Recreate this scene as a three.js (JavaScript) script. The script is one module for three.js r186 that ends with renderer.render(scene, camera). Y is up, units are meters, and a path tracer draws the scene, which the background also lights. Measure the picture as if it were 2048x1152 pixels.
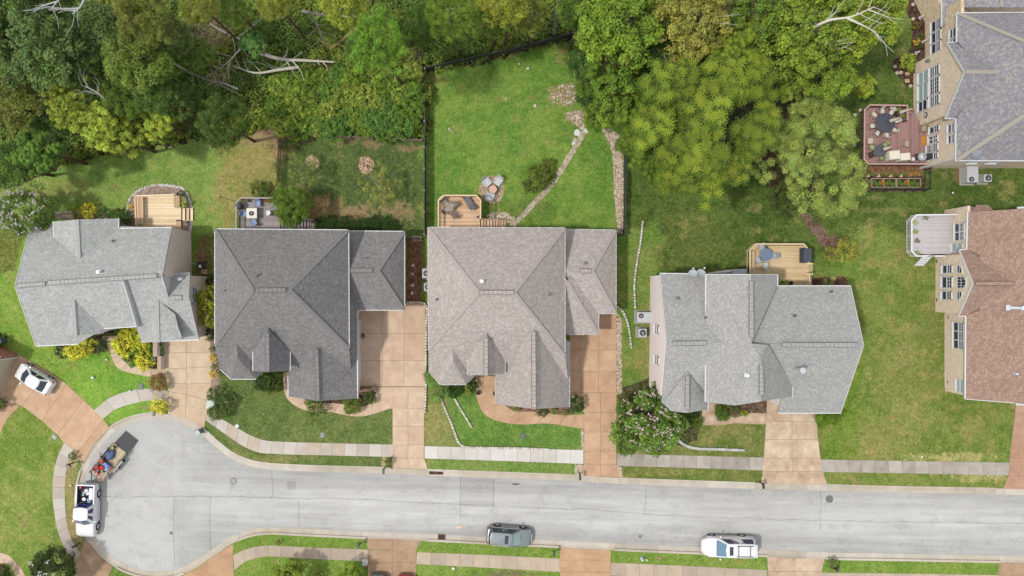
import * as THREE from 'three';
import { mergeGeometries } from 'three/addons/utils/BufferGeometryUtils.js';
import { RoundedBoxGeometry } from 'three/addons/geometries/RoundedBoxGeometry.js';

// ---------- camera: a drone 70 m up, looking straight down, north at the top ----------
const HC = 70, PPM = 20;                       // flying height; photograph pixels per metre on the ground
const scene = new THREE.Scene();
const camera = new THREE.PerspectiveCamera(2 * Math.atan(28.8 / 70) * 180 / Math.PI, 16 / 9, 0.5, 3000);
camera.position.set(0, HC, 0); camera.up.set(0, 0, -1); camera.lookAt(0, 0, 0);
// ---------- sky and sun: thin bright haze, sun high in the west ----------
{
  const W = 256, Hh = 128, d = new Float32Array(W * Hh * 4);
  for (let j = 0; j < Hh; j++) for (let i = 0; i < W; i++) {
    const el = Math.max(0, Math.sin(((j + .5) / Hh - .5) * Math.PI)), t = Math.pow(el, .6), k = (j * W + i) * 4;
    d[k] = .735 - .065 * t; d[k + 1] = .745 - .05 * t; d[k + 2] = .755 - .015 * t; d[k + 3] = 1;
  }
  const t = new THREE.DataTexture(d, W, Hh, THREE.RGBAFormat, THREE.FloatType);
  t.mapping = THREE.EquirectangularReflectionMapping; t.magFilter = t.minFilter = THREE.LinearFilter; t.needsUpdate = true;
  scene.background = t; scene.environment = t;
}
const sun = new THREE.DirectionalLight(new THREE.Color().setRGB(1, .955, .89), 2.2);
sun.position.set(-54, 100, 13); sun.target.position.set(0, 0, 0); scene.add(sun, sun.target);
sun.castShadow = true; sun.shadow.radius = 7; sun.shadow.mapSize.set(4096, 4096);
Object.assign(sun.shadow.camera, { left: -75, right: 75, top: 75, bottom: -75, near: 1, far: 260 });
const renderer = new THREE.WebGLRenderer({ antialias: true });
renderer.toneMapping = THREE.LinearToneMapping; renderer.toneMappingExposure = 1.8;
renderer.shadowMap.enabled = true;
const KEXP = 2.1;                              // how much brighter than its base colour a sunlit level surface shows in the photograph

// ---------- helpers ----------
function RNG(s) { let a = s * 2654435761 >>> 0; return () => { a = a + 0x6D2B79F5 >>> 0; let t = Math.imul(a ^ a >>> 15, 1 | a); t = t + Math.imul(t ^ t >>> 7, 61 | t) ^ t; return ((t ^ t >>> 14) >>> 0) / 4294967296; }; }
const V = (x, y, z) => new THREE.Vector3(x, y, z);
// point h metres above ground that stands at photograph pixel (px, py)
function at(px, py, h = 0) { const f = (HC - h) / HC / PPM; return V((px - 1024) * f, h, (py - 576) * f); }
const g2 = (p) => [(p[0] - 1024) / PPM, (p[1] - 576) / PPM];
const toLin = (c) => { c /= 255; return c <= .04045 ? c / 12.92 : Math.pow((c + .055) / 1.055, 2.4); };
const toS = (c) => 255 * (c <= .0031308 ? c * 12.92 : 1.055 * Math.pow(Math.min(1, c), 1 / 2.4) - .055);
const alb = (rgb) => rgb.map((c) => Math.min(.82, toLin(c) / KEXP));    // base colour of a thing that shows as rgb in the sun
const C = (r, g, b) => new THREE.Color().setRGB(...alb([r, g, b]));
const mats = {};
function M(r, g, b, rough = .85, opt = {}) {
  const k = [r, g, b, rough, JSON.stringify(opt)].join();
  return mats[k] ??= new THREE.MeshPhysicalMaterial({ color: C(r, g, b), roughness: rough, specularIntensity: rough > .7 ? .35 : 1, ...opt });
}
function hash(i, j, s) { let h = Math.imul(i, 374761393) + Math.imul(j, 668265263) + Math.imul(s, 1274126177) | 0; h = Math.imul(h ^ h >>> 13, 1274126177); return ((h ^ h >>> 16) >>> 0) / 4294967296; }
function vn(x, y, s = 0, per = 0) {
  let i = Math.floor(x), j = Math.floor(y); const fx = x - i, fy = y - j, u = fx * fx * (3 - 2 * fx), v = fy * fy * (3 - 2 * fy);
  let i1 = i + 1, j1 = j + 1; if (per) { i = ((i % per) + per) % per; j = ((j % per) + per) % per; i1 = (i + 1) % per; j1 = (j + 1) % per; }
  const a = hash(i, j, s), b = hash(i1, j, s), c = hash(i, j1, s), d = hash(i1, j1, s);
  return a + (b - a) * u + (c - a) * v + (a - b - c + d) * u * v;
}
const fbm = (x, y, s, n = 4, per = 0) => { let t = 0, a = .5, w = 0; for (let k = 0; k < n; k++) { t += a * vn(x, y, s + k, per); w += a; a *= .5; x *= 2; y *= 2; per *= 2; } return t / w; };
function tex(w, h, fn, repeat = true, metres = 1) {     // fn(x, y) -> photo-look rgb, stored as base colour
  const d = new Uint8Array(w * h * 4), o = [0, 0, 0];
  for (let j = 0; j < h; j++) for (let i = 0; i < w; i++) { fn(i, j, o); const k = (j * w + i) * 4; for (let c = 0; c < 3; c++) d[k + c] = toS(Math.min(.82, toLin(Math.max(0, o[c])) / KEXP)); d[k + 3] = 255; }
  const t = new THREE.DataTexture(d, w, h); t.colorSpace = THREE.SRGBColorSpace; t.magFilter = THREE.LinearFilter; t.minFilter = THREE.LinearMipmapLinearFilter; t.generateMipmaps = true;
  if (repeat) { t.wrapS = t.wrapT = THREE.RepeatWrapping; t.repeat.set(1 / metres, 1 / metres); }
  t.needsUpdate = true; return t;
}
const TM = (map, rough = .9, opt = {}) => new THREE.MeshPhysicalMaterial({ map, roughness: rough, specularIntensity: .35, ...opt });

const taken = {};
const numbered = (n) => { const k = taken[n] = (taken[n] ?? -1) + 1; return k ? n + '_' + String(k).padStart(3, '0') : n; };
function tag(o, label, category, group, kind) { if (label) o.userData.label = label; if (category) o.userData.category = category; if (group) o.userData.group = group; if (kind) o.userData.kind = kind; return o; }
function thing(name, label, category, pos, turn = 0, group) { const o = new THREE.Group(); o.name = numbered(name); scene.add(o); if (pos) o.position.copy(pos); o.rotation.y = turn; return tag(o, label, category, group); }
function mesh(name, geo, m, parent) { const o = new THREE.Mesh(Array.isArray(geo) ? merge(geo) : geo, m); o.name = parent ? name : numbered(name); o.castShadow = o.receiveShadow = true; (parent ?? scene).add(o); return o; }
function copy(o, label) { const c = o.clone(); c.name = numbered(o.name.replace(/_\d{3}$/, '')); scene.add(c); c.userData = { ...o.userData }; if (label) c.userData.label = label; return c; }
function merge(gs) { return mergeGeometries(gs.map((g) => { const n = g.index ? g.toNonIndexed() : g; for (const k of Object.keys(n.attributes)) if (!['position', 'normal', 'uv', 'color'].includes(k)) n.deleteAttribute(k); return n; })); }
const geos = {};
function box(w, h, d, x = 0, y = 0, z = 0, ry = 0) { const g = new THREE.BoxGeometry(w, h, d); if (ry) g.rotateY(ry); return g.translate(x, y, z); }
function rbox(w, h, d, x = 0, y = 0, z = 0, r = .02, ry = 0) { const g = new RoundedBoxGeometry(w, h, d, 1, Math.min(r, w * .45, h * .45, d * .45)); if (ry) g.rotateY(ry); return g.translate(x, y, z); }
function cyl(r0, r1, h, x = 0, y = 0, z = 0, n = 14) { return new THREE.CylinderGeometry(r1, r0, h, n).translate(x, y, z); }   // r0 bottom, r1 top
function bar(a, b, r, n = 6, r2 = r) { const d = b.clone().sub(a), g = new THREE.CylinderGeometry(r2, r, d.length(), n); g.translate(0, d.length() / 2, 0); g.applyQuaternion(new THREE.Quaternion().setFromUnitVectors(V(0, 1, 0), d.normalize())); return g.translate(a.x, a.y, a.z); }
function beam(a, b, w, h) {       // rectangular bar between two points, w across, h high
  const d = b.clone().sub(a), L = d.length(), g = new THREE.BoxGeometry(w, h, L); d.normalize();
  const side = V(d.z, 0, -d.x); if (side.lengthSq() < 1e-6) side.set(1, 0, 0); side.normalize(); const up = d.clone().cross(side).normalize();
  g.applyMatrix4(new THREE.Matrix4().makeBasis(side, up, d)); return g.translate((a.x + b.x) / 2, (a.y + b.y) / 2, (a.z + b.z) / 2);
}
function rawGeo(pos, uv, nor, col) { const g = new THREE.BufferGeometry(); g.setAttribute('position', new THREE.Float32BufferAttribute(pos, 3)); g.setAttribute('uv', new THREE.Float32BufferAttribute(uv ?? new Array(pos.length / 3 * 2).fill(0), 2)); if (col) g.setAttribute('color', new THREE.Float32BufferAttribute(col, 3)); if (nor) g.setAttribute('normal', new THREE.Float32BufferAttribute(nor, 3)); else g.computeVertexNormals(); return g; }
// upright prism over a ground polygon of [x, z] metres; top heights may differ per corner
function prism(pts, y0, y1, bevel = 0) {
  let a = 0; for (let i = 0; i < pts.length; i++) { const p = pts[i], q = pts[(i + 1) % pts.length]; a += p[0] * q[1] - q[0] * p[1]; }
  if (a > 0) { pts = pts.slice().reverse(); if (Array.isArray(y1)) y1 = y1.slice().reverse(); }
  const top = (i) => Array.isArray(y1) ? y1[i] : y1, pos = [], uv = [], n = pts.length;
  const tri = THREE.ShapeUtils.triangulateShape(pts.map((p) => new THREE.Vector2(p[0], p[1])), []);
  for (const t of tri) { const [p, q, r] = t.map((i) => pts[i]); const s = (q[0] - p[0]) * (r[1] - p[1]) - (q[1] - p[1]) * (r[0] - p[0]); for (const i of s > 0 ? [t[0], t[2], t[1]] : t) { pos.push(pts[i][0], top(i), pts[i][1]); uv.push(pts[i][0], -pts[i][1]); } }
  for (let i = 0; i < n; i++) { const j = (i + 1) % n, p = pts[i], q = pts[j], L = Math.hypot(p[0] - q[0], p[1] - q[1]); const A = [p[0], top(i), p[1]], B = [q[0], top(j), q[1]], Cc = [q[0], y0, q[1]], D = [p[0], y0, p[1]]; pos.push(...A, ...D, ...B, ...B, ...D, ...Cc); uv.push(0, A[1], 0, y0, L, B[1], L, B[1], 0, y0, L, y0); }
  return rawGeo(pos, uv);
}
function inset(pts, d) {          // shrink a convex-ish polygon by d metres
  let a = 0; for (let i = 0; i < pts.length; i++) { const p = pts[i], q = pts[(i + 1) % pts.length]; a += p[0] * q[1] - q[0] * p[1]; }
  const s = a > 0 ? 1 : -1, n = pts.length;
  return pts.map((p, i) => { const o = pts[(i + n - 1) % n], q = pts[(i + 1) % n]; const e = (u, v) => { const x = v[0] - u[0], y = v[1] - u[1], L = Math.hypot(x, y) || 1; return [-y / L * s, x / L * s]; }; const n1 = e(o, p), n2 = e(p, q), k = 1 + n1[0] * n2[0] + n1[1] * n2[1]; const f = d / Math.max(.4, k); return [p[0] + (n1[0] + n2[0]) * f, p[1] + (n1[1] + n2[1]) * f]; });
}
function smooth(pts, n, closed = false) { const c = new THREE.CatmullRomCurve3(pts.map((p) => V(p[0], 0, p[1])), closed, 'centripetal'); return c.getSpacedPoints(n).map((p) => [p.x, p.z]); }
function inPoly(x, y, P) { let r = false; for (let i = 0, j = P.length - 1; i < P.length; j = i++) { const a = P[i], b = P[j]; if ((a[1] > y) !== (b[1] > y) && x < (b[0] - a[0]) * (y - a[1]) / (b[1] - a[1]) + a[0]) r = !r; } return r; }
function pathLen(P) { let s = 0; for (let i = 1; i < P.length; i++) s += Math.hypot(P[i][0] - P[i - 1][0], P[i][1] - P[i - 1][1]); return s; }
// ================= the ground =================
const KERB = [[2110, 981], [2007, 977], [1793, 973], [1640, 969], [1523, 966], [1244, 956], [1148, 950], [853, 939], [767, 935], [597, 930], [533, 926], [500, 920], [467, 906], [433, 880], [407, 857], [372, 838], [333, 828], [296, 826], [253, 836], [218, 855], [187, 890], [163, 932], [152, 973], [150, 1007], [156, 1042], [170, 1075], [208, 1119], [249, 1144], [288, 1155], [325, 1157], [358, 1151], [388, 1138], [430, 1110], [467, 1086], [500, 1073], [535, 1068], [585, 1070], [732, 1077], [840, 1081], [980, 1088], [1120, 1095], [1222, 1100], [1332, 1105], [1534, 1113], [1640, 1118], [1800, 1121], [2110, 1127]].map(g2);
const kerbLine = smooth(KERB, 420);
const ZONE = (p) => p;
const DIRT = [168, 140, 106], DRY = [166, 152, 98], MULCH = [92, 74, 62];
// lawns in photograph pixels: outline, two tones, share of dry grass, mowing direction
const lawns = [
  { p: [[0, 270], [430, 270], [560, 250], [556, 460], [430, 470], [0, 470]], a: [126, 156, 76], b: [146, 167, 88], dry: .14 },
  { p: [[480, 240], [560, 240], [556, 400], [440, 470], [430, 400], [440, 330]], a: [143, 149, 79], b: [167, 157, 98], dry: .4 },
  { p: [[556, 260], [850, 275], [850, 480], [556, 480]], a: [87, 105, 60], b: [103, 120, 66], dry: .2 },
  { p: [[845, 135], [1260, 40], [1260, 480], [845, 480]], a: [108, 144, 62], b: [133, 159, 74], dry: .16 },
  { p: [[1250, 150], [2100, 0], [2100, 420], [1740, 480], [1560, 560], [1250, 640]], a: [82, 103, 48], b: [101, 119, 58], dry: .2 },
  { p: [[1700, 470], [2100, 420], [2100, 985], [1640, 985], [1716, 830], [1730, 690]], a: [112, 132, 60], b: [133, 146, 76], dry: .42 },
  { p: [[1230, 470], [1320, 440], [1330, 1000], [1230, 800]], a: [108, 139, 61], b: [135, 150, 77], dry: .25 },
  { p: [[1230, 800], [1645, 800], [1645, 985], [1230, 985]], a: [105, 123, 58], b: [131, 136, 77], dry: .35 },
  { p: [[1634, 820], [1716, 700], [1712, 925], [1640, 925]], a: [108, 134, 54], b: [126, 146, 64], dry: .15 },
  { p: [[400, 740], [800, 740], [800, 940], [400, 940]], a: [101, 120, 66], b: [119, 132, 75], dry: .16 },
  { p: [[845, 740], [930, 790], [930, 900], [845, 900]], a: [131, 143, 79], b: [148, 152, 91], dry: .3 },
  { p: [[880, 760], [1175, 760], [1175, 900], [925, 900]], a: [101, 137, 63], b: [118, 150, 71], dry: .06 },
  { p: [[845, 900], [1175, 900], [1175, 955], [845, 955]], a: [118, 147, 71], b: [136, 154, 84], dry: .15 },
  { p: [[0, 470], [70, 440], [240, 700], [340, 780], [200, 860], [0, 720]], a: [123, 160, 64], b: [151, 172, 83], dry: .2, mow: [.55, .83] },
  { p: [[190, 690], [330, 700], [310, 830], [190, 860], [140, 770]], a: [119, 162, 64], b: [141, 177, 75], dry: .1 },
  { p: [[-40, 800], [60, 800], [150, 890], [150, 1160], [-40, 1160]], a: [113, 141, 59], b: [153, 162, 90], dry: .22, mow: [.8, .6] },
  { p: [[125, 900], [165, 920], [160, 1010], [180, 1110], [130, 1080]], a: [133, 136, 79], b: [167, 153, 106], dry: .7 },
  { p: [[380, 1050], [2100, 1100], [2100, 1200], [380, 1200]], a: [117, 147, 62], b: [137, 158, 76], dry: .14 },
];
// bare earth, dry and worn spots: centre, radii in pixels, colour, strength
const spots = [
  [700, 430, 55, 26, DIRT, .95], [640, 415, 45, 30, [150, 122, 90], .9], [800, 425, 45, 22, DIRT, .75], [560, 300, 30, 30, DIRT, .8], [600, 275, 30, 12, DIRT, .7], [690, 283, 28, 10, DIRT, .7], [745, 290, 22, 10, DIRT, .75], [815, 297, 30, 9, DIRT, .7], [590, 380, 40, 14, DIRT, .6],
  [520, 268, 55, 26, [176, 148, 118], .9], [505, 330, 40, 60, DRY, .5], [408, 520, 16, 46, [136, 106, 78], .95], [425, 480, 22, 20, [110, 100, 60], .6],
  [1130, 190, 34, 22, [176, 150, 120], .8], [1160, 235, 28, 16, [190, 166, 136], .85], [1130, 115, 22, 16, [160, 130, 96], .7], [1180, 75, 40, 12, [140, 116, 84], .7], [880, 160, 26, 12, DRY, .4], [1050, 420, 60, 26, [104, 120, 62], .5],
  [1310, 760, 22, 60, DRY, .7], [1290, 690, 26, 50, DRY, .45], [1330, 945, 60, 8, DRY, .55], [1760, 880, 70, 50, DRY, .5], [1900, 915, 90, 10, [196, 182, 128], .75], [1960, 955, 60, 10, [196, 182, 128], .7], [1820, 760, 60, 120, DRY, .35], [1870, 650, 20, 40, [150, 140, 90], .4],
  [1775, 340, 80, 9, [150, 112, 80], .8], [1830, 350, 14, 5, [196, 124, 76], .8], [1915, 350, 10, 22, [150, 118, 88], .7], [1690, 330, 14, 60, [128, 118, 70], .35], [1690, 280, 14, 40, DRY, .3],
  [600, 945, 60, 5, DRY, .3], [560, 918, 60, 8, DRY, .55], [470, 905, 40, 8, DRY, .4], [768, 925, 5, 16, [206, 176, 140], .9], [146, 915, 12, 18, [196, 172, 140], .85], [150, 1050, 10, 40, [176, 150, 104], .7], [170, 1088, 8, 16, [150, 124, 84], .8],
  [860, 880, 14, 70, DRY, .5], [870, 830, 20, 30, DRY, .45], [1320, 1118, 12, 5, DIRT, .7], [1280, 1140, 70, 8, DRY, .5], [1010, 1148, 60, 8, [124, 116, 88], .8], [735, 1135, 8, 16, [120, 104, 70], .8], [290, 815, 14, 5, DIRT, .5], [135, 380, 60, 20, DRY, .35], [60, 395, 40, 14, DRY, .4], [1640, 905, 20, 10, [104, 120, 40], .4],
  [1420, 540, 50, 10, DRY, .2], [1380, 470, 80, 60, DRY, .18], [1780, 420, 60, 6, DRY, .4],
  [848, 260, 22, 110, [92, 92, 62], .0],
];
// planting beds and forest floor: outline, colour
const beds = [
  { p: [[-60, -60], [1190, -60], [1190, 66], [1100, 90], [1030, 108], [960, 128], [852, 142], [846, 278], [700, 272], [560, 250], [500, 262], [430, 300], [410, 275], [340, 292], [250, 300], [130, 330], [60, 360], [-60, 380]], c: [78, 68, 50], n: 10 },
  { p: [[1180, -60], [1790, -60], [1760, 60], [1640, 190], [1560, 230], [1480, 340], [1300, 330], [1258, 260], [1240, 250], [1180, 230], [1170, 60]], c: [70, 72, 46], n: 12 },
  { p: [[1500, 220], [1600, 200], [1640, 340], [1600, 420], [1520, 360]], c: [86, 78, 56], n: 10 },
  { p: [[1596, 425], [1620, 428], [1650, 460], [1672, 490], [1668, 512], [1644, 492], [1622, 462]], c: [128, 106, 90], n: 5 },
  { p: [[1644, 480], [1672, 468], [1684, 500], [1650, 512]], c: [122, 98, 84], n: 4 },
  { p: [[1834, -20], [1818, 0], [1812, 22], [1822, 40], [1824, 80], [1818, 106], [1800, 112], [1786, 122], [1784, 138], [1794, 150], [1804, 160], [1810, 172], [1822, 174], [1840, 150], [1856, 120], [1856, -20]], c: MULCH, n: 2 },
  { p: [[254, 430], [256, 408], [268, 390], [290, 376], [322, 370], [356, 374], [376, 390], [383, 420], [382, 470], [360, 470], [240, 470], [190, 452], [150, 440], [110, 436], [112, 424], [180, 426], [240, 440]], c: [176, 156, 142], n: 2 },
  { p: [[118, 690], [205, 668], [216, 690], [214, 704], [176, 706], [140, 706], [118, 702]], c: [120, 104, 84], n: 2 },
  { p: [[228, 672], [326, 662], [328, 740], [300, 736], [262, 724], [236, 708]], c: [104, 92, 66], n: 2 },
  { p: [[420, 560], [440, 560], [440, 780], [430, 790], [416, 790], [424, 740], [418, 690]], c: [168, 146, 128], n: 2 },
  { p: [[412, 800], [440, 780], [456, 800], [452, 830], [424, 838]], c: [150, 136, 118], n: 2 },
  { p: [[505, 752], [566, 752], [566, 780], [512, 780]], c: [90, 84, 66], n: 2 },
  { p: [[590, 790], [760, 780], [752, 800], [728, 814], [650, 812], [604, 806]], c: [100, 78, 68], n: 2 },
  { p: [[866, 740], [952, 752], [946, 784], [900, 790], [866, 770]], c: [84, 92, 56], n: 3 },
  { p: [[1004, 806], [1160, 806], [1168, 822], [1130, 830], [1030, 822]], c: [132, 106, 92], n: 2 },
  { p: [[1236, 780], [1330, 740], [1400, 820], [1396, 880], [1360, 892], [1300, 880], [1240, 905]], c: [88, 88, 56], n: 4 },
  { p: [[1436, 800], [1536, 798], [1534, 826], [1486, 826], [1470, 834], [1444, 822]], c: [112, 92, 74], n: 2 },
  { p: [[814, 480], [846, 478], [842, 604], [812, 604]], c: [136, 102, 78], n: 3 },
  { p: [[1618, 556], [1690, 552], [1700, 576], [1618, 576]], c: [112, 84, 70], n: 3 },
  { p: [[1718, 352], [1850, 352], [1850, 384], [1718, 384]], c: [92, 82, 62], n: 3 },
  { p: [[1716, 331], [1860, 331], [1860, 342], [1716, 344]], c: [134, 100, 74], n: 3 },
  { p: [[62, 430], [-40, 440], [-40, 560], [30, 540], [48, 470]], c: [120, 130, 66], n: 5 },
  { p: [[-40, 1128], [10, 1128], [30, 1160], [-40, 1160]], c: [96, 80, 60], n: 2 },
];
const GX0 = -70, GX1 = 2118, GY0 = -44, GY1 = 1196, GW = 2048, GH = 1160;
{
  const bb = (P) => [Math.min(...P.map((p) => p[0])), Math.max(...P.map((p) => p[0])), Math.min(...P.map((p) => p[1])), Math.max(...P.map((p) => p[1]))];
  [...lawns, ...beds].forEach((z) => z.bb = bb(z.p));
  const inside = (z, x, y) => x > z.bb[0] && x < z.bb[1] && y > z.bb[2] && y < z.bb[3] && inPoly(x, y, z.p);
  const base = { a: [100, 130, 56], b: [122, 144, 70], dry: .2 };
  const fn = (i, j, o) => {
    const x = GX0 + (i + .5) / GW * (GX1 - GX0), y = GY1 - (j + .5) / GH * (GY1 - GY0);
    const wob = (vn(x / 9, y / 9, 3) - .5) * 8 + (vn(x / 3, y / 3, 4) - .5) * 5, wob2 = (vn(x / 9, y / 9, 5) - .5) * 8 + (vn(x / 3, y / 3, 6) - .5) * 5;
    const dz1 = (hash(i, j, 13) + hash(i, j, 14) - 1) * 13 + (vn(x / 30, y / 30, 8) - .5) * 26, dz2 = (hash(i, j, 15) + hash(i, j, 16) - 1) * 13 + (vn(x / 30, y / 30, 9) - .5) * 26; let z = base; for (const l of lawns) if (inside(l, x + wob + dz1, y + wob2 + dz2)) z = l;
    const big = fbm(x / 60, y / 60, 11, 3), mid = fbm(x / 14, y / 14, 21, 4), fine = vn(x / 1.7, y / 1.7, 31), grain = hash(i, j, 7);
    let t = Math.min(1, Math.max(0, (mid - .5) * 2.2 + (big - .5) * 1.6 + .5));
    if (z.mow) { const u = x * z.mow[1] - y * z.mow[0]; t = Math.min(1, Math.max(0, t * .6 + .4 * (vn(u / 5, (x * z.mow[0] + y * z.mow[1]) / 60, 41)))); }
    const d = Math.max(0, fbm(x / 22, y / 22, 51, 4) - (.72 - z.dry * .42)) * 4, dd = Math.min(.75, d) * (.5 + .5 * vn(x / 2.5, y / 2.5, 57));
    for (let c = 0; c < 3; c++) { o[c] = z.a[c] + (z.b[c] - z.a[c]) * t; o[c] += (DRY[c] - o[c]) * dd; }
    for (const s of spots) { const u = (x - s[0]) / s[2], v = (y - s[1]) / s[3], r = u * u + v * v; if (r < 2) { const n = fbm(x / 8, y / 8, 61, 4), f = vn(x / 2.2, y / 2.2, 66); const w = s[5] * Math.min(1, Math.max(0, (1.25 - r) * .9 + (n - .5) * 2.4 + (f - .5) * 1.1)); for (let c = 0; c < 3; c++) o[c] += (s[4][c] - o[c]) * w; } }
    const gr = (fine - .5) * 40 + (grain - .5) * 34 + (vn(x / 4, y / 4, 33) - .5) * 16; o[0] += gr * .95; o[1] += gr; o[2] += gr * .7;
    for (const b of beds) { const k = b.n / 8; if (inside(b, x + wob * k, y + wob2 * k)) { const m = fbm(x / 5, y / 5, 71, 3), g = (m - .5) * 46 + (grain - .5) * 60 + (vn(x / 2, y / 2, 77) - .5) * 40; for (let c = 0; c < 3; c++) o[c] = b.c[c] + g; } }
  };
  const map = tex(GW, GH, fn, false), m = TM(map, 1, { specularIntensity: .1 });
  // one sheet around the street, with the street's outline cut out of it
  const [x0, z0] = g2([GX0, GY0]), [x1, z1] = g2([GX1, GY1]);
  const out = [...kerbLine.map((p) => [Math.min(p[0], x1), p[1]]), [x1, z1], [x0, z1], [x0, z0], [x1, z0]];
  const s = new THREE.Shape(out.map((p) => new THREE.Vector2(p[0], -p[1]))), g = new THREE.ShapeGeometry(s); g.rotateX(-Math.PI / 2);
  const P = g.attributes.position, U = g.attributes.uv; for (let i = 0; i < P.count; i++) U.setXY(i, (P.getX(i) - x0) / (x1 - x0), (z1 - P.getZ(i)) / (z1 - z0));
  tag(mesh('lawn', g, m), 'mown grass, planting beds and forest floor around the houses', null, null, 'structure');
  const far = tex(256, 256, (i, j, o) => { const n = fbm(i / 16, j / 16, 5, 4, 16), k = (hash(i, j, 3) - .5) * 30; o[0] = 96 + n * 30 + k; o[1] = 122 + n * 30 + k; o[2] = 52 + n * 20 + k; }, true, 12);
  const fg = new THREE.PlaneGeometry(2400, 2400, 1, 1).rotateX(-Math.PI / 2).translate(0, -.3, 0); const fu = fg.attributes.uv; for (let i = 0; i < fu.count; i++) fu.setXY(i, fu.getX(i) * 2400, fu.getY(i) * 2400);
  tag(mesh('ground', fg, TM(far, 1)), 'grassy ground reaching to the horizon', null, null, 'structure');
}
// ================= the street =================
const ROADY = -.13;
{
  const X0 = 140, X1 = 2110, Y0 = 820, Y1 = 1164, W = 2048, Hh = 360;
  const seams = [[[196, 995, ], [400, 993], [560, 996], [730, 1000], [880, 1008], [990, 1013]], [[987, 955], [987, 1013]], [[1020, 1015], [1180, 1020], [1300, 1030], [1540, 1040], [1740, 1044], [2110, 1050]], [[347, 995], [347, 1152]], [[419, 994], [419, 1100]], [[543, 940], [545, 995]], [[597, 1000], [598, 1055]], [[920, 955], [920, 1050]], [[1643, 980], [1641, 1060]], [[1293, 966], [1290, 1030]], [[465, 968], [455, 990]], [[543, 990], [540, 1000]]];
  const patch = [[573, 963, 591, 981, -16], [347, 995, 420, 1160, -5], [920, 950, 988, 1012, -9], [700, 1000, 920, 1060, 3], [1290, 960, 1640, 1032, -3], [196, 820, 346, 995, -4]];
  const dseg = (x, y, a, b) => { const dx = b[0] - a[0], dy = b[1] - a[1], t = Math.min(1, Math.max(0, ((x - a[0]) * dx + (y - a[1]) * dy) / (dx * dx + dy * dy))); return Math.hypot(x - a[0] - dx * t, y - a[1] - dy * t); };
  const map = tex(W, Hh, (i, j, o) => {
    const x = X0 + (i + .5) / W * (X1 - X0), y = Y1 - (j + .5) / Hh * (Y1 - Y0);
    const ang = Math.atan2(y - 990, x - 290), rad = Math.hypot(x - 290, y - 990), cul = Math.min(1, Math.max(0, (420 - x) / 80));
    const st = (fbm(x / 120, (y - x * .026) / 7, 81, 4) - .5) * (1 - cul) + (fbm(ang * 2.2, rad / 22, 86, 4) - .5) * .5 * cul;
    const cl = fbm(x / 40, y / 22, 91, 4) - .5, gr = hash(i, j, 9) - .5, fi = vn(x / 2, y / 2, 95) - .5;
    let v = 203 + st * 30 + cl * 15 + gr * 9 + fi * 9;
    for (const p of patch) if (x > p[0] && x < p[2] && y > p[1] && y < p[3]) v += p[4];
    // old tyre wear: darker bands along each lane's outer edge
    const mid = 1012 + (x - 640) * .026, dv = Math.abs(y - mid); v -= Math.max(0, Math.min(1, (dv - 22) / 26)) * 17 * (1 - cul) * (.6 + .8 * fbm(x / 80, y / 6, 99, 3));
    if (fbm(x / 26, y / 16, 101, 3) > .66) v -= 12 * vn(x / 4, y / 3, 103);
    for (const s of seams) for (let k = 1; k < s.length; k++) { const wv = (vn(x / 20, y / 20, 107) - .5) * 3; const d = dseg(x + wv, y + wv, s[k - 1], s[k]); if (d < 1.1) v -= 34 * (1.1 - d) * (.5 + vn(x / 12, y / 12, 109)); }
    o[0] = v; o[1] = v; o[2] = v - 3;
    if (Math.hypot((x - 1032) / 9, (y - 969) / 2) < 1 && fi > -.2) o[0] = o[1] = o[2] = 110;
  }, false);
  const [x0, z0] = g2([X0, Y0]), [x1, z1] = g2([X1, Y1]);
  const s = new THREE.Shape(kerbLine.map((p) => new THREE.Vector2(p[0], -p[1]))), g = new THREE.ShapeGeometry(s).rotateX(-Math.PI / 2).translate(0, ROADY, 0);
  const P = g.attributes.position, U = g.attributes.uv; for (let i = 0; i < P.count; i++) U.setXY(i, (P.getX(i) - x0) / (x1 - x0), (z1 - P.getZ(i)) / (z1 - z0));
  tag(mesh('road', g, TM(map, .9)), 'pale worn asphalt street ending in a round turning place', null, null, 'structure');
}
// concrete, exposed aggregate and gravel surfaces
const concTex = (r, g, b, s, sp = 12, bl = 22) => tex(512, 512, (i, j, o) => { const n = (fbm(i / 64, j / 64, s, 5, 8) - .5) * bl, k = (hash(i, j, s) - .5) * sp + (vn(i / 4, j / 4, s + 9, 128) - .5) * sp; o[0] = r + n + k; o[1] = g + n + k; o[2] = b + n + k; }, true, 5);
const walkM = [concTex(206, 196, 184, 201), concTex(214, 206, 196, 202), concTex(198, 188, 176, 203), concTex(204, 188, 170, 204)];
const walkMat = walkM.map((t) => TM(t, .95));
const paleMat = [[222, 217, 210, 206], [214, 208, 200, 207], [228, 224, 218, 208]].map((a) => TM(concTex(...a), .95));
const greyMat = [[186, 178, 168, 211, 12, 40], [176, 168, 158, 212, 12, 44], [192, 184, 174, 213, 12, 40]].map((a) => TM(concTex(...a), .95));
const tanMat = [[196, 180, 160, 221], [204, 186, 164, 222], [190, 174, 156, 223]].map((a) => TM(concTex(...a, 18), .95));
const driveTone = (r, g, b, s, bl = 34) => [0, 1, 2].map((k) => TM(concTex(r + (k - 1) * 4, g + (k - 1) * 5, b + (k - 1) * 5, s + k, 22, bl), .95));
const DR = { a: driveTone(222, 198, 170, 231), b: driveTone(220, 192, 166, 241), c: driveTone(212, 176, 144, 251), d: driveTone(210, 186, 160, 261, 70), e: driveTone(204, 168, 134, 271), f: driveTone(184, 154, 126, 281), g: driveTone(196, 158, 134, 291) };
const jointM = M(150, 128, 108, 1);
const RK = RNG(77);
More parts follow.
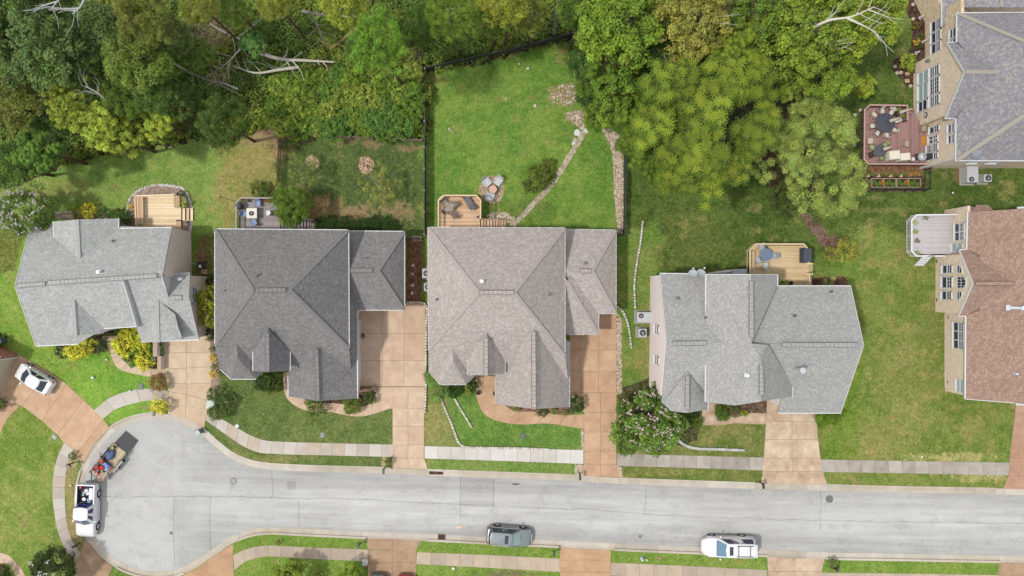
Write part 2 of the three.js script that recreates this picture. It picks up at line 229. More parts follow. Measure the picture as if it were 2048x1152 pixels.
function surface(name, label) { const o = thing(name, label); o.userData.kind = 'structure'; return o; }
function slabs(parent, cells, ms, gap = .012, y0 = -.06, y1 = .012, nm = 'slab') { cells.forEach((c) => { const P = inset(c.p ?? c, gap); mesh(nm, prism(P, y0, c.y ?? y1), ms[Math.floor(RK() * ms.length)], parent); }); }
function strip(name, label, A, B, n, ms, y1 = .012) {      // a walk between two edges cut into n slabs
  A = smooth(A.map(g2), n * 4); B = smooth(B.map(g2), n * 4); const o = surface(name, label), cells = [];
  for (let k = 0; k < n; k++) { const p = []; for (let i = 0; i <= 4; i++) p.push(A[k * 4 + i]); for (let i = 4; i >= 0; i--) p.push(B[k * 4 + i]); cells.push(p); }
  mesh('joint_bed', prism([...A, ...B.slice().reverse()], -.1, .004), jointM, o);
  cells.forEach((p) => { mesh('slab', prism(inset(p, .012), -.05, y1 + .004 + (RK() - .5) * .006), ms[Math.floor(RK() * ms.length)], o); }); return o;
}
strip('sidewalk', 'pale concrete sidewalk curving past the dark grey roofed house', [[413, 825], [443, 838], [470, 853], [500, 870], [527, 880], [560, 883], [660, 886], [787, 889]], [[411, 841], [433, 856], [460, 875], [487, 893], [517, 905], [552, 908], [660, 911], [787, 914]], 16, walkMat);
strip('sidewalk', 'pale concrete sidewalk below the block edged front lawn', [[849, 892], [1008, 896], [1167, 900]], [[849, 917], [1008, 922], [1167, 928]], 12, paleMat);
strip('sidewalk', 'stained grey sidewalk under the pink flowering tree', [[1234, 907], [1380, 911], [1527, 915]], [[1234, 932], [1380, 936], [1526, 941]], 11, greyMat);
strip('sidewalk', 'grey sidewalk along the wide right-hand lawn', [[1641, 919], [1830, 922], [2019, 925]], [[1645, 944], [1830, 947], [2017, 951]], 14, greyMat);
strip('sidewalk', 'short curved sidewalk between the two upper left driveways', [[188, 820], [217, 797], [253, 783], [300, 777], [336, 782]], [[206, 838], [233, 818], [267, 807], [303, 801], [336, 806]], 5, walkMat);
strip('sidewalk', 'curved sidewalk on the far left beside the white pickup', [[128, 886], [112, 923], [106, 957], [105, 993], [109, 1027], [115, 1060], [128, 1094], [149, 1128]], [[147, 898], [135, 930], [131, 957], [130, 1000], [132, 1033], [137, 1060], [147, 1086], [162, 1106]], 11, walkMat);
strip('sidewalk', 'tan sidewalk on the lower street side left of the parked car noses', [[466, 1111], [482, 1102], [504, 1095], [532, 1091], [607, 1094], [711, 1098], [736, 1099]], [[469, 1141], [487, 1126], [510, 1117], [537, 1113], [607, 1117], [711, 1122], [736, 1124]], 11, tanMat);
strip('sidewalk', 'tan sidewalk below the grey wagon on the lower street side', [[834, 1104], [980, 1110], [1120, 1117]], [[832, 1128], [980, 1136], [1120, 1144]], 10, tanMat);
strip('sidewalk', 'tan sidewalk below the white wagon on the lower street side', [[1222, 1125], [1380, 1132], [1534, 1140]], [[1222, 1151], [1380, 1158], [1534, 1166]], 11, tanMat);
strip('sidewalk', 'tan sidewalk at the lower right edge', [[1643, 1145], [1820, 1147], [1997, 1150]], [[1643, 1171], [1820, 1174], [1997, 1177]], 12, tanMat);
// driveways: a grid of slabs between row and column lines, or free polygons
function grid(cols, rows) { const c = []; for (let i = 1; i < cols.length; i++) for (let j = 1; j < rows.length; j++) c.push([[cols[i - 1], rows[j - 1]], [cols[i], rows[j - 1]], [cols[i], rows[j]], [cols[i - 1], rows[j]]]); return c; }
function drive(label, cells, ms, slope = [], nm = 'driveway') {
  const o = surface(nm, label);
  cells.forEach((c, i) => { const p = c.map(g2), q = inset(p, .014);
    mesh('joint_bed', prism(inset(p, .002), -.16, .004), jointM, o);
    const h = .016 + (RK() - .5) * .006; mesh('slab', prism(q, -.2, h), ms[Math.floor(RK() * 3)], o); });
  return o;
}
drive('warm tan driveway of the light grey roofed house', [
  [[326, 690], [326, 676], [373, 676], [373, 705], [327, 706]], [[373, 676], [420, 668], [421, 704], [373, 705]], [[327, 706], [373, 705], [373, 736], [329, 738]], [[373, 705], [421, 704], [424, 733], [373, 736]], [[329, 738], [373, 736], [374, 768], [333, 765]], [[373, 736], [424, 733], [423, 766], [374, 768]],
  [[333, 765], [374, 768], [373, 789], [337, 783]], [[374, 768], [423, 766], [418, 802], [373, 789]], [[337, 783], [373, 789], [371, 838, 1], [336, 828, 1]], [[373, 789], [418, 802], [408, 857, 1], [371, 838, 1]]], DR.a, [8, 9]);
drive('wide stained driveway under the white sedan', [
  [[-60, 740], [36, 708], [60, 722], [96, 742], [45, 812], [-60, 790]], [[96, 742], [133, 768], [84, 842], [45, 812]], [[133, 768], [167, 800], [115, 870], [84, 842]], [[167, 800], [190, 821], [207, 838], [156, 904], [128, 886], [115, 870]], [[207, 838], [219, 855, 1], [188, 890, 1], [164, 930, 1], [148, 899], [156, 904]]], DR.c, [4]);
drive('small tan path at the left edge beside the driveway', [[[-60, 790], [40, 812], [14, 838], [0, 868], [-30, 950], [-60, 950]]], DR.c, [], 'garden_path');
drive('long tan driveway right of the dark grey roofed house', [
  ...grid([711, 765, 808, 851], [606, 667, 721, 773]), [[752, 774], [816, 774], [816, 817], [781, 818], [768, 802], [758, 786]], [[816, 774], [850, 774], [848, 817], [816, 817]], ...grid([785, 816, 848], [817, 853, 890, 916]), [[785, 916], [816, 916], [816, 937, 1], [784, 936, 1]], [[816, 916], [848, 916], [856, 939, 1], [816, 937, 1]]], DR.b, [17, 18]);
drive('brown tan driveway right of the brown grey roofed house', [
  ...grid([1197, 1233], [627, 657, 700, 742, 785]), ...grid([1139, 1160, 1197], [657, 700, 742, 785]), [[1139, 785], [1201, 785], [1201, 825], [1168, 825], [1150, 806]], [[1201, 785], [1233, 785], [1233, 825], [1201, 825]], ...grid([1168, 1201, 1233], [825, 864, 902, 928]), [[1168, 928], [1201, 928], [1201, 953, 1], [1162, 951, 1]], [[1201, 928], [1233, 928], [1240, 955, 1], [1201, 953, 1]]], DR.c, [18, 19]);
drive('blotchy tan driveway of the grey house with two dishes', [
  [[1534, 796], [1584, 796], [1584, 843], [1532, 843]], [[1584, 796], [1634, 820], [1634, 843], [1584, 843]], [[1532, 843], [1584, 843], [1584, 879], [1530, 879]], [[1584, 843], [1634, 843], [1636, 879], [1584, 879]], [[1530, 879], [1584, 879], [1584, 916], [1527, 916]], [[1584, 879], [1636, 879], [1641, 916], [1584, 916]], [[1527, 916], [1584, 916], [1584, 943], [1525, 943]], [[1584, 916], [1641, 916], [1646, 943], [1584, 943]], [[1525, 943], [1584, 943], [1584, 968, 1], [1522, 966, 1]], [[1584, 943], [1646, 943], [1655, 970, 1], [1584, 968, 1]]], DR.d, [8, 9]);
drive('reddish driveway at the right edge of the wide lawn', [[[2032, 806], [2120, 806], [2120, 826], [2030, 826]], [[2030, 826], [2120, 826], [2120, 874], [2024, 874]], [[2024, 874], [2120, 874], [2120, 924], [2019, 924]], [[2019, 924], [2120, 924], [2120, 952], [2017, 952]], [[2017, 952], [2120, 952], [2108, 981, 1], [2006, 977, 1]]], DR.g, [4]);
drive('tan driveway with the black and red car noses', [[[736, 1099], [785, 1100], [785, 1078, 1], [731, 1077, 1]], [[785, 1100], [832, 1102], [842, 1081, 1], [785, 1078, 1]], ...grid([736, 785, 832], [1100, 1125]), ...grid([736, 785, 832], [1125, 1195])], DR.f, [0, 1]);
drive('plain tan driveway right of the grey wagon', [[[1120, 1120], [1221, 1120], [1222, 1100, 1], [1120, 1095, 1]], [[1120, 1120], [1221, 1120], [1222, 1145], [1120, 1144]], [[1120, 1144], [1222, 1145], [1222, 1195], [1120, 1195]]], DR.e.map((m) => m), [0]);
drive('tan driveway right of the white wagon', [[[1536, 1143], [1590, 1143], [1590, 1116, 1], [1534, 1113, 1]], [[1590, 1143], [1643, 1143], [1650, 1118, 1], [1590, 1116, 1]], ...grid([1536, 1590, 1643], [1143, 1195])], DR.d, [0, 1]);
drive('brown driveway at the lower right corner', [[[1997, 1150], [2110, 1150], [2110, 1127, 1], [1998, 1125, 1]], [[1997, 1150], [2110, 1150], [2110, 1195], [1997, 1195]]], DR.f, [0]);
drive('brown driveway at the bottom left below the pickup', [[[160, 1106], [186, 1152], [206, 1119, 1], [171, 1077, 1]], [[160, 1106], [150, 1130], [140, 1195], [180, 1195], [186, 1152]], [[186, 1152], [180, 1195], [198, 1195], [225, 1134, 1], [206, 1119, 1]]], DR.f, [0]);
drive('orange tan driveway at the bottom of the turning circle', [[[466, 1110], [467, 1087, 1], [432, 1109, 1], [390, 1138, 1], [366, 1150, 1], [372, 1195], [470, 1195]]], DR.e, [0]);
// garden walks
strip('garden_walk', 'curved tan front walk beside yellow shrubs', [[212, 673], [217, 694], [222, 711], [232, 733], [246, 742], [265, 747], [290, 752], [329, 757]], [[229, 674], [229, 692], [233, 707], [244, 713], [258, 722], [272, 731], [290, 736], [330, 738]], 11, DR.a);
strip('garden_walk', 'curved tan front walk round the dark roofed gable', [[566, 745], [567, 773], [574, 797], [593, 813], [620, 823], [660, 824], [693, 831], [723, 833], [753, 826], [783, 816]], [[590, 745], [590, 770], [598, 788], [612, 800], [636, 806], [664, 806], [700, 810], [730, 812], [746, 800], [755, 776]], 14, DR.b);
strip('garden_walk', 'curved tan front walk with black planters', [[952, 752], [952, 787], [961, 817], [980, 836], [1007, 845], [1047, 849], [1087, 847], [1120, 850], [1168, 859]], [[1000, 752], [1000, 780], [1006, 806], [1016, 815], [1030, 822], [1060, 823], [1095, 826], [1130, 830], [1168, 828]], 12, DR.c);
drive('tan front walk of the grey house with two dishes', [[[1403, 800], [1440, 800], [1440, 826], [1404, 826]], [[1404, 826], [1440, 826], [1470, 836], [1470, 846], [1450, 850], [1403, 851]], [[1470, 836], [1500, 826], [1532, 826], [1532, 849], [1498, 848], [1470, 846]]], DR.d, [], 'garden_walk');
strip('garden_walk', 'curved tan walk at the bottom left corner', [[-20, 1103], [0, 1105], [19, 1112], [30, 1123], [41, 1134], [56, 1165]], [[-20, 1128], [0, 1127], [12, 1126], [23, 1134], [29, 1146], [34, 1170]], 6, DR.b);
// ---------- kerb and gutter, cut into cast lengths; lowered at the driveways ----------
{
  const o = tag(surface('kerb', 'pale concrete kerb and gutter round the street'), null); const km = [[208, 198, 184], [214, 205, 192], [198, 188, 172], [206, 194, 178]].map((c, i) => TM(concTex(...c, 301 + i, 14, 26), .95)), dark = M(92, 84, 78, 1);
  const drops = [[2004, 2120, 900, 1000], [1520, 1656, 950, 985], [1160, 1242, 940, 970], [782, 858, 925, 950], [334, 410, 815, 862], [160, 222, 850, 935], [168, 226, 1072, 1140], [362, 470, 1080, 1160], [730, 843, 1060, 1090], [1119, 1223, 1085, 1110], [1532, 1652, 1105, 1125], [1996, 2120, 1115, 1135]];
  const seg = (i) => { const n = kerbLine.length, p = kerbLine[i], a = kerbLine[Math.max(0, i - 1)], b = kerbLine[Math.min(n - 1, i + 1)]; const dx = b[0] - a[0], dz = b[1] - a[1], L = Math.hypot(dx, dz); return { p, n: [dz / L, -dx / L] }; };   // normal points to the street
  const isDrop = (i) => { const x = kerbLine[i][0] * PPM + 1024, y = kerbLine[i][1] * PPM + 576; return drops.some((d) => x > d[0] && x < d[1] && y > d[2] && y < d[3]); };
  const prof = (dropped) => dropped ? [[.004, -.12], [.004, .012], [.22, -.1], [.64, -.118], [.64, -.2]] : [[-.06, -.12], [-.06, .022], [.13, .022], [.155, .0], [.185, -.106], [.64, -.118], [.64, -.2]];
  const step = 10; for (let s = 0; s + 1 < kerbLine.length; s += step) {
    const e = Math.min(kerbLine.length - 1, s + step); let i = s;
    while (i < e) { const d = isDrop(i); let k = i; while (k < e && isDrop(k) === d) k++; const P = prof(d), rings = [];
      for (let t = i; t <= k; t++) { const q = seg(t), q2 = t === i ? .008 : t === k ? -.008 : 0; const tx = -q.n[1], tz = q.n[0]; rings.push(P.map(([u, y]) => [q.p[0] + q.n[0] * u + tx * q2 * -1, y, q.p[1] + q.n[1] * u + tz * q2 * -1])); }
      const pos = [], uv = [], quad = (A, B, Cc, D) => { pos.push(...A, ...B, ...Cc, ...A, ...Cc, ...D); for (const v of [A, B, Cc, A, Cc, D]) uv.push(v[0], v[2] + v[1]); };
      for (let r = 1; r < rings.length; r++) for (let m = 1; m < P.length; m++) quad(rings[r - 1][m - 1], rings[r - 1][m], rings[r][m], rings[r][m - 1]);
      for (const R of [rings[0], rings.at(-1)]) for (let m = 2; m < P.length; m++) { pos.push(...R[0], ...R[m - 1], ...R[m]); for (const v of [R[0], R[m - 1], R[m]]) uv.push(v[0], v[1]); }
      mesh('kerb_length', rawGeo(pos, uv), km[Math.floor(RK() * km.length)], o); i = k; }
  }
}
// ================= houses =================
function shingles(tones, seed, opt = {}) {       // rows of tabs, 14.5 cm high and about 30 cm long, each with its own tone
  const { tab = .22, spread = 8, line = 12, per = 7, blend = .5 } = opt, rows = Math.round(per / .145), cols = Math.round(per / tab);
  return TM(tex(1024, 1024, (i, j, o) => {
    const v = j / 1024 * rows, r = Math.floor(v), fv = v - r, u = i / 1024 * cols + hash(r, 3, seed) * cols, c = Math.floor(u) % cols, fu = u - Math.floor(u);
    const half = fu > .5 ? 1 : 0, k = hash(c * 2 + half, r, seed + 1), k2 = hash(c, r, seed + 2), t = tones[Math.floor(k * tones.length)], t2 = tones[Math.floor(k2 * tones.length)];
    const n = (hash(i, j, seed) - .5) * 10 + (k2 - .5) * spread + (fbm(i / 128, j / 128, seed + 5, 3, 8) - .5) * 8, slot = (fv < .12 ? 1 : 0) * line + (fu < .05 ? line * .8 : 0);
    for (let q = 0; q < 3; q++) o[q] = t[q] * (1 - blend) + t2[q] * blend + n - slot;
  }, true, per), .95, { specularIntensity: .25 });
}
function bricks(base, vary, mortar, seed) {
  const per = 2.4, rows = 32, cols = 10;
  return TM(tex(512, 512, (i, j, o) => { const v = j / 512 * rows, r = Math.floor(v), u = i / 512 * cols + (r % 2) * .5, c = Math.floor(u) % cols, fu = u - Math.floor(u), fv = v - r; const k = hash(c, r, seed) - .5, n = (hash(i, j, seed + 1) - .5) * 14; const mo = fv < .16 || fu < .05; for (let q = 0; q < 3; q++) o[q] = mo ? mortar[q] + n : base[q] + k * vary + (hash(c, r, seed + q) - .5) * vary * .4 + n; }, true, per), .95);
}
const roofLight = shingles([[194, 195, 193], [178, 180, 179], [203, 203, 200], [170, 172, 172], [188, 189, 186]], 401), roofDark = shingles([[147, 145, 145], [137, 135, 135], [155, 153, 153], [131, 129, 130], [150, 148, 147]], 411, { line: 18, spread: 14 }),
  roofBrown = shingles([[200, 190, 184], [186, 176, 170], [208, 200, 195], [178, 169, 164]], 421, { spread: 12 }), roofGrey = shingles([[182, 182, 179], [170, 170, 168], [191, 191, 187], [164, 164, 163]], 431),
  roofRust = shingles([[182, 154, 138], [166, 138, 124], [190, 164, 147], [160, 131, 118]], 441, { line: 16, spread: 12, tab: .2 }), roofBlue = shingles([[158, 157, 164], [148, 147, 156], [166, 164, 169], [152, 151, 160], [180, 174, 165]], 451, { spread: 16, tab: .2, blend: .5 });
const brickPink = bricks([250, 234, 228], 26, [252, 238, 230], 461), brickPale = bricks([276, 260, 256], 14, [276, 264, 260], 471), brickTan = bricks([256, 234, 206], 34, [254, 240, 222], 481), brickBuff = bricks([240, 214, 178], 44, [242, 226, 204], 491), brickRed = bricks([190, 116, 98], 40, [206, 176, 162], 501);
const white = M(238, 238, 240, .55), trim = M(226, 224, 222, .6), gutterDark = M(196, 190, 186, .5), black = M(48, 48, 50, .5), vinyl = M(216, 208, 196, .8);
const glassM = new THREE.MeshPhysicalMaterial({ color: C(58, 66, 84), roughness: .12, metalness: 0, specularIntensity: 1 }), glassPale = new THREE.MeshPhysicalMaterial({ color: C(176, 200, 198), roughness: .2 }), ventM = M(110, 112, 112, .8);
function ray(px, py) { return at(px, py, 1).sub(V(0, HC, 0)).normalize(); }
function plane(a, b, c) {        // the plane through three points given as pixel, pixel, height
  const P = new THREE.Plane().setFromCoplanarPoints(at(...a), at(...b), at(...c)); if (P.normal.y < 0) P.negate();
  P.at = (px, py) => { const d = ray(px, py), t = -(P.normal.y * HC + P.constant) / P.normal.dot(d); return V(0, HC, 0).addScaledVector(d, t); };
  return P;
}
function polyGeo(P3, n, thick = 0) {      // flat polygon in space with uv in metres along and up the slope
  const up = V(0, 1, 0).addScaledVector(n, -n.y); if (up.lengthSq() < 1e-4) up.set(0, 0, -1); up.normalize(); const sd = up.clone().cross(n).normalize();
  const q = P3.map((p) => new THREE.Vector2(p.dot(sd), p.dot(up))), tri = THREE.ShapeUtils.triangulateShape(q, []), pos = [], uv = [];
  for (const t of tri) { const [a, b, c] = t; const cr = P3[b].clone().sub(P3[a]).cross(P3[c].clone().sub(P3[a])); for (const i of cr.dot(n) > 0 ? [a, b, c] : [a, c, b]) { pos.push(P3[i].x, P3[i].y, P3[i].z); uv.push(q[i].x, q[i].y); } }
  if (thick) { const off = n.clone().multiplyScalar(-thick); const L = P3.length; for (let i = 0; i < L; i++) { const a = P3[i], b = P3[(i + 1) % L], c = b.clone().add(off), d = a.clone().add(off); for (const p of [a, d, b, b, d, c]) { pos.push(p.x, p.y, p.z); uv.push(p.x + p.z, p.y); } } const m = pos.length; for (const t of tri) for (const i of t) { const p = P3[i].clone().add(off); pos.push(p.x, p.y, p.z); uv.push(0, 0); } }
  return rawGeo(pos, uv);
}
function wallFrame(a, b) {       // an upright wall over the ground line from pixel a to pixel b; its outside is on the left going a -> b... decided by the camera
  const A = at(a[0], a[1], 0), B = at(b[0], b[1], 0), u = B.clone().sub(A), L = u.length(); u.normalize(); const n = V(u.z, 0, -u.x); if (n.dot(V(0, HC, 0).sub(A)) < 0) n.negate();
  const W = { A, u, n, L, p: (s, y, o = 0) => V(A.x, y, A.z).addScaledVector(u, s).addScaledVector(n, o) };
  W.hit = (px, py) => { const d = ray(px, py), t = n.dot(A.clone().sub(V(0, HC, 0))) / n.dot(d), p = V(0, HC, 0).addScaledVector(d, t); return [p.clone().sub(A).dot(u), p.y]; };
  W.geo = (pts, o = 0, thick = .15) => polyGeo(pts.map(([s, y]) => W.p(s, y, o)), n, thick);
  W.turn = Math.atan2(n.x, n.z); return W;
}
function onWall(W, g, s, y, o = 0) { g.rotateY(W.turn); const p = W.p(s, y, o); return g.translate(p.x, p.y, p.z); }
function windowOn(parent, W, x0, x1, y0, y1, o = {}) {     // seen between pixels x0..x1 (sill to head) and y0..y1
  const xm = (x0 + x1) / 2, ym = (y0 + y1) / 2, s = [W.hit(xm, y0)[0], W.hit(xm, y1)[0]].sort((a, b) => a - b), t = [W.hit(x0, ym)[1], W.hit(x1, ym)[1]].sort((a, b) => a - b);
  return windowAt(parent, W, (s[0] + s[1]) / 2, t[0], s[1] - s[0], t[1] - t[0], o);
}
function windowAt(parent, W, s, y, w, h, { cols = 2, rows = 3, lights = 1, pane = glassM, lower = 0, frame = white, name = 'window' } = {}) {
  const f = .07, fr = [box(w, f, .1, 0, f / 2, .05), box(w, f, .1, 0, h - f / 2, .05), box(f, h, .1, -w / 2 + f / 2, h / 2, .05), box(f, h, .1, w / 2 - f / 2, h / 2, .05), box(w + .1, .06, .2, 0, -.03, .1)];
  for (let k = 1; k < lights; k++) fr.push(box(f * 1.4, h - .02, .1, -w / 2 + w / lights * k, h / 2, .052));
  fr.push(box(w - .02, .07, .1, 0, h * .5, .054));
  const o = mesh(name, onWall(W, merge(fr), s, y, .01), frame, parent), lw = (w - 2 * f) / lights;
  for (let k = 0; k < lights; k++) for (const half of [0, 1]) { const px = -w / 2 + f + lw * (k + .5), ph = (h - 2 * f) / 2; mesh('pane', onWall(W, box(lw - .01, ph - .01, .03, px, f + ph * (half + .5), .035), s, y, .01), pane, o);
    if (half >= lower) { const mu = []; for (let c = 1; c < cols; c++) mu.push(box(.03, ph, .03, px - lw / 2 + lw / cols * c, f + ph * (half + .5), .06)); for (let r = 1; r < rows; r++) mu.push(box(lw, .03, .03, px, f + ph * half + ph / rows * r, .062)); if (mu.length) mesh('glazing_bars', onWall(W, merge(mu), s, y, .01), frame, o); } }
  return o;
}
class House {
  constructor(label, mat) { this.o = thing('house', label, 'house'); this.mat = mat; this.f = []; this.later = []; }
  face(P, poly) { const pts = poly.map((p) => P.at(p[0], p[1])); this.f.push(polyGeo(pts, P.normal, .14)); return pts; }
  build() { this.roof = mesh('roof', merge(this.f), this.mat, this.o); this.later.forEach((f) => f()); return this; }
  cap(P, a, b, m, w = .26) { this.later.push(() => { const A = P.at(...a), B = P.at(...b); A.y += .012; B.y += .012; const L = A.distanceTo(B), n = Math.max(2, Math.round(L / .3)), g = []; for (let k = 0; k < n; k++) { const p = A.clone().lerp(B, k / n), q = A.clone().lerp(B, (k + 1.12) / n); p.y += .018; g.push(beam(p, q, w, .02)); } mesh('ridge_cap', g, m ?? this.mat, this.roof); }); }
  vent(P, a, b, m = ventM, ribs = true) { this.later.push(() => { const A = P.at(...a), B = P.at(...b); A.y += .09; B.y += .09; const o = mesh('ridge_vent', beam(A, B, .34, .06), this.mat, this.roof); const d = B.clone().sub(A).normalize(), sd = V(d.z, 0, -d.x).normalize(); const g = [1, -1].map((s) => beam(A.clone().addScaledVector(sd, s * .19).add(V(0, -.01, 0)), B.clone().addScaledVector(sd, s * .19).add(V(0, -.01, 0)), .05, .05)); if (ribs) { const L = A.distanceTo(B); for (let t = 0; t <= L; t += .38) g.push(beam(A.clone().addScaledVector(d, t).addScaledVector(sd, -.19).add(V(0, .032, 0)), A.clone().addScaledVector(d, t).addScaledVector(sd, .19).add(V(0, .032, 0)), .025, .008)); } mesh('vent_slots', merge(g), m, this.roof).userData.kind = 'stuff'; }); }
  gutter(A, B, m = white, w = .11) { const C1 = A.clone(), C2 = B.clone(); const d = C2.clone().sub(C1).normalize(); mesh('gutter', [beam(C1, C2, w, .13), beam(C1.clone().add(V(0, .067, 0)), C2.clone().add(V(0, .067, 0)), w * .25, .012)], m, this.o); const L = C1.distanceTo(C2), g = []; for (let t = .4; t < L; t += 1.1) g.push(box(w + .06, .03, .05, ...C1.clone().addScaledVector(d, t).add(V(0, .08, 0)).toArray(), Math.atan2(-d.z, d.x) + Math.PI / 2)); if (g.length) mesh('gutter_bracket', g, white, this.o).userData.kind = 'stuff'; }
  gut(P, a, b, m, w) { this.gutter(P.at(...a).add(V(0, -.06, 0)), P.at(...b).add(V(0, -.06, 0)), m, w); }
  rake(P, a, b, m = white) { mesh('rake_board', beam(P.at(...a).add(V(0, -.07, 0)), P.at(...b).add(V(0, -.07, 0)), .06, .2), m, this.o); }
  walls(px, h, m, inn = .35, top = h - .12) { const pts = inset(px.map((p) => { const q = at(p[0], p[1], h); return [q.x, q.z]; }), inn); return mesh('wall', prism(pts, -.05, top), m, this.o); }
  pipe(P, px, py, m = black, r = .06, h = .35) { this.later.push(() => { const p = P.at(px, py); const o = mesh('vent_pipe', merge([cyl(r, r, h, p.x, p.y + h / 2, p.z, 10), cyl(r * 1.35, r * 1.35, .04, p.x, p.y + h, p.z, 10)]), m, this.roof); const g = new THREE.BoxGeometry(.34, .02, .34); g.applyQuaternion(new THREE.Quaternion().setFromUnitVectors(V(0, 1, 0), P.normal)); mesh('flashing', g.translate(p.x + P.normal.x * .02, p.y + P.normal.y * .02, p.z + P.normal.z * .02), M(150, 150, 150, .6), o); }); }
  hood(P, px, py, turn = 0) { this.later.push(() => { const p = P.at(px, py); mesh('vent_hood', [box(.42, .04, .36, p.x, p.y + .06, p.z, turn), cyl(.11, .11, .3, p.x, p.y + .16, p.z), cyl(.16, .16, .08, p.x, p.y + .36, p.z)], M(246, 246, 248, .35), this.roof); }); }
  closing(P3, m, name = 'gable_wall') { const n = P3[1].clone().sub(P3[0]).cross(P3[2].clone().sub(P3[0])).normalize(); if (n.dot(V(0, HC, 0).sub(P3[0])) < 0) n.negate(); mesh(name, polyGeo(P3, n, .06), m, this.o); }
}
// ---- the two sister houses with big hipped roofs (dark grey and brown grey) ----
function sister(label, mat, e) {
  const h = new House(label, mat), g = e.gut;
  const hv = 5, hr = 9.3, hl = 3;
  const N = plane([...e.NW, hv], [...e.NE, hv], [...e.R1, hr]), E = plane([...e.NE, hv], [...e.SE, hv], [...e.R2, hr]), W = plane([...e.NW, hv], [...e.SW, hv], [...e.R1, hr]), S = plane([...e.R1, hr], [...e.R2, hr], [...e.SE, hv]);
  h.face(N, [e.NW, e.NE, e.R2, e.R1]); h.face(E, [e.NE, e.SE, e.R2]); h.face(W, [e.NW, e.R1, e.SW]);
  h.face(S, [e.R1, e.R2, e.SE, ...e.front, e.SW]);
  h.cap(N, e.NW, e.R1); h.cap(N, e.NE, e.R2); h.cap(S, e.R2, e.SE); h.cap(S, e.R1, e.SW); h.vent(N, e.V[0], e.V[1], e.ventM);
  h.gut(N, e.NW, e.NE, g); h.gut(E, e.NE, e.SE, g); h.gut(W, e.NW, e.SW, g);
  // front gables: big right one, raised middle one
  const gab = (k, hEl, hEr) => { const r0 = S.at(...k.top), rh = k.rh ?? r0.y; const pl = plane([...k.top, rh], [...k.ridge, rh], [...k.L[1], hEl]), pr = plane([...k.top, rh], [...k.ridge, rh], [...k.R[1], hEr]); h.face(pl, [k.top, k.ridge, k.L[1], k.L[0]]); h.face(pr, [k.top, k.ridge, k.R[1], k.R[0]]); h.vent(pl, [k.top[0], k.top[1] + 8], k.ridge, e.ventM, e.ribs); const a = pl.at(...k.L[1]), b = pl.at(...k.ridge), c = pr.at(...k.R[1]); h.closing([a.clone().add(V(.15, -.15, -.25)), c.clone().add(V(-.15, -.15, -.25)), b.clone().add(V(0, -.2, -.25))], vinyl); h.gut(pl, k.L[0], k.L[1], g); h.gut(pr, k.R[0], k.R[1], g); return [pl, pr]; };
  gab(e.A, hl, hl); gab(e.B, e.B.hl, e.B.hl);
  // left bay: small hipped projection
  const b = e.bay, top = S.at(...b.top).y; const bs = plane([...b.pt, top - .25], [...b.s1, hl], [...b.s2, hl]), bw = plane([...b.pt, top - .25], [...b.w, hl + .1], [...b.s1, hl]), be = plane([...b.pt, top - .25], [...b.top, top], [...b.e, hl + .1]);
  h.face(bs, [b.pt, b.s1, b.s2]); h.face(bw, [b.pt, b.w, b.s1]); h.face(be, [b.top, b.pt, b.s2, b.e]); h.face(plane([...b.pt, top - .25], [...b.top, top], [...b.w, hl + .1]), [b.top, b.pt, b.w]);
  h.gut(bs, b.s1, b.s2, g); h.gut(bw, b.w, b.s1, g);
  // right wing
  e.wing(h, hl, g);
  h.walls([e.NW, e.NE, e.SE, [e.SE[0], e.SE[1] + 30], e.front.at(-2), e.SW], hv, brickTan, .5, 2.9); h.walls([e.NW, e.NE, e.SE, e.SW], hv, brickTan, .45);
  h.walls([[e.A.L[1][0], e.SE[1] - 60], [e.A.R[1][0], e.SE[1] - 60], e.A.R[1], e.A.L[1]], hl, brickTan, .35, hl - .1);
  h.walls([b.w, b.s1, b.s2, b.e, [b.e[0], e.SW[1] - 20], [b.w[0], e.SW[1] - 20]], hl, brickTan, .35, hl - .1);
  return { h, N, E, S, W };
}
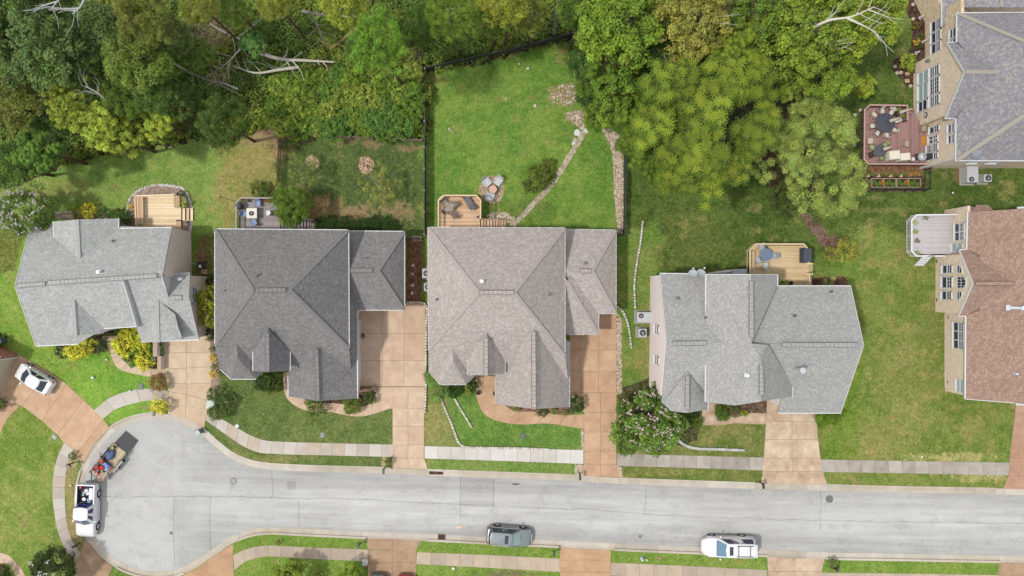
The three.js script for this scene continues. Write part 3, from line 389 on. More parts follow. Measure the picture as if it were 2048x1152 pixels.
{
  const q = sister('large house with dark grey hipped roof and tan driveway', roofDark, {
    NW: [430, 458], NE: [697, 460], R1: [507, 581], R2: [580, 580], SE: [698, 697], SW: [430, 692], front: [[704, 757], [577, 757], [577, 742], [520, 742], [511, 757], [462, 757], [440, 738]], V: [[512, 581], [572, 580]], gut: trim, ventM: M(104, 104, 106), ribs: true,
    A: { top: [633, 690], ridge: [636, 802], L: [[576, 752], [577, 793]], R: [[715, 700], [715, 797]] }, B: { top: [535, 657], ridge: [536, 744], L: [[506, 703], [506, 742]], R: [[580, 703], [580, 742]], hl: 4.9, rh: 6.9 },
    bay: { top: [474, 687], pt: [475, 716], w: [440, 738], s1: [462, 758], s2: [512, 758], e: [527, 743] },
    wing(h, hl, g) {
      const n = plane([700, 462, hl], [809, 463, hl], [757, 541, 4.9]), s = plane([715, 620, hl], [809, 620, hl], [757, 541, 4.9]), ea = plane([809, 463, hl], [809, 620, hl], [757, 541, 4.9]);
      h.face(n, [[694, 462], [809, 463], [757, 541], [690, 541]]); h.face(s, [[690, 541], [757, 541], [809, 620], [715, 620], [690, 600]]); h.face(ea, [[809, 463], [809, 620], [757, 541]]);
      h.cap(n, [809, 463], [757, 541]); h.cap(s, [809, 620], [757, 541]); h.vent(n, [702, 541], [746, 541], M(104, 104, 106)); h.gut(n, [700, 462], [809, 463], g); h.gut(ea, [809, 463], [809, 620], g); h.gut(s, [715, 620], [809, 620], g);
      const low = plane([715, 620, hl], [715, 700, hl], [690, 660, 4.1]); h.face(low, [[715, 620], [715, 720], [690, 720], [690, 580], [702, 598]]); h.gut(low, [715, 620], [715, 797], g);
      h.walls([[690, 463], [809, 463], [809, 620], [690, 620]], hl, brickTan); h.walls([[640, 600], [713, 600], [713, 700], [640, 700]], hl, brickTan, .35, 2.7); const gw = wallFrame([721.6, 632], [721.6, 766]); for (const s0 of [.3, 3.6]) { const g = mesh('garage_door', gw.geo([[s0, 0], [s0 + 2.7, 0], [s0 + 2.7, 2.2], [s0, 2.2]], .04, .04), white, h.o); for (let k = 1; k < 4; k++) mesh('door_panel_rib', onWall(gw, box(2.6, .03, .02, 0, 0, .05), s0 + 1.35, .55 * k), trim, g); } h.pipe(n, 731, 516);
    } });
  q.h.pipe(q.N, 515, 551, black, .1, .4); q.h.pipe(q.W, 450, 581); q.h.pipe(q.E, 661, 575); q.h.build();
  const r = sister('large house with brown grey hipped roof and cedar deck', roofBrown, {
    NW: [856, 455], NE: [1130, 456], R1: [958, 585], R2: [1029, 585], SE: [1130, 712], SW: [857, 700], front: [[1136, 757], [991, 757], [991, 750], [945, 750], [932, 768], [880, 768], [857, 745]], V: [[960, 585], [1027, 585]], gut: gutterDark, ventM: M(98, 90, 88), ribs: true,
    A: { top: [1067, 655], ridge: [1068, 818], L: [[991, 755], [991, 808]], R: [[1139, 683], [1139, 814]] }, B: { top: [972, 668], ridge: [972, 751], L: [[935, 713], [935, 750]], R: [[1010, 713], [1010, 747]], hl: 4.7, rh: 6.8 },
    bay: { top: [905, 697], pt: [906, 722], w: [858, 744], s1: [880, 769], s2: [932, 769], e: [951, 752] },
    wing(h, hl, g) {
      const n = plane([1132, 459, hl], [1232, 460, hl], [1185, 542, 4.9]), s = plane([1197, 627, hl], [1232, 627, hl], [1185, 542, 4.9]), ea = plane([1232, 460, hl], [1232, 627, hl], [1185, 542, 4.9]), e2 = plane([1197, 627, hl], [1197, 668, hl], [1134, 562, 5]), s2 = plane([1135, 669, hl], [1197, 668, hl], [1134, 562, 5]);
      h.face(n, [[1126, 459], [1232, 460], [1185, 542], [1126, 542]]); h.face(ea, [[1232, 460], [1232, 627], [1185, 542]]); h.face(s, [[1185, 542], [1232, 627], [1160, 627], [1126, 580], [1126, 542]]); h.face(e2, [[1134, 562], [1153, 542], [1200, 627], [1197, 668]]); h.face(s2, [[1126, 548], [1134, 562], [1197, 668], [1126, 669]]);
      h.cap(n, [1232, 460], [1185, 542]); h.cap(ea, [1232, 627], [1185, 542]); h.cap(e2, [1134, 562], [1197, 668]); h.vent(n, [1160, 542], [1182, 542], M(98, 90, 88)); h.gut(n, [1132, 459], [1232, 460], g); h.gut(ea, [1232, 460], [1232, 627], g); h.gut(s, [1197, 627], [1232, 627], g); h.gut(e2, [1197, 627], [1197, 668], g); h.gut(s2, [1135, 669], [1197, 668], g);
      const low = plane([1139, 683, hl], [1139, 760, hl], [1120, 700, 3.9]); h.face(low, [[1139, 683], [1139, 760], [1120, 760], [1120, 683]]);
      h.walls([[1126, 460], [1232, 460], [1232, 627], [1126, 627]], hl, brickTan); h.walls([[1126, 560], [1197, 560], [1197, 668], [1126, 668]], hl, brickTan); h.pipe(n, 1171, 526, M(120, 120, 116), .09, .2);
    } });
  r.h.hood(r.N, 964, 563); r.h.pipe(r.E, 1100, 588, M(130, 124, 120), .1, .2); r.h.pipe(r.W, 874, 599); r.h.build();
}
// ---- light grey roofed house, upper left ----
{
  const h = new House('light grey roofed house with raw wood deck on the left', roofLight);
  const N = plane([30, 572, 6.4], [325, 551, 6.4], [343, 456, 3.9]), S = plane([30, 572, 6.4], [325, 551, 6.4], [72, 692, 3.7]), G = plane([283, 684, 2.9], [398, 679, 2.9], [262, 560, 5.9]);
  h.face(N, [[30, 572], [325, 551], [343, 456], [62, 446]]); h.face(S, [[30, 572], [245, 557], [273, 653], [207, 657], [157, 688], [72, 692]]); h.face(G, [[238, 556], [325, 551], [337, 595], [378, 594], [398, 678], [283, 684]]);
  const EN = plane([337, 595, G.at(337, 595).y], [378, 594, G.at(378, 594).y], [380, 546, 3.7]); h.face(EN, [[337, 595], [378, 594], [380, 546], [343, 548]]);
  // rear cross gable
  const t = N.at(159, 518).y, gl = plane([159, 518, t], [155, 439, t], [107, 443, N.at(107, 478).y + .15]), gr = plane([159, 518, t], [155, 439, t], [237, 437, N.at(237, 458).y]); h.face(gl, [[159, 518], [155, 439], [106, 443], [108, 477]]); h.face(gr, [[159, 518], [155, 439], [237, 437], [237, 458]]);
  h.closing([gl.at(107, 444).add(V(.1, -.15, .2)), gr.at(236, 438).add(V(-.1, -.15, .2)), gl.at(155, 441).add(V(0, -.2, .2))], vinyl);
  h.cap(gl, [155, 440], [159, 517]);
  // front gables
  const f = (top, r, L0, L1, R0, R1, hL, hR) => { const y = (top[2] ?? S.at(...top).y), a = plane([top[0], top[1], y], [r[0], r[1], y], [...L1, hL]), b = plane([top[0], top[1], y], [r[0], r[1], y], [...R1, hR]); h.face(a, [top, r, L1, L0]); h.face(b, [top, r, R1, R0]); h.cap(a, top, r); h.closing([a.at(...L1).add(V(.1, -.15, -.2)), b.at(...R1).add(V(-.1, -.15, -.2)), a.at(...r).add(V(0, -.2, -.2))], vinyl); return [a, b]; };
  f([147, 598], [152, 671], [129, 655], [132, 670], [206, 653], [207, 666], S.at(132, 666).y + .15, S.at(207, 655).y);
  const ga = f([315, 600, G.at(315, 600).y], [317, 684], [292, 646], [286, 684], [350, 628], [362, 676], 2.95, G.at(350, 640).y + .5);
  h.closing([ga[1].at(351, 640), ga[1].at(362, 675), G.at(360, 678), G.at(351, 648)], white, 'dormer_cheek');
  h.closing([S.at(247, 560).add(V(0, -.1, 0)), S.at(273, 652).add(V(0, -.1, 0)), S.at(273, 652).add(V(0, -1.1, 0)), S.at(247, 560).add(V(0, -.6, 0))], white, 'step_wall');
  h.closing([at(323, 551, 6.3), at(344, 551, 3.8), at(338, 596, 4.8)], white, 'step_wall');
  h.vent(N, [97, 566], [315, 551.5]); h.vent(N, [37, 571.5], [91, 567.5]); h.vent(G, [343, 596], [364, 595.5]); h.pipe(N, 227, 482); h.hood(N, 200, 544, .1); h.hood(EN, 362, 558);
  h.gut(N, [237, 457], [343, 455]); h.gut(S, [72, 692], [157, 688]); h.gut(S, [207, 657], [273, 653]); h.gut(G, [283, 684], [398, 679]); h.gut(EN, [343, 548], [380, 546]); h.rake(N, [62, 446], [30, 572], trim); h.rake(S, [30, 572], [72, 692], trim); h.rake(gr, [237, 437], [237, 457]); h.rake(gl, [106, 443], [108, 476]); h.rake(S, [245, 558], [273, 653]);
  h.build();
  const W = wallFrame([382, 463], [384, 556]), W2 = wallFrame([414, 553], [417, 671]); mesh('wall', W.geo([[0, 0], [W.L, 0], [W.L, 4.6], [W.hit(324, 551)[0] * .96, 6.15], [0, 3.85]], 0, .3), brickPink, h.o); const r2 = W2.hit(378, 594);
  mesh('wall', W2.geo([[0, 0], [W2.L, 0], [W2.L, 2.75], [r2[0], G.at(378, 594).y - .12], [0, 3.55]], 0, .3), brickPink, h.o);
  windowOn(h.o, W2, 392.5, 383.6, 575, 588.5, { cols: 1, rows: 1 }); windowOn(h.o, W2, 392.5, 383.6, 593, 607, { cols: 1, rows: 1 });
  h.walls([[66, 456], [343, 462], [343, 551], [273, 651], [157, 686], [74, 688]], 3.8, brickPink, .6, 3.1); h.walls([[280, 556], [340, 556], [384, 550], [396, 676], [285, 680]], 2.9, brickPink, .3, 2.7); h.walls([[150, 655], [205, 650], [205, 664], [155, 669]], 3.2, brickPink, .15, 3);
  const st = mesh('entrance_step', prism([[207, 672], [252, 670], [252, 678], [229, 680], [208, 681]].map(g2), 0, .2), DR.a[0], h.o);
  const gd = wallFrame([336, 672], [400, 667]); mesh('garage_door', gd.geo([[0, 0], [gd.L, 0], [gd.L, 2.2], [0, 2.2]], -.3, .05), white, h.o);
}
// ---- grey house with two dishes ----
{
  const h = new House('grey roofed house with two dishes and pale brick side wall', roofGrey);
  const WN = plane([1333, 687, 7.6], [1432, 686, 7.6], [1320, 547, 5.3]), WS = plane([1333, 687, 7.6], [1432, 686, 7.6], [1323, 804, 5.7]); h.face(WN, [[1320, 547], [1410, 548], [1450, 686], [1333, 687]]); h.face(WS, [[1333, 687], [1450, 686], [1412, 800], [1412, 786], [1375, 741], [1323, 804]]);
  const CW = plane([1412, 549, 6.9], [1411, 804, 6.9], [1502, 600, 8.7]), CE = plane([1502, 549, 8.7], [1502, 690, 8.7], [1555, 571, 6.2]), SE = plane([1527, 700, CW.at(1522, 740).y], [1522, 800, CW.at(1522, 740).y], [1585, 770, 5.3]);
  h.face(CW, [[1412, 549], [1502, 549], [1503, 688], [1523, 716], [1522, 803], [1471, 811], [1411, 804]]); h.face(CE, [[1502, 549], [1555, 549], [1555, 571], [1503, 688]]); h.face(SE, [[1523, 714], [1537, 690], [1585, 770], [1585, 793], [1522, 803]]);
  { const a = CW.at(1501, 687), b = CW.at(1523.5, 718), c = SE.at(1538, 690), n = b.clone().sub(a).cross(c.clone().sub(a)).normalize(); if (n.y < 0) n.negate(); h.f.push(polyGeo([a, b, c], n, .14)); }
  const EN = plane([1520, 690, 8], [1727, 690, 8], [1701, 572, 5.5]), ES = plane([1520, 690, 8], [1727, 690, 8], [1681, 826, 3.5]); h.face(EN, [[1503, 690], [1555, 572], [1701, 572], [1727, 690]]); h.face(ES, [[1503, 688], [1727, 690], [1681, 826], [1556, 826], [1563, 796], [1530, 780]]);
  const gy = WS.at(1375, 742).y, gl = plane([1375, 742, gy], [1373, 825, gy], [1323, 804, 5.3]), gr = plane([1375, 742, gy], [1373, 825, gy], [1416, 819, 5.3]); h.face(gl, [[1375, 742], [1373, 826], [1342, 822], [1322, 804]]); h.face(gr, [[1375, 742], [1373, 826], [1416, 819], [1416, 790]]);
  h.vent(WN, [1345, 686.5], [1412, 686]); h.vent(CW, [1502, 562], [1502, 674]); h.vent(CW, [1522, 730], [1522, 790]); h.vent(EN, [1564, 689], [1714, 690]); h.vent(gl, [1374.5, 752], [1373.5, 818]);
  h.gut(WN, [1320, 547], [1410, 548]); h.gut(CW, [1412, 549], [1411.5, 660]); h.gut(CW, [1411, 716], [1411, 804]); h.gut(EN, [1555, 572], [1701, 572]); h.gut(ES, [1556, 826], [1681, 826]); h.gut(SE, [1585, 770], [1585, 794]); h.gut(CE, [1555, 549], [1555, 572]); h.gut(gr, [1416, 795], [1416, 819]); h.rake(EN, [1701, 572], [1727, 690], trim); h.rake(ES, [1727, 690], [1681, 826], trim); h.rake(WN, [1320, 547], [1333, 687], trim); h.rake(CW, [1412, 549], [1502, 549], trim); h.rake(CE, [1502, 549], [1555, 549], trim);
  h.pipe(WN, 1355, 596); h.pipe(EN, 1588, 631); h.pipe(EN, 1661, 583); h.pipe(CW, 1409, 635); h.hood(CW, 1493, 750);
  h.later.push(() => { const p = ES.at(1592, 737); mesh('flue', [cyl(.16, .16, 1.6, p.x, p.y + .6, p.z), cyl(.26, .26, .12, p.x, p.y + 1.45, p.z), cyl(.2, .2, .1, p.x, p.y + 1.3, p.z)], M(206, 208, 212, .35), h.roof); });
  h.closing([at(1408, 551, 5.4), at(1412, 551, 6.8), at(1412, 660, 6.8), at(1410, 655, 7)], white, 'step_wall'); h.closing([at(1407, 801, 5.7), at(1411, 802, 6.8), at(1411, 716, 6.8)], white, 'step_wall');
  h.build();
  const W = wallFrame([1300.5, 552], [1298, 774]), pk = W.hit(1333, 687)[0]; mesh('wall', W.geo([[0, 0], [W.L, 0], [W.L, 5.5], [pk, 7.4], [0, 5.1]], 0, .25), brickPale, h.o); for (const y of [[650, 667], [712, 729]]) windowOn(h.o, W, 1310.7, 1319, ...y, { cols: 1, rows: 1 });
  h.walls([[1326, 552], [1440, 549], [1440, 800], [1326, 803]], 5.4, brickPale, .35, 5.2); h.walls([[1412, 552], [1530, 552], [1530, 620], [1515, 700], [1515, 795], [1471, 803], [1412, 800]], 6.4, brickPale, .3, 6.3); h.walls([[1500, 572], [1701, 572], [1690, 690], [1681, 826], [1558, 824], [1560, 790], [1500, 790]], 3.5, brickPale, .4, 3.3);
  h.walls([[1430, 544], [1470, 538], [1493, 538], [1493, 560], [1430, 560]], 3, brickPale, .02, 2.8); mesh('bay_roof', [prism([[1428, 546], [1468, 543], [1468, 556], [1428, 556]].map((p) => { const q = at(p[0], p[1], 3.1); return [q.x, q.z]; }), 2.9, 3.1)], M(150, 152, 150, .9), h.o); mesh('bay_roof', [prism([[1464, 539], [1493, 538], [1493, 556], [1464, 556]].map((p) => { const q = at(p[0], p[1], 3.3); return [q.x, q.z]; }), 3.1, 3.3)], M(176, 182, 192, .7), h.o);
  // two dish antennas
  for (const [px, py, turn, lab] of [[1383, 548, .2, 'grey dish antenna at the roof edge, left one of the pair'], [1399, 547, -.35, 'grey dish antenna at the roof edge, right one of the pair']]) {
    const t = thing('satellite_dish', lab, 'satellite dish', WN.at(px, py), turn, 'dishes on the grey house'); const prof = []; for (let k = 0; k <= 8; k++) prof.push(new THREE.Vector2(.42 * k / 8, .09 * (k / 8) ** 2)); const d = new THREE.LatheGeometry(prof, 20).rotateX(-.55); d.translate(0, .5, 0); mesh('reflector', d, new THREE.MeshPhysicalMaterial({ color: C(196, 202, 206), roughness: .5, side: THREE.DoubleSide }), t); mesh('mast', bar(V(0, -.1, .15), V(0, .5, .02), .03), M(150, 150, 150, .5), t); mesh('feed_arm', bar(V(0, .45, -.3), V(0, 1.02, -.5), .02), M(190, 190, 190, .5), t); mesh('receiver', box(.12, .12, .16, 0, 1.02, -.5), M(226, 228, 230, .5), t);
  }
}
// ---- rust-brown roofed house at the right edge ----
{
  const h = new House('tan brick house with rust brown roof at the right edge', roofRust);
  const WP = plane([1936, 424, 3.7], [1931, 797, 3.7], [2110, 600, 7.6]), gN = plane([1946, 567, 5.8], [2060, 567, 5.8], [1919, 502, 3.7]), gS = plane([1946, 567, 5.8], [2060, 567, 5.8], [1918, 631, 3.7]);
  h.face(WP, [[1936, 424], [2036, 418], [2150, 418], [2150, 820], [2030, 806], [1931, 797], [1933, 631], [1960, 620], [1960, 510], [1934, 498]]); h.face(gN, [[1946, 567], [2060, 567], [1990, 498], [1919, 500]]); h.face(gS, [[1946, 567], [2060, 567], [1990, 633], [1918, 632]]);
  const by = plane([1936, 424, 3.5], [1988, 422, 3.5], [1953, 409.5, 2.9]); h.face(by, [[1936, 424], [1948, 416], [1953, 409.5], [1976, 410], [1989, 422]]);
  h.vent(gN, [1950, 567], [2036, 567], M(108, 88, 82), false); h.gut(WP, [1936, 424], [1934, 498], white, .16); h.gut(WP, [1932, 633], [1931, 798], white, .16); h.rake(gN, [1919, 501], [1946, 567]); h.rake(gS, [1918, 631], [1946, 567]); h.gut(gN, [1919, 499], [1949, 499]); h.gut(gS, [1918, 632], [1948, 632]); h.gutter(at(2034, 416, 3.5), at(2110, 412, 3.5), white, .2); h.gutter(at(2031, 808, 3.5), at(2110, 810, 3.5), white, .2); h.rake(WP, [1931, 798], [2030, 806], trim);
  h.later.push(() => { const p = WP.at(2016, 615), q = WP.at(2040, 616); mesh('flue', [box(.5, .06, .5, p.x, p.y + .08, p.z), bar(p, q.clone().add(V(0, .3, 0)), .14, 12), cyl(.2, .2, .12, q.x, q.y + .35, q.z)], M(226, 232, 240, .35), h.roof); }); h.pipe(WP, 2030, 747, M(236, 236, 238, .5), .08, .3);
  h.build();
  const W = wallFrame([1871, 513], [1871, 624]), pk = W.hit(1946, 567)[0]; mesh('wall', W.geo([[0, 0], [W.L, 0], [W.L, 3.6], [pk, 5.65], [0, 3.6]], 0, .25), brickTan, h.o);
  for (const [a, b, c, d, n] of [[1886, 1906, 530, 547, 1], [1885, 1906, 553, 576.5, 1], [1885, 1905, 582, 600, 1]]) windowOn(h.o, W, a, b, c, d, { cols: n === 1 ? 3 : 2, rows: 2, lower: 1 });
  const arch = (x0, x1, y0, y1, kind) => { const s = [W.hit(x0, y0)[0], W.hit(x0, y1)[0]].sort((a, b) => a - b), t0 = W.hit(x0, (y0 + y1) / 2)[1], t1 = W.hit(x1, (y0 + y1) / 2)[1], w = s[1] - s[0], hh = t1 - t0; const mk = (k) => { const g = new THREE.Shape(); if (kind === 0) { const r = w / 2 - k; g.moveTo(-r, k); g.lineTo(r, k); g.lineTo(r, hh - w / 2); g.absarc(0, hh - w / 2, r, 0, Math.PI); g.lineTo(-r, k); } else { g.moveTo(-(w / 2 - k), k); g.lineTo(w / 2 - k, k); if (kind > 0) { g.lineTo(w / 2 - k, hh * .35); g.quadraticCurveTo(w * .3, hh - k, -(w / 2 - k), hh - k); } else { g.lineTo(w / 2 - k, hh - k); g.quadraticCurveTo(-w * .3, hh - k, -(w / 2 - k), hh * .35); } g.lineTo(-(w / 2 - k), k); } return g; }; const o1 = mk(0); o1.holes.push(mk(.07)); const fr = new THREE.ExtrudeGeometry(o1, { depth: .09, bevelEnabled: false }), gl = new THREE.ExtrudeGeometry(mk(.06), { depth: .02, bevelEnabled: false }).translate(0, 0, .02); const mu = []; if (kind === 0) for (let k = -1; k <= 1; k++) mu.push(box(.03, hh * .8, .03, k * w / 4, hh * .45, .06)); mu.push(box(w * .9, .03, .03, 0, hh * .45, .062)); const sc = (s[0] + s[1]) / 2, o = mesh('arched_window', onWall(W, fr, sc, t0, .01), white, h.o); mesh('pane', onWall(W, gl, sc, t0, .01), glassM, o); mesh('glazing_bars', onWall(W, merge(mu), sc, t0, .01), white, o); };
  arch(1915, 1926, 530, 547, -1); arch(1915, 1934, 553, 577, 0); arch(1915, 1926, 583, 600, 1);
  const W2 = wallFrame([1889, 420], [1890, 782]); mesh('wall', W2.geo([[0, 0], [W2.L, 0], [W2.L, 3.55], [0, 3.55]], 0, .25), brickTan, h.o); windowOn(h.o, W2, 1910.7, 1930, 446, 481.5, { lights: 2, cols: 2, rows: 3, lower: 1 }); windowOn(h.o, W2, 1908, 1929, 644.6, 698, { lights: 3, cols: 3, rows: 3, lower: 1 }); windowOn(h.o, W2, 1914, 1929, 759, 784, { cols: 1, rows: 1, pane: glassPale });
  windowOn(h.o, W2, 1905, 1927, 486, 504, { cols: 1, rows: 1, pane: glassPale, name: 'patio_door' });
  for (const [x, y] of [[1874, 523], [1874, 600], [1897, 634], [1896, 764]]) { const w = x < 1880 ? W : W2, q = w.hit(x, y); mesh('wall_vent', onWall(w, box(.34, .1, .04, 0, 0, .02), q[0], q[1], .01), black, h.o); }
  h.walls([[1931, 430], [2110, 424], [2110, 800], [1931, 792]], 3.7, brickTan, .3, 3.5); h.walls([[1922, 506], [1960, 506], [1960, 626], [1920, 626]], 3.7, brickTan, .05, 3.5);
  const gw = wallFrame([1908, 431], [1938, 418]); windowAt(h.o, gw, gw.L * .6, 1, .9, 1.3, { cols: 2, rows: 2 }); mesh('wall', gw.geo([[0, 0], [gw.L, 0], [gw.L, 2.8], [0, 2.8]], 0, .1), brickTan, h.o);
}
// ---- blue-grey roofed tall house, upper right ----
{
  const h = new House('tall buff brick house with blue grey roof in the upper right', roofBlue), capM = M(176, 170, 160, .95);
  const e = 5.8, W = plane([1914, 26, e], [1912, 321, e], [2048, 150, 9.6]), N = plane([1914, 26, e], [2110, 25, e], [2048, 82, 9.6]), S = plane([1912, 321, e], [2110, 321, e], [2048, 231, 9.6]), gN = plane([1929, 144, 8.2], [2045, 144, 8.2], [1894, 85, 5.6]), gS = plane([1929, 144, 8.2], [2045, 144, 8.2], [1890, 237, 5.6]);
  h.face(W, [[1914, 26], [2048, 82], [2120, 112], [2120, 186], [2048, 231], [1912, 321], [1912.7, 237], [1940, 200], [1940, 110], [1914, 82]]); h.face(N, [[1914, 26], [2130, 25], [2130, 116], [2048, 82]]); h.face(S, [[1912, 321], [2130, 321], [2130, 180], [2048, 231]]); h.face(gN, [[1894, 85], [1929, 144], [2045, 144], [1975, 85]]); h.face(gS, [[1890, 237], [1929, 144], [2045, 144], [1975, 237]]);
  const L = plane([1884, 0, 3.2], [1884, 53, 3.2], [2000, 0, 6.2]); h.face(L, [[1884, -40], [1884, 53], [1914, 39], [1916, 15], [2003, 15], [2003, -40]]);
  h.face(plane([2003, -40, 6.25], [2003, 15, 6.25], [2130, 0, 6.25]), [[2003, -40], [2003, 15], [2130, 15], [2130, -40]]);
  h.cap(W, [1916, 27], [2048, 82], capM, .34); h.cap(W, [1914, 320], [2048, 231], capM, .34); h.cap(gN, [1930, 144], [2045, 144], capM, .34); h.cap(L, [2003, -38], [2003, 12], capM, .3);
  h.gut(W, [1914, 26], [1914, 84], white, .13); h.gut(W, [1912.5, 237], [1912, 321], white, .13); h.gut(N, [1914, 26], [2110, 25], white, .13); h.gut(S, [1912, 321], [2110, 321], white, .13); h.gut(L, [1884, -20], [1884, 53], white, .13); h.rake(gN, [1894, 86], [1929, 144], trim); h.rake(gS, [1890, 237], [1929, 144], trim); h.gut(gN, [1894, 85], [1914, 85], white, .1); h.gut(gS, [1890, 237], [1912, 237], white, .1);
  h.build();
  const A = wallFrame([1827, 129], [1827, 256]), pk = A.hit(1929, 144)[0]; mesh('wall', A.geo([[0, 0], [A.L, 0], [A.L, 5.5], [pk, 8.05], [0, 5.5]], 0, .3), brickTan, h.o);
  for (const [a, b, c, d, p, k] of [[1838, 1858, 143, 166, glassPale, 1], [1838, 1857, 167, 200, glassPale, 1], [1838, 1856, 201, 222, glassM, 1]]) windowOn(h.o, A, a, b, c, d, { cols: k, rows: k, pane: p });
  for (const [a, b, c, d] of [[1861, 1880, 132, 153], [1861, 1880, 155, 189], [1861, 1880, 191, 212]]) windowOn(h.o, A, a, b, c, d, { cols: 4, rows: 2 });
  const B = wallFrame([1850, -20], [1850, 130]); mesh('wall', B.geo([[0, 0], [B.L, 0], [B.L, 5.6], [3.2, 5.6], [3.2, 3.1], [0, 3.1]], 0, .3), brickBuff, h.o); for (const y of [[40, 62], [63, 84], [85, 106]]) windowOn(h.o, B, 1864, 1883, ...y, { cols: 2, rows: 3, lower: 1 }); windowOn(h.o, B, 1901, 1913.5, 57, 76, { cols: 1, rows: 1 }); windowOn(h.o, B, 1901, 1913.5, 78, 96, { cols: 1, rows: 1 });
  const D = wallFrame([1840, 250], [1840, 336]); mesh('wall', D.geo([[0, 0], [D.L, 0], [D.L, 5.6], [0, 5.6]], 0, .3), brickTan, h.o); for (const [a, b, c, d, k] of [[1860.5, 1879.6, 252, 266, 2], [1859, 1877, 271, 286, 1], [1860, 1877, 306, 319, 2], [1897.5, 1911, 247, 266, 1], [1897.5, 1911, 269, 287, 1]]) windowOn(h.o, D, a, b, c, d, { cols: k, rows: 2, lower: 1, lights: k === 1 && a < 1890 ? 2 : 1 }); windowOn(h.o, D, 1855, 1877, 288, 305, { cols: 3, rows: 3, name: 'patio_door' });
  const F = wallFrame([1846.5, 336.5], [2110, 336.5]); mesh('wall', F.geo([[0, 0], [F.L, 0], [F.L, 5.6], [0, 5.6]], 0, .3), brickTan, h.o); windowAt(h.o, F, 2.6, 3.4, 1, 1.4); windowAt(h.o, F, 4.4, 3.4, 1, 1.4); windowAt(h.o, F, 9.5, 3.4, 1, 1.4);
  mesh('corner_board', [beam(at(1840, 337, 0), at(1840, 337, 0).add(V(0, 5.6, 0)), .12, .12)], white, h.o);
  const q = A.hit(1824 + 36, 311 - 80); mesh('wall_clock', onWall(A, new THREE.CylinderGeometry(.28, .28, .06, 20).rotateX(Math.PI / 2), A.hit(1852, 230)[0], A.hit(1852, 230)[1], .04), M(50, 46, 46), h.o); mesh('clock_face', onWall(A, new THREE.CylinderGeometry(.2, .2, .03, 20).rotateX(Math.PI / 2), A.hit(1852, 230)[0], A.hit(1852, 230)[1], .08), M(220, 214, 206), h.o.children.at(-1));
  mesh('wall_lamp', onWall(A, merge([box(.2, .3, .2, 0, 0, .15), box(.3, .05, .3, 0, .17, .15)]), A.hit(1858, 122)[0] > 0 ? A.hit(1858, 122)[0] : .4, 2.6, 0), M(110, 130, 120, .5), h.o);
  h.walls([[1846, -40], [2120, -40], [2120, 320], [1916, 318], [1912, 90], [1890, 50]], 3.2, brickBuff, .6, 3);
  const dish = thing('satellite_dish', 'grey dish antenna on the blue grey roof corner', 'satellite dish', S.at(1946, 311), .6); { const prof = []; for (let k = 0; k <= 8; k++) prof.push(new THREE.Vector2(.4 * k / 8, .08 * (k / 8) ** 2)); mesh('reflector', new THREE.LatheGeometry(prof, 18).scale(1.2, 1, .8).rotateX(-.4).translate(0, .45, 0), new THREE.MeshPhysicalMaterial({ color: C(150, 158, 170), roughness: .5, side: THREE.DoubleSide }), dish); mesh('mast', bar(V(0, -.1, 0), V(0, .5, 0), .03), M(190, 190, 190, .5), dish); mesh('feed_arm', bar(V(0, .45, 0), V(-.4, .7, -.3), .02), M(220, 220, 220, .5), dish); }
}
// ---- red brick house corner at the left edge ----
{
  const h = new House('red brick house with beige garage door at the left edge', roofDark); const G = wallFrame([37, 708], [-20, 828]), Bk = wallFrame([37, 706], [-60, 660]);
  const q = G.A.clone(), p = G.p(G.L, 0), r = Bk.p(Bk.L, 0), s = r.clone().add(p).sub(q); const e = 2.7;
  mesh('wall', prism([[q.x, q.z], [p.x, p.z], [s.x, s.z], [r.x, r.z]], -.05, e - .1), brickRed, h.o);
  mesh('garage_door', G.geo([[.45, 0], [5.4, 0], [5.4, 2.3], [.45, 2.3]], .03, .04), M(216, 200, 176, .7), h.o); const pm = h.o.children.at(-1); for (let k = 1; k < 4; k++) mesh('door_panel_rib', onWall(G, box(4.9, .03, .02, 0, 0, .045), 2.9, 2.3 / 4 * k), M(196, 180, 156, .7), pm);
  mesh('door_trim', [onWall(G, box(5.2, .14, .08, 0, 0, .04), 2.92, 2.4), onWall(G, box(.14, 2.4, .08, 0, 0, .04), .36, 1.2)], white, h.o);
  const c = q.clone().add(s).multiplyScalar(.5); const ring = [q, p, s, r].map((v) => { const d = v.clone().sub(c); return c.clone().addScaledVector(d, 1.02).setY(e); }); const top = c.clone().setY(5.6); h.f = []; for (let k = 0; k < 4; k++) { const a = ring[k], b = ring[(k + 1) % 4], n = b.clone().sub(a).cross(top.clone().sub(a)).normalize(); if (n.y < 0) n.negate(); h.f.push(polyGeo([a, b, top], n, .12)); } h.build();
  for (let k = 0; k < 4; k++) h.gutter(ring[k].clone().add(V(0, -.05, 0)), ring[(k + 1) % 4].clone().add(V(0, -.05, 0)));
}
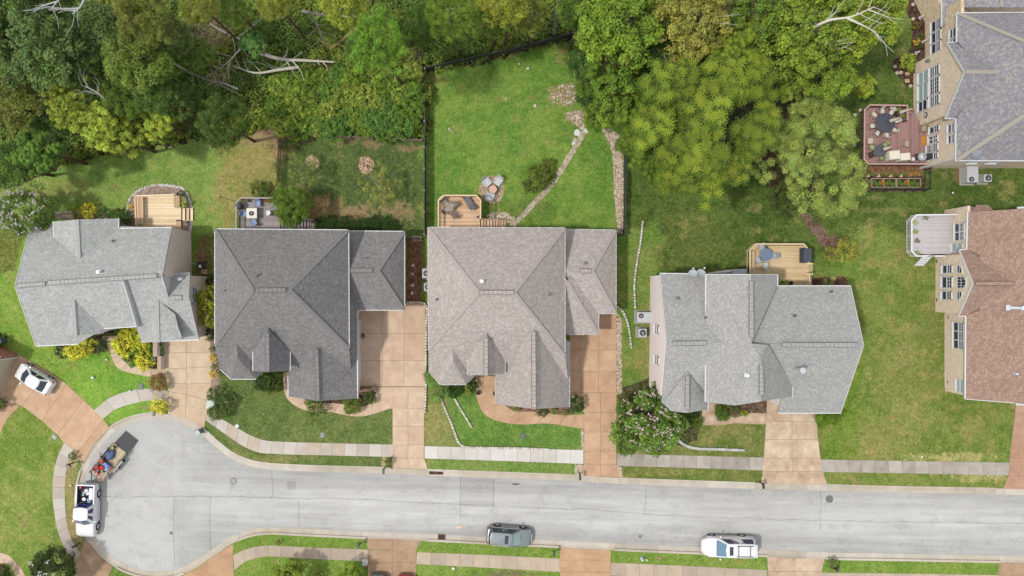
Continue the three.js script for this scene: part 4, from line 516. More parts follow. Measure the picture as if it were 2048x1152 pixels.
// ================= trees, shrubs and undergrowth =================
function leafGeo(seed, o) {      // o: R crown radius, flat height factor, n clumps, per leaves a clump, L W leaf size, cr clump radius share, low lowest side, inner
  const r = RNG(seed), { R = 4, flat = .8, n = 110, per = 85, L = .26, W = .15, cr = [.15, .26], low = -.25, inner = .5, lob = .25, kind = 'leaf', stretch = 1 } = o, pos = [], nor = [], col = [], uvs = [];
  const a = V(), b = V(), nn = V(), t = V(), bt = V(), up = V(0, 1, 0);
  const put = (p, dir, norm, len, wid, tone, warm, droop = 0) => {       // one leaf: two triangles folded at the midrib
    bt.crossVectors(norm, dir).normalize(); const m = p.clone().addScaledVector(dir, len * .5).addScaledVector(norm, -droop * len * .15), e = p.clone().addScaledVector(dir, len).addScaledVector(norm, -droop * len * .6), l = m.clone().addScaledVector(bt, wid / 2), q = m.clone().addScaledVector(bt, -wid / 2);
    for (const v of [p, e, l, p, q, e]) { pos.push(v.x, v.y, v.z); nor.push(norm.x, norm.y, norm.z); col.push(tone * (1 + warm), tone, tone * (1 - warm * .6)); uvs.push(0, 0); }
  };
  for (let c = 0; c < n; c++) {
    const y = low + (1 - low) * r(), th = r() * 6.2832, s = Math.sqrt(Math.max(0, 1 - y * y)), lobe = 1 - lob + lob * 2 * vn(th * 1.3 + 7, y * 2.5 + seed, seed), rad = R * (inner + (1 - inner) * Math.sqrt(r())) * lobe;
    const cx = Math.cos(th) * s * rad, cy = y * rad * flat, cz = Math.sin(th) * s * rad, k = R * (cr[0] + (cr[1] - cr[0]) * r()), ct = .72 + .56 * r(), cw = (r() - .5) * .16;
    const m = Math.round(per * (.6 + .8 * r()));
    if (kind === 'star') {       // a bough: whorls of compound leaves, fresh tips over older, greener leaves
      const B = o.whorls ?? 7;
      for (let w = 0; w < B; w++) {
        const y3 = .15 + .85 * r(), t3 = r() * 6.2832, s3 = Math.sqrt(1 - y3 * y3); a.set(cx + Math.cos(t3) * s3 * k, cy + y3 * k * .7, cz + Math.sin(t3) * s3 * k); const tilt = V(a.x, R * 1.2, a.z).normalize();
        for (const old of [1, 0]) { const nl = old ? 7 : 9, ph = r() * 6, fr = old ? .66 : 1.1; for (let q = 0; q < nl; q++) { const th2 = ph + q / nl * 6.283; t.set(Math.cos(th2), old ? -.1 : .25 + .35 * r(), Math.sin(th2)).normalize(); const len = L * (.75 + .5 * r()) * (old ? 1.2 : 1); nn.copy(up).lerp(tilt, .4).addScaledVector(t, -.2).normalize(); const p0 = a.clone().addScaledVector(up, old ? -.16 : 0); if (old) for (let z = 0; z < 3; z++) { const f = (z + .6) / 3, p = p0.clone().addScaledVector(t, len * f).addScaledVector(up, -len * .45 * f * f), bs = V().crossVectors(nn, t).normalize(); for (const sd of [-1, 1]) put(p, t.clone().multiplyScalar(.55).addScaledVector(bs, sd).addScaledVector(up, -.15).normalize(), nn.clone().addScaledVector(V(r() - .5, 0, r() - .5), .5).normalize(), W * 2.6, W * 1.2, ct * fr * (.8 + .4 * r()), -.12, .3); } put(p0.clone(), t.clone(), nn.clone(), len, W * (old ? 1.2 : 1.05), ct * fr * (.9 + .25 * r()), old ? -.08 : cw + .1, .6); } }
      }
      continue;
    }
    for (let q = 0; q < m; q++) {
      const y2 = r() * 1.5 - .5, th2 = r() * 6.2832, s2 = Math.sqrt(Math.max(0, 1 - y2 * y2)); a.set(Math.cos(th2) * s2, y2, Math.sin(th2) * s2); const rr = k * (.45 + .6 * r());
      b.set(cx + a.x * rr * stretch, cy + a.y * rr * .8, cz + a.z * rr * stretch); nn.copy(a).addScaledVector(up, .7).add(V(r() - .5, r() - .5, r() - .5)).normalize();
      t.set(r() - .5, r() - .5, r() - .5).addScaledVector(nn, -t.dot(nn)); t.crossVectors(nn, t).normalize(); const len = L * (.65 + .7 * r()); put(b.clone().addScaledVector(t, -len / 2), t, nn, len, W * (.7 + .6 * r()), ct * (.6 + .8 * r()), cw + (r() - .5) * .16, .3);
    }
  }
  return rawGeo(pos, uvs, nor, col);
}
const crowns = {
  broad: [1, 2, 3].map((s) => ({ R: 4, g: leafGeo(500 + s, { n: 130, per: 80, L: .27, W: .17 }) })),
  maple: [1, 2].map((s) => ({ R: 4, g: leafGeo(510 + s, { n: 95, per: 95, L: .3, W: .22, cr: [.14, .22], lob: .35 }) })),
  feather: [1, 2].map((s) => ({ R: 4, g: leafGeo(520 + s, { n: 190, per: 60, L: .34, W: .09, cr: [.1, .2], flat: 1.1, lob: .3 }) })),
  star: [1, 2].map((s) => ({ R: 4, g: leafGeo(530 + s, { n: 82, kind: 'star', whorls: 7, L: .34, W: .07, cr: [.12, .2], flat: .7, low: -.1, inner: .55, lob: .22 }) })),
  fine: [1, 2].map((s) => ({ R: 4, g: leafGeo(540 + s, { n: 120, per: 170, L: .17, W: .08, cr: [.13, .2], flat: .85, lob: .22, inner: .68 }) })),
  loose: [1, 2].map((s) => ({ R: 2.4, g: leafGeo(550 + s, { R: 2.4, n: 60, per: 32, L: .2, W: .09, cr: [.1, .2], flat: .6, lob: .4, inner: .3 }) })),
  shrub: [1, 2, 3].map((s) => ({ R: 1, g: leafGeo(560 + s, { R: 1, n: 60, per: 34, L: .13, W: .075, cr: [.16, .3], flat: .75, low: -.1, lob: .25 }) })),
  tiny: [1, 2].map((s) => ({ R: .5, g: leafGeo(570 + s, { R: .5, n: 26, per: 24, L: .1, W: .06, cr: [.2, .34], flat: .8, low: 0, lob: .3 }) })),
  frond: [1].map((s) => ({ R: 1, g: leafGeo(580 + s, { R: 1, n: 9, kind: 'star', whorls: 4, cr: [.3, .5], L: .36, W: .06, flat: .6, low: 0, lob: .2 }) })),
};
const leafMats = {};
const leafM = (c) => leafMats[c.join()] ??= new THREE.MeshPhysicalMaterial({ color: new THREE.Color().setRGB(...c.map((v, k) => Math.min(.6, toLin(v) / KEXP * [1.42, 1.34, 1.05][k]))), vertexColors: true, roughness: .85, specularIntensity: .3, transmission: .25, thickness: 0, side: THREE.DoubleSide });
const bark = { grey: M(150, 140, 126, .95), brown: M(104, 86, 68, .95), pale: M(206, 200, 186, .9), dark: M(70, 58, 46, .95) };
function limb(pts, r0, r1, n = 6) {        // a tapering, bending round limb through points
  const cv = new THREE.CatmullRomCurve3(pts), k = Math.max(4, pts.length * 3), F = cv.computeFrenetFrames(k), pos = [], uv = [], ring = (i) => { const p = cv.getPointAt(i / k), q = []; const rr = r0 + (r1 - r0) * i / k; for (let j = 0; j <= n; j++) { const t = j / n * 6.2832; q.push(p.clone().addScaledVector(F.normals[i], Math.cos(t) * rr).addScaledVector(F.binormals[i], Math.sin(t) * rr)); } return q; };
  let A = ring(0); for (let i = 1; i <= k; i++) { const B = ring(i); for (let j = 0; j < n; j++) for (const v of [A[j], A[j + 1], B[j], B[j], A[j + 1], B[j + 1]]) { pos.push(v.x, v.y, v.z); uv.push(j / n, i); } A = B; }
  return rawGeo(pos, uv);
}
function trunkGeo(seed, h, R, r0) { const r = RNG(seed), g = [limb([V(0, -.1, 0), V((r() - .5) * .3, h * .4, (r() - .5) * .3), V((r() - .5) * .6, h, (r() - .5) * .6)], r0, r0 * .45, 7)]; for (let k = 0; k < 6; k++) { const t = k / 6 * 6.28 + r(), y = h * (.45 + .4 * r()), e = R * (.45 + .35 * r()); g.push(limb([V(0, y, 0), V(Math.cos(t) * e * .5, y + e * .45, Math.sin(t) * e * .5), V(Math.cos(t) * e, y + e * .7, Math.sin(t) * e)], r0 * .4, r0 * .1, 5)); } return merge(g); }
const trunks = {};
let TS = 1;
function tree(name, label, cat, px, py, rPx, hc, kind, c, o = {}) {      // crown centre seen at (px, py), hc metres up
  const p = at(px, py, hc), f = (HC - hc) / HC / PPM, R = rPx * f, q = RNG(900 + TS), list = crowns[kind], v = list[TS++ % list.length], base = o.base ? at(...o.base, 0) : V(p.x, 0, p.z);
  const t = thing(name, label, cat, base, 0, o.group), h = Math.max(.3, hc - R * .3); const sc = R / v.R;
  if (o.base || hc < 1.2) { if (hc >= 1.2) mesh('trunk', merge([limb([V(0, -.1, 0), V((p.x - base.x) * .3, hc * .5, (p.z - base.z) * .3), V(p.x - base.x, hc, p.z - base.z)], o.tr ?? .1, .04, 6), ...[0, 1, 2, 3, 4].map((k) => { const a = k * 1.3, e = R * .8; return limb([V((p.x - base.x) * .5, hc * .6, (p.z - base.z) * .5), V(p.x - base.x + Math.cos(a) * e * .5, hc, p.z - base.z + Math.sin(a) * e * .5), V(p.x - base.x + Math.cos(a) * e, hc + .2, p.z - base.z + Math.sin(a) * e)], .04, .012, 5); })]), o.bark ?? bark.grey, t); else mesh('stem', cyl(.04 + R * .05, .03, h, 0, h / 2, 0, 6), bark.brown, t); }
  else { const key = Math.round(h) + '_' + Math.round(R); mesh('trunk', trunks[key] ??= trunkGeo(40 + h, Math.round(h), Math.round(R) || 1, .1 + R * .035), o.bark ?? bark.brown, t); }
  const cr = mesh(o.part ?? (hc < 1.2 ? 'foliage' : 'crown'), v.g, leafM(c), t); cr.position.set(p.x - base.x, hc, p.z - base.z); cr.rotation.y = q() * 6.28; const e = o.el ?? [1, 1]; cr.scale.set(sc * (.95 + .1 * q()) , sc * (o.sy ?? 1), sc * (.95 + .1 * q())); if (o.el) { cr.rotation.y = o.turn ?? 0; cr.scale.set(sc * e[0], sc * (o.sy ?? 1), sc * e[1]); }
  return t;
}
const cBlue = [102, 128, 78], cDark = [78, 106, 56], cMid = [98, 130, 64], cOlive = [118, 128, 64], cBright = [150, 168, 70], cYel = [166, 188, 78], cFea = [112, 156, 56], cWal = [118, 142, 52], cLime = [118, 148, 52], cGold = [144, 146, 74], cJun = [156, 178, 98];
const wood = 'trees of the woods';
const T = [
  ['blue green broad tree at the far left of the woods', 62, 92, 74, 12, 'maple', cBlue], ['dark tree in the top left corner', 10, 20, 60, 12, 'broad', cDark], ['olive green tree at the left edge above the flowering tree', 22, 205, 52, 10, 'broad', cOlive], ['dark bushy tree at the left edge of the woods near the lawn', 20, 330, 46, 6, 'broad', cMid],
  ['dark tree with bright leaf rosettes at the woods edge', 78, 300, 44, 7, 'star', [96, 136, 60]], ['deep green tree in a gap among bare white branches', 190, 62, 56, 9, 'broad', cBlue], ['dark green tree below the bare white branches', 175, 130, 52, 8, 'feather', cDark],
  ['olive tree at the top edge right of the bare white branches', 292, 30, 58, 12, 'feather', cOlive], ['mid green lit tree in the middle of the left woods', 272, 120, 56, 10, 'broad', [116, 140, 64]], ['feathery grey green tree near the top left centre', 346, 84, 40, 8, 'feather', [104, 124, 76]], ['olive topped tree at the top edge above the fallen trunks', 396, 10, 36, 12, 'broad', [130, 142, 62]],
  ['mid green tree under the olive topped one', 392, 112, 32, 6, 'broad', [104, 132, 60]], ['bright yellow green tree at the woods edge, upper left one', 134, 208, 40, 9, 'maple', cBright], ['bright yellow green tree at the woods edge, middle one', 192, 250, 42, 8, 'maple', cYel], ['bright yellow green tree at the woods edge, lower right one', 238, 276, 40, 6.5, 'maple', cYel], ['small bright yellow tree beside the dead brown brush', 316, 240, 32, 6, 'maple', cYel],
  ['dark olive tree left of the yellow green ones', 110, 250, 40, 7, 'broad', cDark], ['shaded tree between the yellow green trees and dead brush', 250, 190, 44, 8, 'broad', [96, 124, 52]], ['green tree above the brown brush pile', 300, 180, 44, 8, 'broad', cMid], ['low grey green tree right of the brown brush pile', 350, 205, 40, 6, 'feather', [96, 124, 66]],
  ['dark cedar standing at the lawn corner above the grey deck', 452, 250, 50, 7, 'feather', [80, 106, 48]], ['dark cedar above the lawn corner cedar', 418, 196, 28, 4, 'feather', cMid], ['green tree over pale fallen trunks near the top', 470, 22, 30, 9, 'broad', [112, 142, 60]], ['blue green low tree beside the fallen trunk', 506, 86, 26, 5.5, 'star', [104, 148, 84]],
  ['yellow green tree at the top edge right of the fallen trunks', 548, 4, 36, 10, 'broad', [140, 150, 64]], ['green tree between fallen trunks', 664, 62, 22, 3.5, 'broad', [110, 136, 56]], ['tall bright feathery tree in the middle of the woods', 760, 88, 60, 13, 'feather', cFea], ['bright green tree at the top edge left of centre', 690, 15, 46, 12, 'broad', [142, 158, 62]],
  ['dark tree right of the tall feathery tree', 832, 56, 40, 7, 'broad', [80, 112, 46]], ['green leafy tree at the top edge above the black fence corner', 900, 26, 50, 11, 'feather', [108, 136, 50]], ['broad green tree behind the black fence', 985, 44, 38, 7, 'feather', [106, 134, 58]], ['lime green tree at the top edge behind the fence', 1010, 8, 44, 11, 'broad', [146, 156, 64]], ['dark green tree among bare trunks behind the fence', 926, 74, 28, 4, 'feather', cMid], ['yellow green tree left of the bare tree behind the fence', 1062, 30, 36, 8, 'feather', [134, 146, 70]], ['dark tree beside the bare tree at the top', 1160, 14, 46, 11, 'broad', [90, 120, 46]],
  ['shaded tree at the top left among bare branches', 110, 10, 50, 9, 'broad', cDark], ['green tree at the left edge below the blue green one', 40, 158, 44, 8, 'broad', cMid], ['dark tree under the fallen crown near the top', 520, 60, 22, 2, 'broad', cMid], ['dark tree left of the tall feathery tree', 712, 100, 24, 3.5, 'broad', cMid],
];
T.forEach(([l, x, y, r, h, k, c]) => tree('woodland_tree', l, 'tree', x, y, r, h, k, c, { group: wood }));
const T2 = [
  ['lush lime green tree above the stone path', 1238, 62, 84, 12, 'maple', cLime], ['lime green tree below the tall lime one', 1222, 140, 62, 10, 'maple', [104, 136, 50]], ['yellow tipped tree beside the stone path end', 1226, 192, 50, 8, 'maple', [118, 148, 54]], ['golden olive tree at the top centre right', 1392, 36, 70, 13, 'maple', cGold], ['olive tree below the golden one', 1420, 92, 44, 11, 'maple', [130, 138, 66]],
  ['dark green tree between the lime and golden trees', 1310, 110, 56, 9, 'broad', [78, 112, 42]], ['lime tree at the top edge between the lime and golden trees', 1320, 18, 56, 11, 'broad', [120, 142, 54]],
  ['huge star leaved tree over the right lawn', 1420, 232, 142, 11, 'star', cWal], ['star leaved tree behind the huge one', 1462, 110, 72, 11, 'star', cWal], ['lower star leaved tree on the left side of the huge one', 1310, 256, 66, 8, 'star', [108, 136, 50]], ['star leaved tree hanging over the right lawn below the huge one', 1330, 322, 58, 7, 'star', [104, 132, 50]],
  ['green tree at the top edge right of the golden tree', 1510, 40, 62, 12, 'maple', [104, 130, 52]], ['dark tree right of the star leaved trees', 1540, 120, 52, 9, 'broad', [76, 106, 48]], ['bright tree with pale branches in the upper right', 1616, 54, 82, 13, 'maple', [122, 146, 54]], ['bright tree above the dark mulch bed', 1726, 44, 72, 12, 'maple', [130, 152, 54]], ['olive tree left of the pale branched tree', 1566, 70, 48, 10, 'broad', cOlive], ['bright tree below the pale branched tree', 1660, 148, 52, 10, 'maple', [120, 146, 54]], ['lower bright tree beside the pale branched tree', 1590, 160, 40, 9, 'maple', [124, 148, 58]],
  ['pale fine leaved tree nearest the red deck', 1636, 268, 66, 7, 'fine', cJun], ['pale fine leaved tree over the mulch bed, largest of its clump', 1656, 372, 66, 6, 'fine', cJun], ['pale fine leaved tree on the left of its clump', 1548, 306, 56, 7, 'fine', cJun], ['small pale fine leaved tree at the lower left of its clump', 1610, 312, 46, 6, 'fine', [128, 148, 86]],
];
T2.forEach(([l, x, y, r, h, k, c]) => tree('garden_tree', l, 'tree', x, y, r, h, k, c, { group: 'trees on the right', sy: k === 'star' && r > 100 ? .6 : 1 }));
// single garden trees
tree('small_tree', 'dark green round tree beside the grey deck', 'tree', 583, 412, 38, 3.2, 'broad', [104, 136, 52], { sy: 1.1 });
tree('young_tree', 'thin staked young tree on the left of the fenced yard', 'tree', 606, 340, 34, 2.6, 'loose', [126, 142, 80], { base: [623, 322], tr: .06 });
tree('young_tree', 'thin staked young tree in the middle of the fenced yard', 'tree', 756, 372, 38, 2.8, 'loose', [142, 150, 84], { base: [733, 330], tr: .07 });
tree('flowering_tree', 'white and pink flowering tree at the left edge', 'tree', 54, 424, 48, 3.4, 'broad', [110, 138, 74]);
tree('flowering_tree', 'pink flowering tree beside the lower sidewalk', 'tree', 1302, 836, 64, 3.4, 'maple', [104, 136, 60], { el: [1.08, 1.02], turn: .4 });
tree('magnolia', 'dark glossy tree with white blossoms at the bottom left', 'tree', 106, 1140, 46, 2.4, 'broad', [58, 76, 36], { sy: .7 });
tree('small_tree', 'light green tree at the bottom edge, the larger one', 'tree', 576, 1154, 34, 2.2, 'maple', [128, 152, 60], { sy: 1.2 });
tree('small_tree', 'light green tree at the bottom edge beside the driveway', 'tree', 700, 1154, 22, 2, 'maple', [132, 158, 58]);
tree('small_tree', 'small bright tree with a round mulch ring', 'tree', 1726, 172, 24, 3, 'maple', [150, 168, 64], { base: [1712, 182] });
// blossoms: clusters on the two flowering trees and the magnolia
function blossoms(i, n, c, big, cx, cy, r, hc, seed, part = 'blossom') { const q = RNG(seed), g = [], t = scene.children.find((o) => o.name === i), off = t.position, f = (HC - hc) / HC / PPM; for (let k = 0; k < n; k++) { const th = q() * 6.283, rr = Math.sqrt(q()) * r * .98, p = at(cx + Math.cos(th) * rr, cy + Math.sin(th) * rr, hc), y = hc + Math.sqrt(Math.max(0, 1 - (rr / r) ** 2)) * r * f * .85 + .1; for (let z = 0; z < 5; z++) { const s = big * (.6 + .6 * q()), b = new THREE.TetrahedronGeometry(s, 0); b.rotateX(q() * 6).rotateY(q() * 6).translate(p.x - off.x + (q() - .5) * big * 3, y + (q() - .5) * big * 2, p.z - off.z + (q() - .5) * big * 3); g.push(b); } } const m = mesh(part, g, c, t); m.userData.kind = 'stuff'; }
const pinkM = M(246, 214, 222, .8), whiteM = M(244, 240, 232, .8);
blossoms('flowering_tree', 85, M(240, 224, 224, .8), .075, 54, 422, 52, 3.6, 31); blossoms('flowering_tree_001', 105, pinkM, .07, 1300, 834, 66, 3.5, 32); blossoms('magnolia', 9, whiteM, .1, 106, 1136, 42, 2.4, 33);
// shrubs: label, place, radius, height, kind, colour
const yel = [222, 226, 80], hedge = [60, 88, 34];
const S = [
  ['golden shrub at the house corner under the left roof edge', 152, 700, 20, .7, 'shrub', yel], ['golden shrub next to the corner one', 172, 694, 20, .7, 'shrub', [212, 216, 80]], ['large golden shrub on the upper side of the front walk', 247, 691, 22, .8, 'shrub', yel], ['golden shrub against the front porch', 254, 668, 18, .8, 'shrub', [196, 204, 70]], ['golden shrub by the garage brick wing wall', 285, 683, 18, .7, 'shrub', yel], ['golden shrub between porch and wing wall', 270, 672, 18, .8, 'shrub', [206, 214, 78]], ['round golden shrub at the bend of the walk', 288, 722, 18, .7, 'shrub', yel], ['golden shrub beside the kerb with a mailbox', 320, 812, 17, .8, 'shrub', [224, 220, 96]],
  ['round rust brown bush at the driveway corner', 318, 767, 18, .7, 'shrub', [156, 122, 92]], ['dark evergreen shrub under the left roof corner', 124, 703, 12, .5, 'shrub', [62, 84, 50]], ['low dark shrub beside the front walk', 204, 690, 13, .4, 'shrub', [84, 104, 66]], ['green ground plant inside the front bed', 272, 708, 22, .35, 'shrub', [104, 142, 58]], ['green ground plant along the wing wall', 312, 700, 18, .35, 'shrub', [92, 138, 52]],
  ['yellow green tree-like shrub squeezed between two houses', 418, 600, 26, 2.4, 'shrub', [150, 158, 44]], ['lower half of the yellow green shrubs between two houses', 420, 635, 22, 2, 'shrub', [140, 150, 46]], ['dark shrub at the top of the gap between the houses', 426, 565, 13, 1, 'shrub', [48, 68, 34]], ['dark shrub at the bottom of the gap between the houses', 424, 668, 14, .9, 'shrub', [52, 80, 36]],
  ['yellow flowering shrub beside the driveway, upper one', 427, 716, 9, .5, 'tiny', [214, 190, 84]], ['yellow flowering shrub beside the driveway, lower one', 428, 748, 9, .5, 'tiny', [214, 190, 84]], ['green shrub above the yellow flowering pair', 425, 698, 7, .4, 'tiny', [96, 116, 70]], ['green shrub between the yellow flowering pair', 428, 733, 6, .4, 'tiny', [110, 124, 70]],
  ['green shrub above the utility box', 432, 790, 15, .8, 'shrub', [86, 112, 58]], ['green shrub right of the utility box', 454, 804, 15, .8, 'shrub', [84, 110, 56]], ['green shrub below the utility box', 434, 827, 16, .7, 'shrub', [92, 116, 60]], ['green shrub at the lower right of the utility box', 450, 822, 13, .7, 'shrub', [88, 118, 54]],
  ['dark clipped bush by the entrance of the dark roofed house, left', 526, 765, 17, .8, 'shrub', hedge], ['dark clipped bush by the entrance of the dark roofed house, right', 545, 762, 20, .8, 'shrub', [72, 98, 36]], ['bright clipped bush under the big dark gable, left one', 631, 808, 20, .7, 'shrub', [96, 122, 46]], ['bright clipped bush under the big dark gable, right one', 706, 810, 19, .7, 'shrub', [108, 130, 48]], ['clipped bush beside the stone bench by the walk', 741, 797, 13, .6, 'shrub', [84, 110, 50]],
  ['grassy bush at the driveway mouth of the dark roofed house', 778, 924, 9, .5, 'tiny', [112, 124, 64]], ['small shrub against the garage wall', 726, 672, 5, .6, 'tiny', [70, 92, 52]],
  ['fern-like bush at the corner of the brown roofed house', 876, 778, 20, .5, 'frond', [122, 160, 88]], ['second fern-like bush beside the first', 868, 756, 14, .5, 'frond', [122, 162, 80]], ['dark bush under the left bay of the brown roofed house', 908, 778, 18, .6, 'shrub', [62, 96, 36]], ['light bush beside the front steps with black planters', 938, 779, 12, .5, 'tiny', [124, 152, 60]], ['dark bush behind the light one', 944, 768, 12, .6, 'tiny', [62, 88, 38]],
  ['large dark bush at the driveway corner of the brown roofed house', 1152, 808, 18, .9, 'shrub', [60, 92, 40]], ['small light shrub under the brown gable, left', 1033, 816, 7, .3, 'tiny', [140, 156, 70]], ['low dark shrub under the brown gable', 1084, 822, 12, .3, 'tiny', [76, 96, 50]], ['small light shrub under the brown gable, right', 1108, 823, 7, .3, 'tiny', [138, 156, 66]], ['tiny light shrub at the end of the brown gable bed', 1131, 826, 6, .25, 'tiny', [134, 152, 64]],
  ['reddish green spreading juniper on the backyard lawn', 1082, 352, 28, .4, 'shrub', [104, 118, 52], { el: [1.25, .8], turn: .7 }],
  ['striped juniper beside the front bed of the grey house', 1450, 823, 15, .5, 'frond', [88, 120, 44]], ['small light shrub in the front bed of the grey house', 1489, 826, 8, .3, 'tiny', [150, 166, 62]], ['dark shrub in the front bed of the grey house', 1470, 818, 8, .4, 'tiny', [84, 112, 50]], ['striped juniper at the garage corner of the grey house', 1656, 836, 18, .5, 'frond', [104, 140, 44]], ['second striped juniper at the garage corner', 1676, 834, 14, .5, 'frond', [106, 140, 44]], ['low bush under the pink flowering tree by the sidewalk', 1254, 892, 18, .6, 'shrub', [104, 132, 62]], ['green bush at the front corner of the grey house', 1372, 830, 16, .6, 'shrub', [84, 116, 48]], ['bush against the front wall of the grey house', 1394, 846, 12, .5, 'shrub', [96, 124, 50]],
  ['spiky pale plant behind the grey house by the deck', 1662, 570, 14, .5, 'frond', [164, 172, 116]], ['golden tipped shrub at the end of the mulch bed', 1692, 500, 24, 1, 'shrub', [154, 160, 74]], ['golden tipped shrub beside the deck corner bed', 1664, 508, 16, .7, 'shrub', [140, 148, 72]], ['dark shrub under the pale fine leaved trees', 1576, 392, 36, 1.4, 'shrub', [78, 96, 46]], ['low green plant in the mulch bed', 1634, 440, 10, .3, 'tiny', [96, 116, 60]],
  ['bright round bush in the dark mulch bed', 1815, 127, 17, 1, 'shrub', [150, 172, 62]], ['yellow flowers in the dark mulch bed', 1833, 84, 7, .3, 'tiny', [206, 184, 60]], ['low olive plant in the dark mulch bed', 1832, 52, 9, .3, 'tiny', [124, 110, 60]], ['yellow flowering plant by the buff brick wall', 1849, 9, 5, .5, 'tiny', [220, 186, 60]], ['green plant in the dark mulch bed by the wall', 1842, 74, 7, .3, 'tiny', [92, 112, 62]], ['low plant beside the stone bird bath bed', 1840, 92, 7, .3, 'tiny', [72, 92, 56]],
  ['golden shrub behind the light grey roofed house', 178, 423, 16, .7, 'shrub', [206, 204, 70]], ['yellow green shrub behind the light grey roofed house', 158, 425, 14, .7, 'shrub', [140, 156, 56]], ['dark shrub left of the raw wood deck', 256, 436, 12, .5, 'tiny', [72, 104, 50]], ['green shrub behind the light grey house near the deck', 234, 432, 14, .5, 'shrub', [86, 118, 56]], ['low shrub behind the light grey roof', 206, 428, 12, .5, 'tiny', [92, 116, 66]], ['small golden shrub at the deck corner', 263, 413, 6, .5, 'tiny', [214, 190, 70]], ['bright green plant by the deck steps', 366, 406, 10, .7, 'tiny', [172, 196, 76]], ['dark plant in the stone ring by the deck', 362, 388, 8, .5, 'tiny', [66, 90, 46]],
  ['green shrub outside the grey deck corner', 520, 382, 20, .6, 'shrub', [106, 132, 62]], ['dark small shrub at the fence foot', 545, 388, 9, .5, 'tiny', [92, 84, 62]], ['round green shrub inside the fence corner', 588, 281, 10, .5, 'tiny', [104, 152, 60]], ['ivy clump on the brown fence', 568, 292, 10, .6, 'tiny', [84, 112, 56]],
  ['leafy bush at the upper end of the backyard', 1138, 118, 16, .8, 'shrub', [112, 144, 66]], ['dark bush under the lime trees', 1172, 130, 30, 1.6, 'shrub', [74, 110, 56]], ['dark bush by the rubble patch', 1176, 195, 24, 1.4, 'shrub', [76, 110, 52]], ['yellow leaved bush at the end of the stone path', 1190, 240, 26, 1.8, 'shrub', [120, 148, 58]], ['green bush by the black side fence', 1236, 238, 24, 1.6, 'shrub', [100, 136, 54]],
  ['dark round bush at the bottom left corner', 6, 1146, 16, .7, 'shrub', [58, 92, 36]], ['bush at the left edge beside the garage', 4, 806, 12, .7, 'shrub', [86, 116, 54]], ['small spiky plant beside the mailbox at the left circle', 146, 912, 9, .4, 'tiny', [110, 124, 84]], ['flowering plant around the lower mailbox', 1666, 1128, 12, .4, 'tiny', [118, 140, 80]], ['dry shrub on the lower verge', 556, 1085, 6, .3, 'tiny', [130, 130, 80]], ['small shrub under the light green tree at the bottom', 640, 1152, 12, .5, 'tiny', [112, 134, 60]], ['bush at the bottom edge left of the driveway', 720, 1152, 8, .5, 'tiny', [100, 128, 54]],
];
S.forEach(([l, x, y, r, h, k, c, o]) => tree('shrub', l, 'shrub', x, y, r, h, k, c, { group: 'garden shrubs', ...o }));
{ // the clipped hedge behind the dark roofed house
  const g = leafGeo(601, { R: 1, n: 70, per: 34, L: .12, W: .07, cr: [.2, .34], low: -.1, flat: .8 }), h = thing('hedge', 'long dark hedge against the rear of the dark roofed house', 'hedge', at(715, 452)); for (let k = 0; k < 7; k++) { const m = mesh('foliage', g, leafM([56, 84, 36]), h); m.position.set((k - 3) * 1.12, .45, 0); m.rotation.y = k * 1.7; m.scale.set(1.05, .9, .85); }
}
// the thicket of low bushes above the fenced yard: each bush its own thing
{
  const q = RNG(71), tones = [[142, 168, 74], [126, 158, 64], [108, 146, 64], [100, 142, 70], [152, 172, 82], [118, 150, 60]]; const spots2 = [];
  for (let k = 0; k < 400 && spots2.length < 62; k++) { const x = 545 + q() * 286, y = 122 + q() * 138; if (y < 250 - (x - 545) * .02 + 22 && !(x > 700 && y < 150 && x < 800) && y > 160 - (x - 560) * .12 && !spots2.some((p) => Math.hypot(p[0] - x, p[1] - y) < 16)) spots2.push([x, y]); }
  spots2.forEach(([x, y], i) => { const tn = Math.floor(q() * 6), where = y < 190 ? 'upper' : y < 228 ? 'middle' : 'lower'; tree('thicket_bush', `${['yellow green', 'grass green', 'deep green', 'blue green', 'golden green', 'mid green'][tn]} bush in the ${where} row, ${['first', 'second', 'third', 'fourth', 'fifth', 'sixth', 'seventh', 'eighth', 'ninth', 'tenth'][Math.min(9, Math.floor((x - 545) / 28.6))]} tenth of the thicket from the left`, 'bush', x, y, 17 + q() * 9, .7 + q() * .9, 'shrub', tones[tn], { group: 'thicket bushes above the fenced yard' }); });
  // woodland undergrowth: one uncountable mass of leaf sprays
  const poly = beds[0].p, n = 6800, g = leafGeo(610, { R: .55, n: 9, per: 20, L: .2, W: .1, cr: [.3, .6], flat: .7, low: 0 }), im = new THREE.InstancedMesh(g, leafM([112, 138, 66]), n), m4 = new THREE.Matrix4(), col = new THREE.Color(); let c = 0;
  while (c < n) { const x = -60 + q() * 1260, y = -50 + q() * 420; if (!inPoly(x, y + 15, poly) && !inPoly(x, y, beds[1].p)) { if (q() > .0) { if (!(x > 1200)) continue; continue; } } const d = fbm(x / 60, y / 60, 15, 3); if (q() > .35 + d) continue; const p = at(x, y, 0), s = .7 + q() * 1.3; m4.compose(V(p.x, q() * .7 * d * 2, p.z), new THREE.Quaternion().setFromAxisAngle(V(0, 1, 0), q() * 6.28), V(s, s * (.7 + q() * .6), s)); im.setMatrixAt(c, m4); const t = .75 + .8 * vn(x / 30, y / 30, 17) + (q() - .5) * .3, w = (vn(x / 50, y / 50, 19) - .4) * .5; col.setRGB(t * (1 + w), t, t * (1 - w)); im.setColorAt(c, col); c++; }
  im.name = 'undergrowth'; im.castShadow = im.receiveShadow = true; scene.add(im); tag(im, 'tangled green undergrowth on the forest floor', 'undergrowth', null, 'stuff');
}
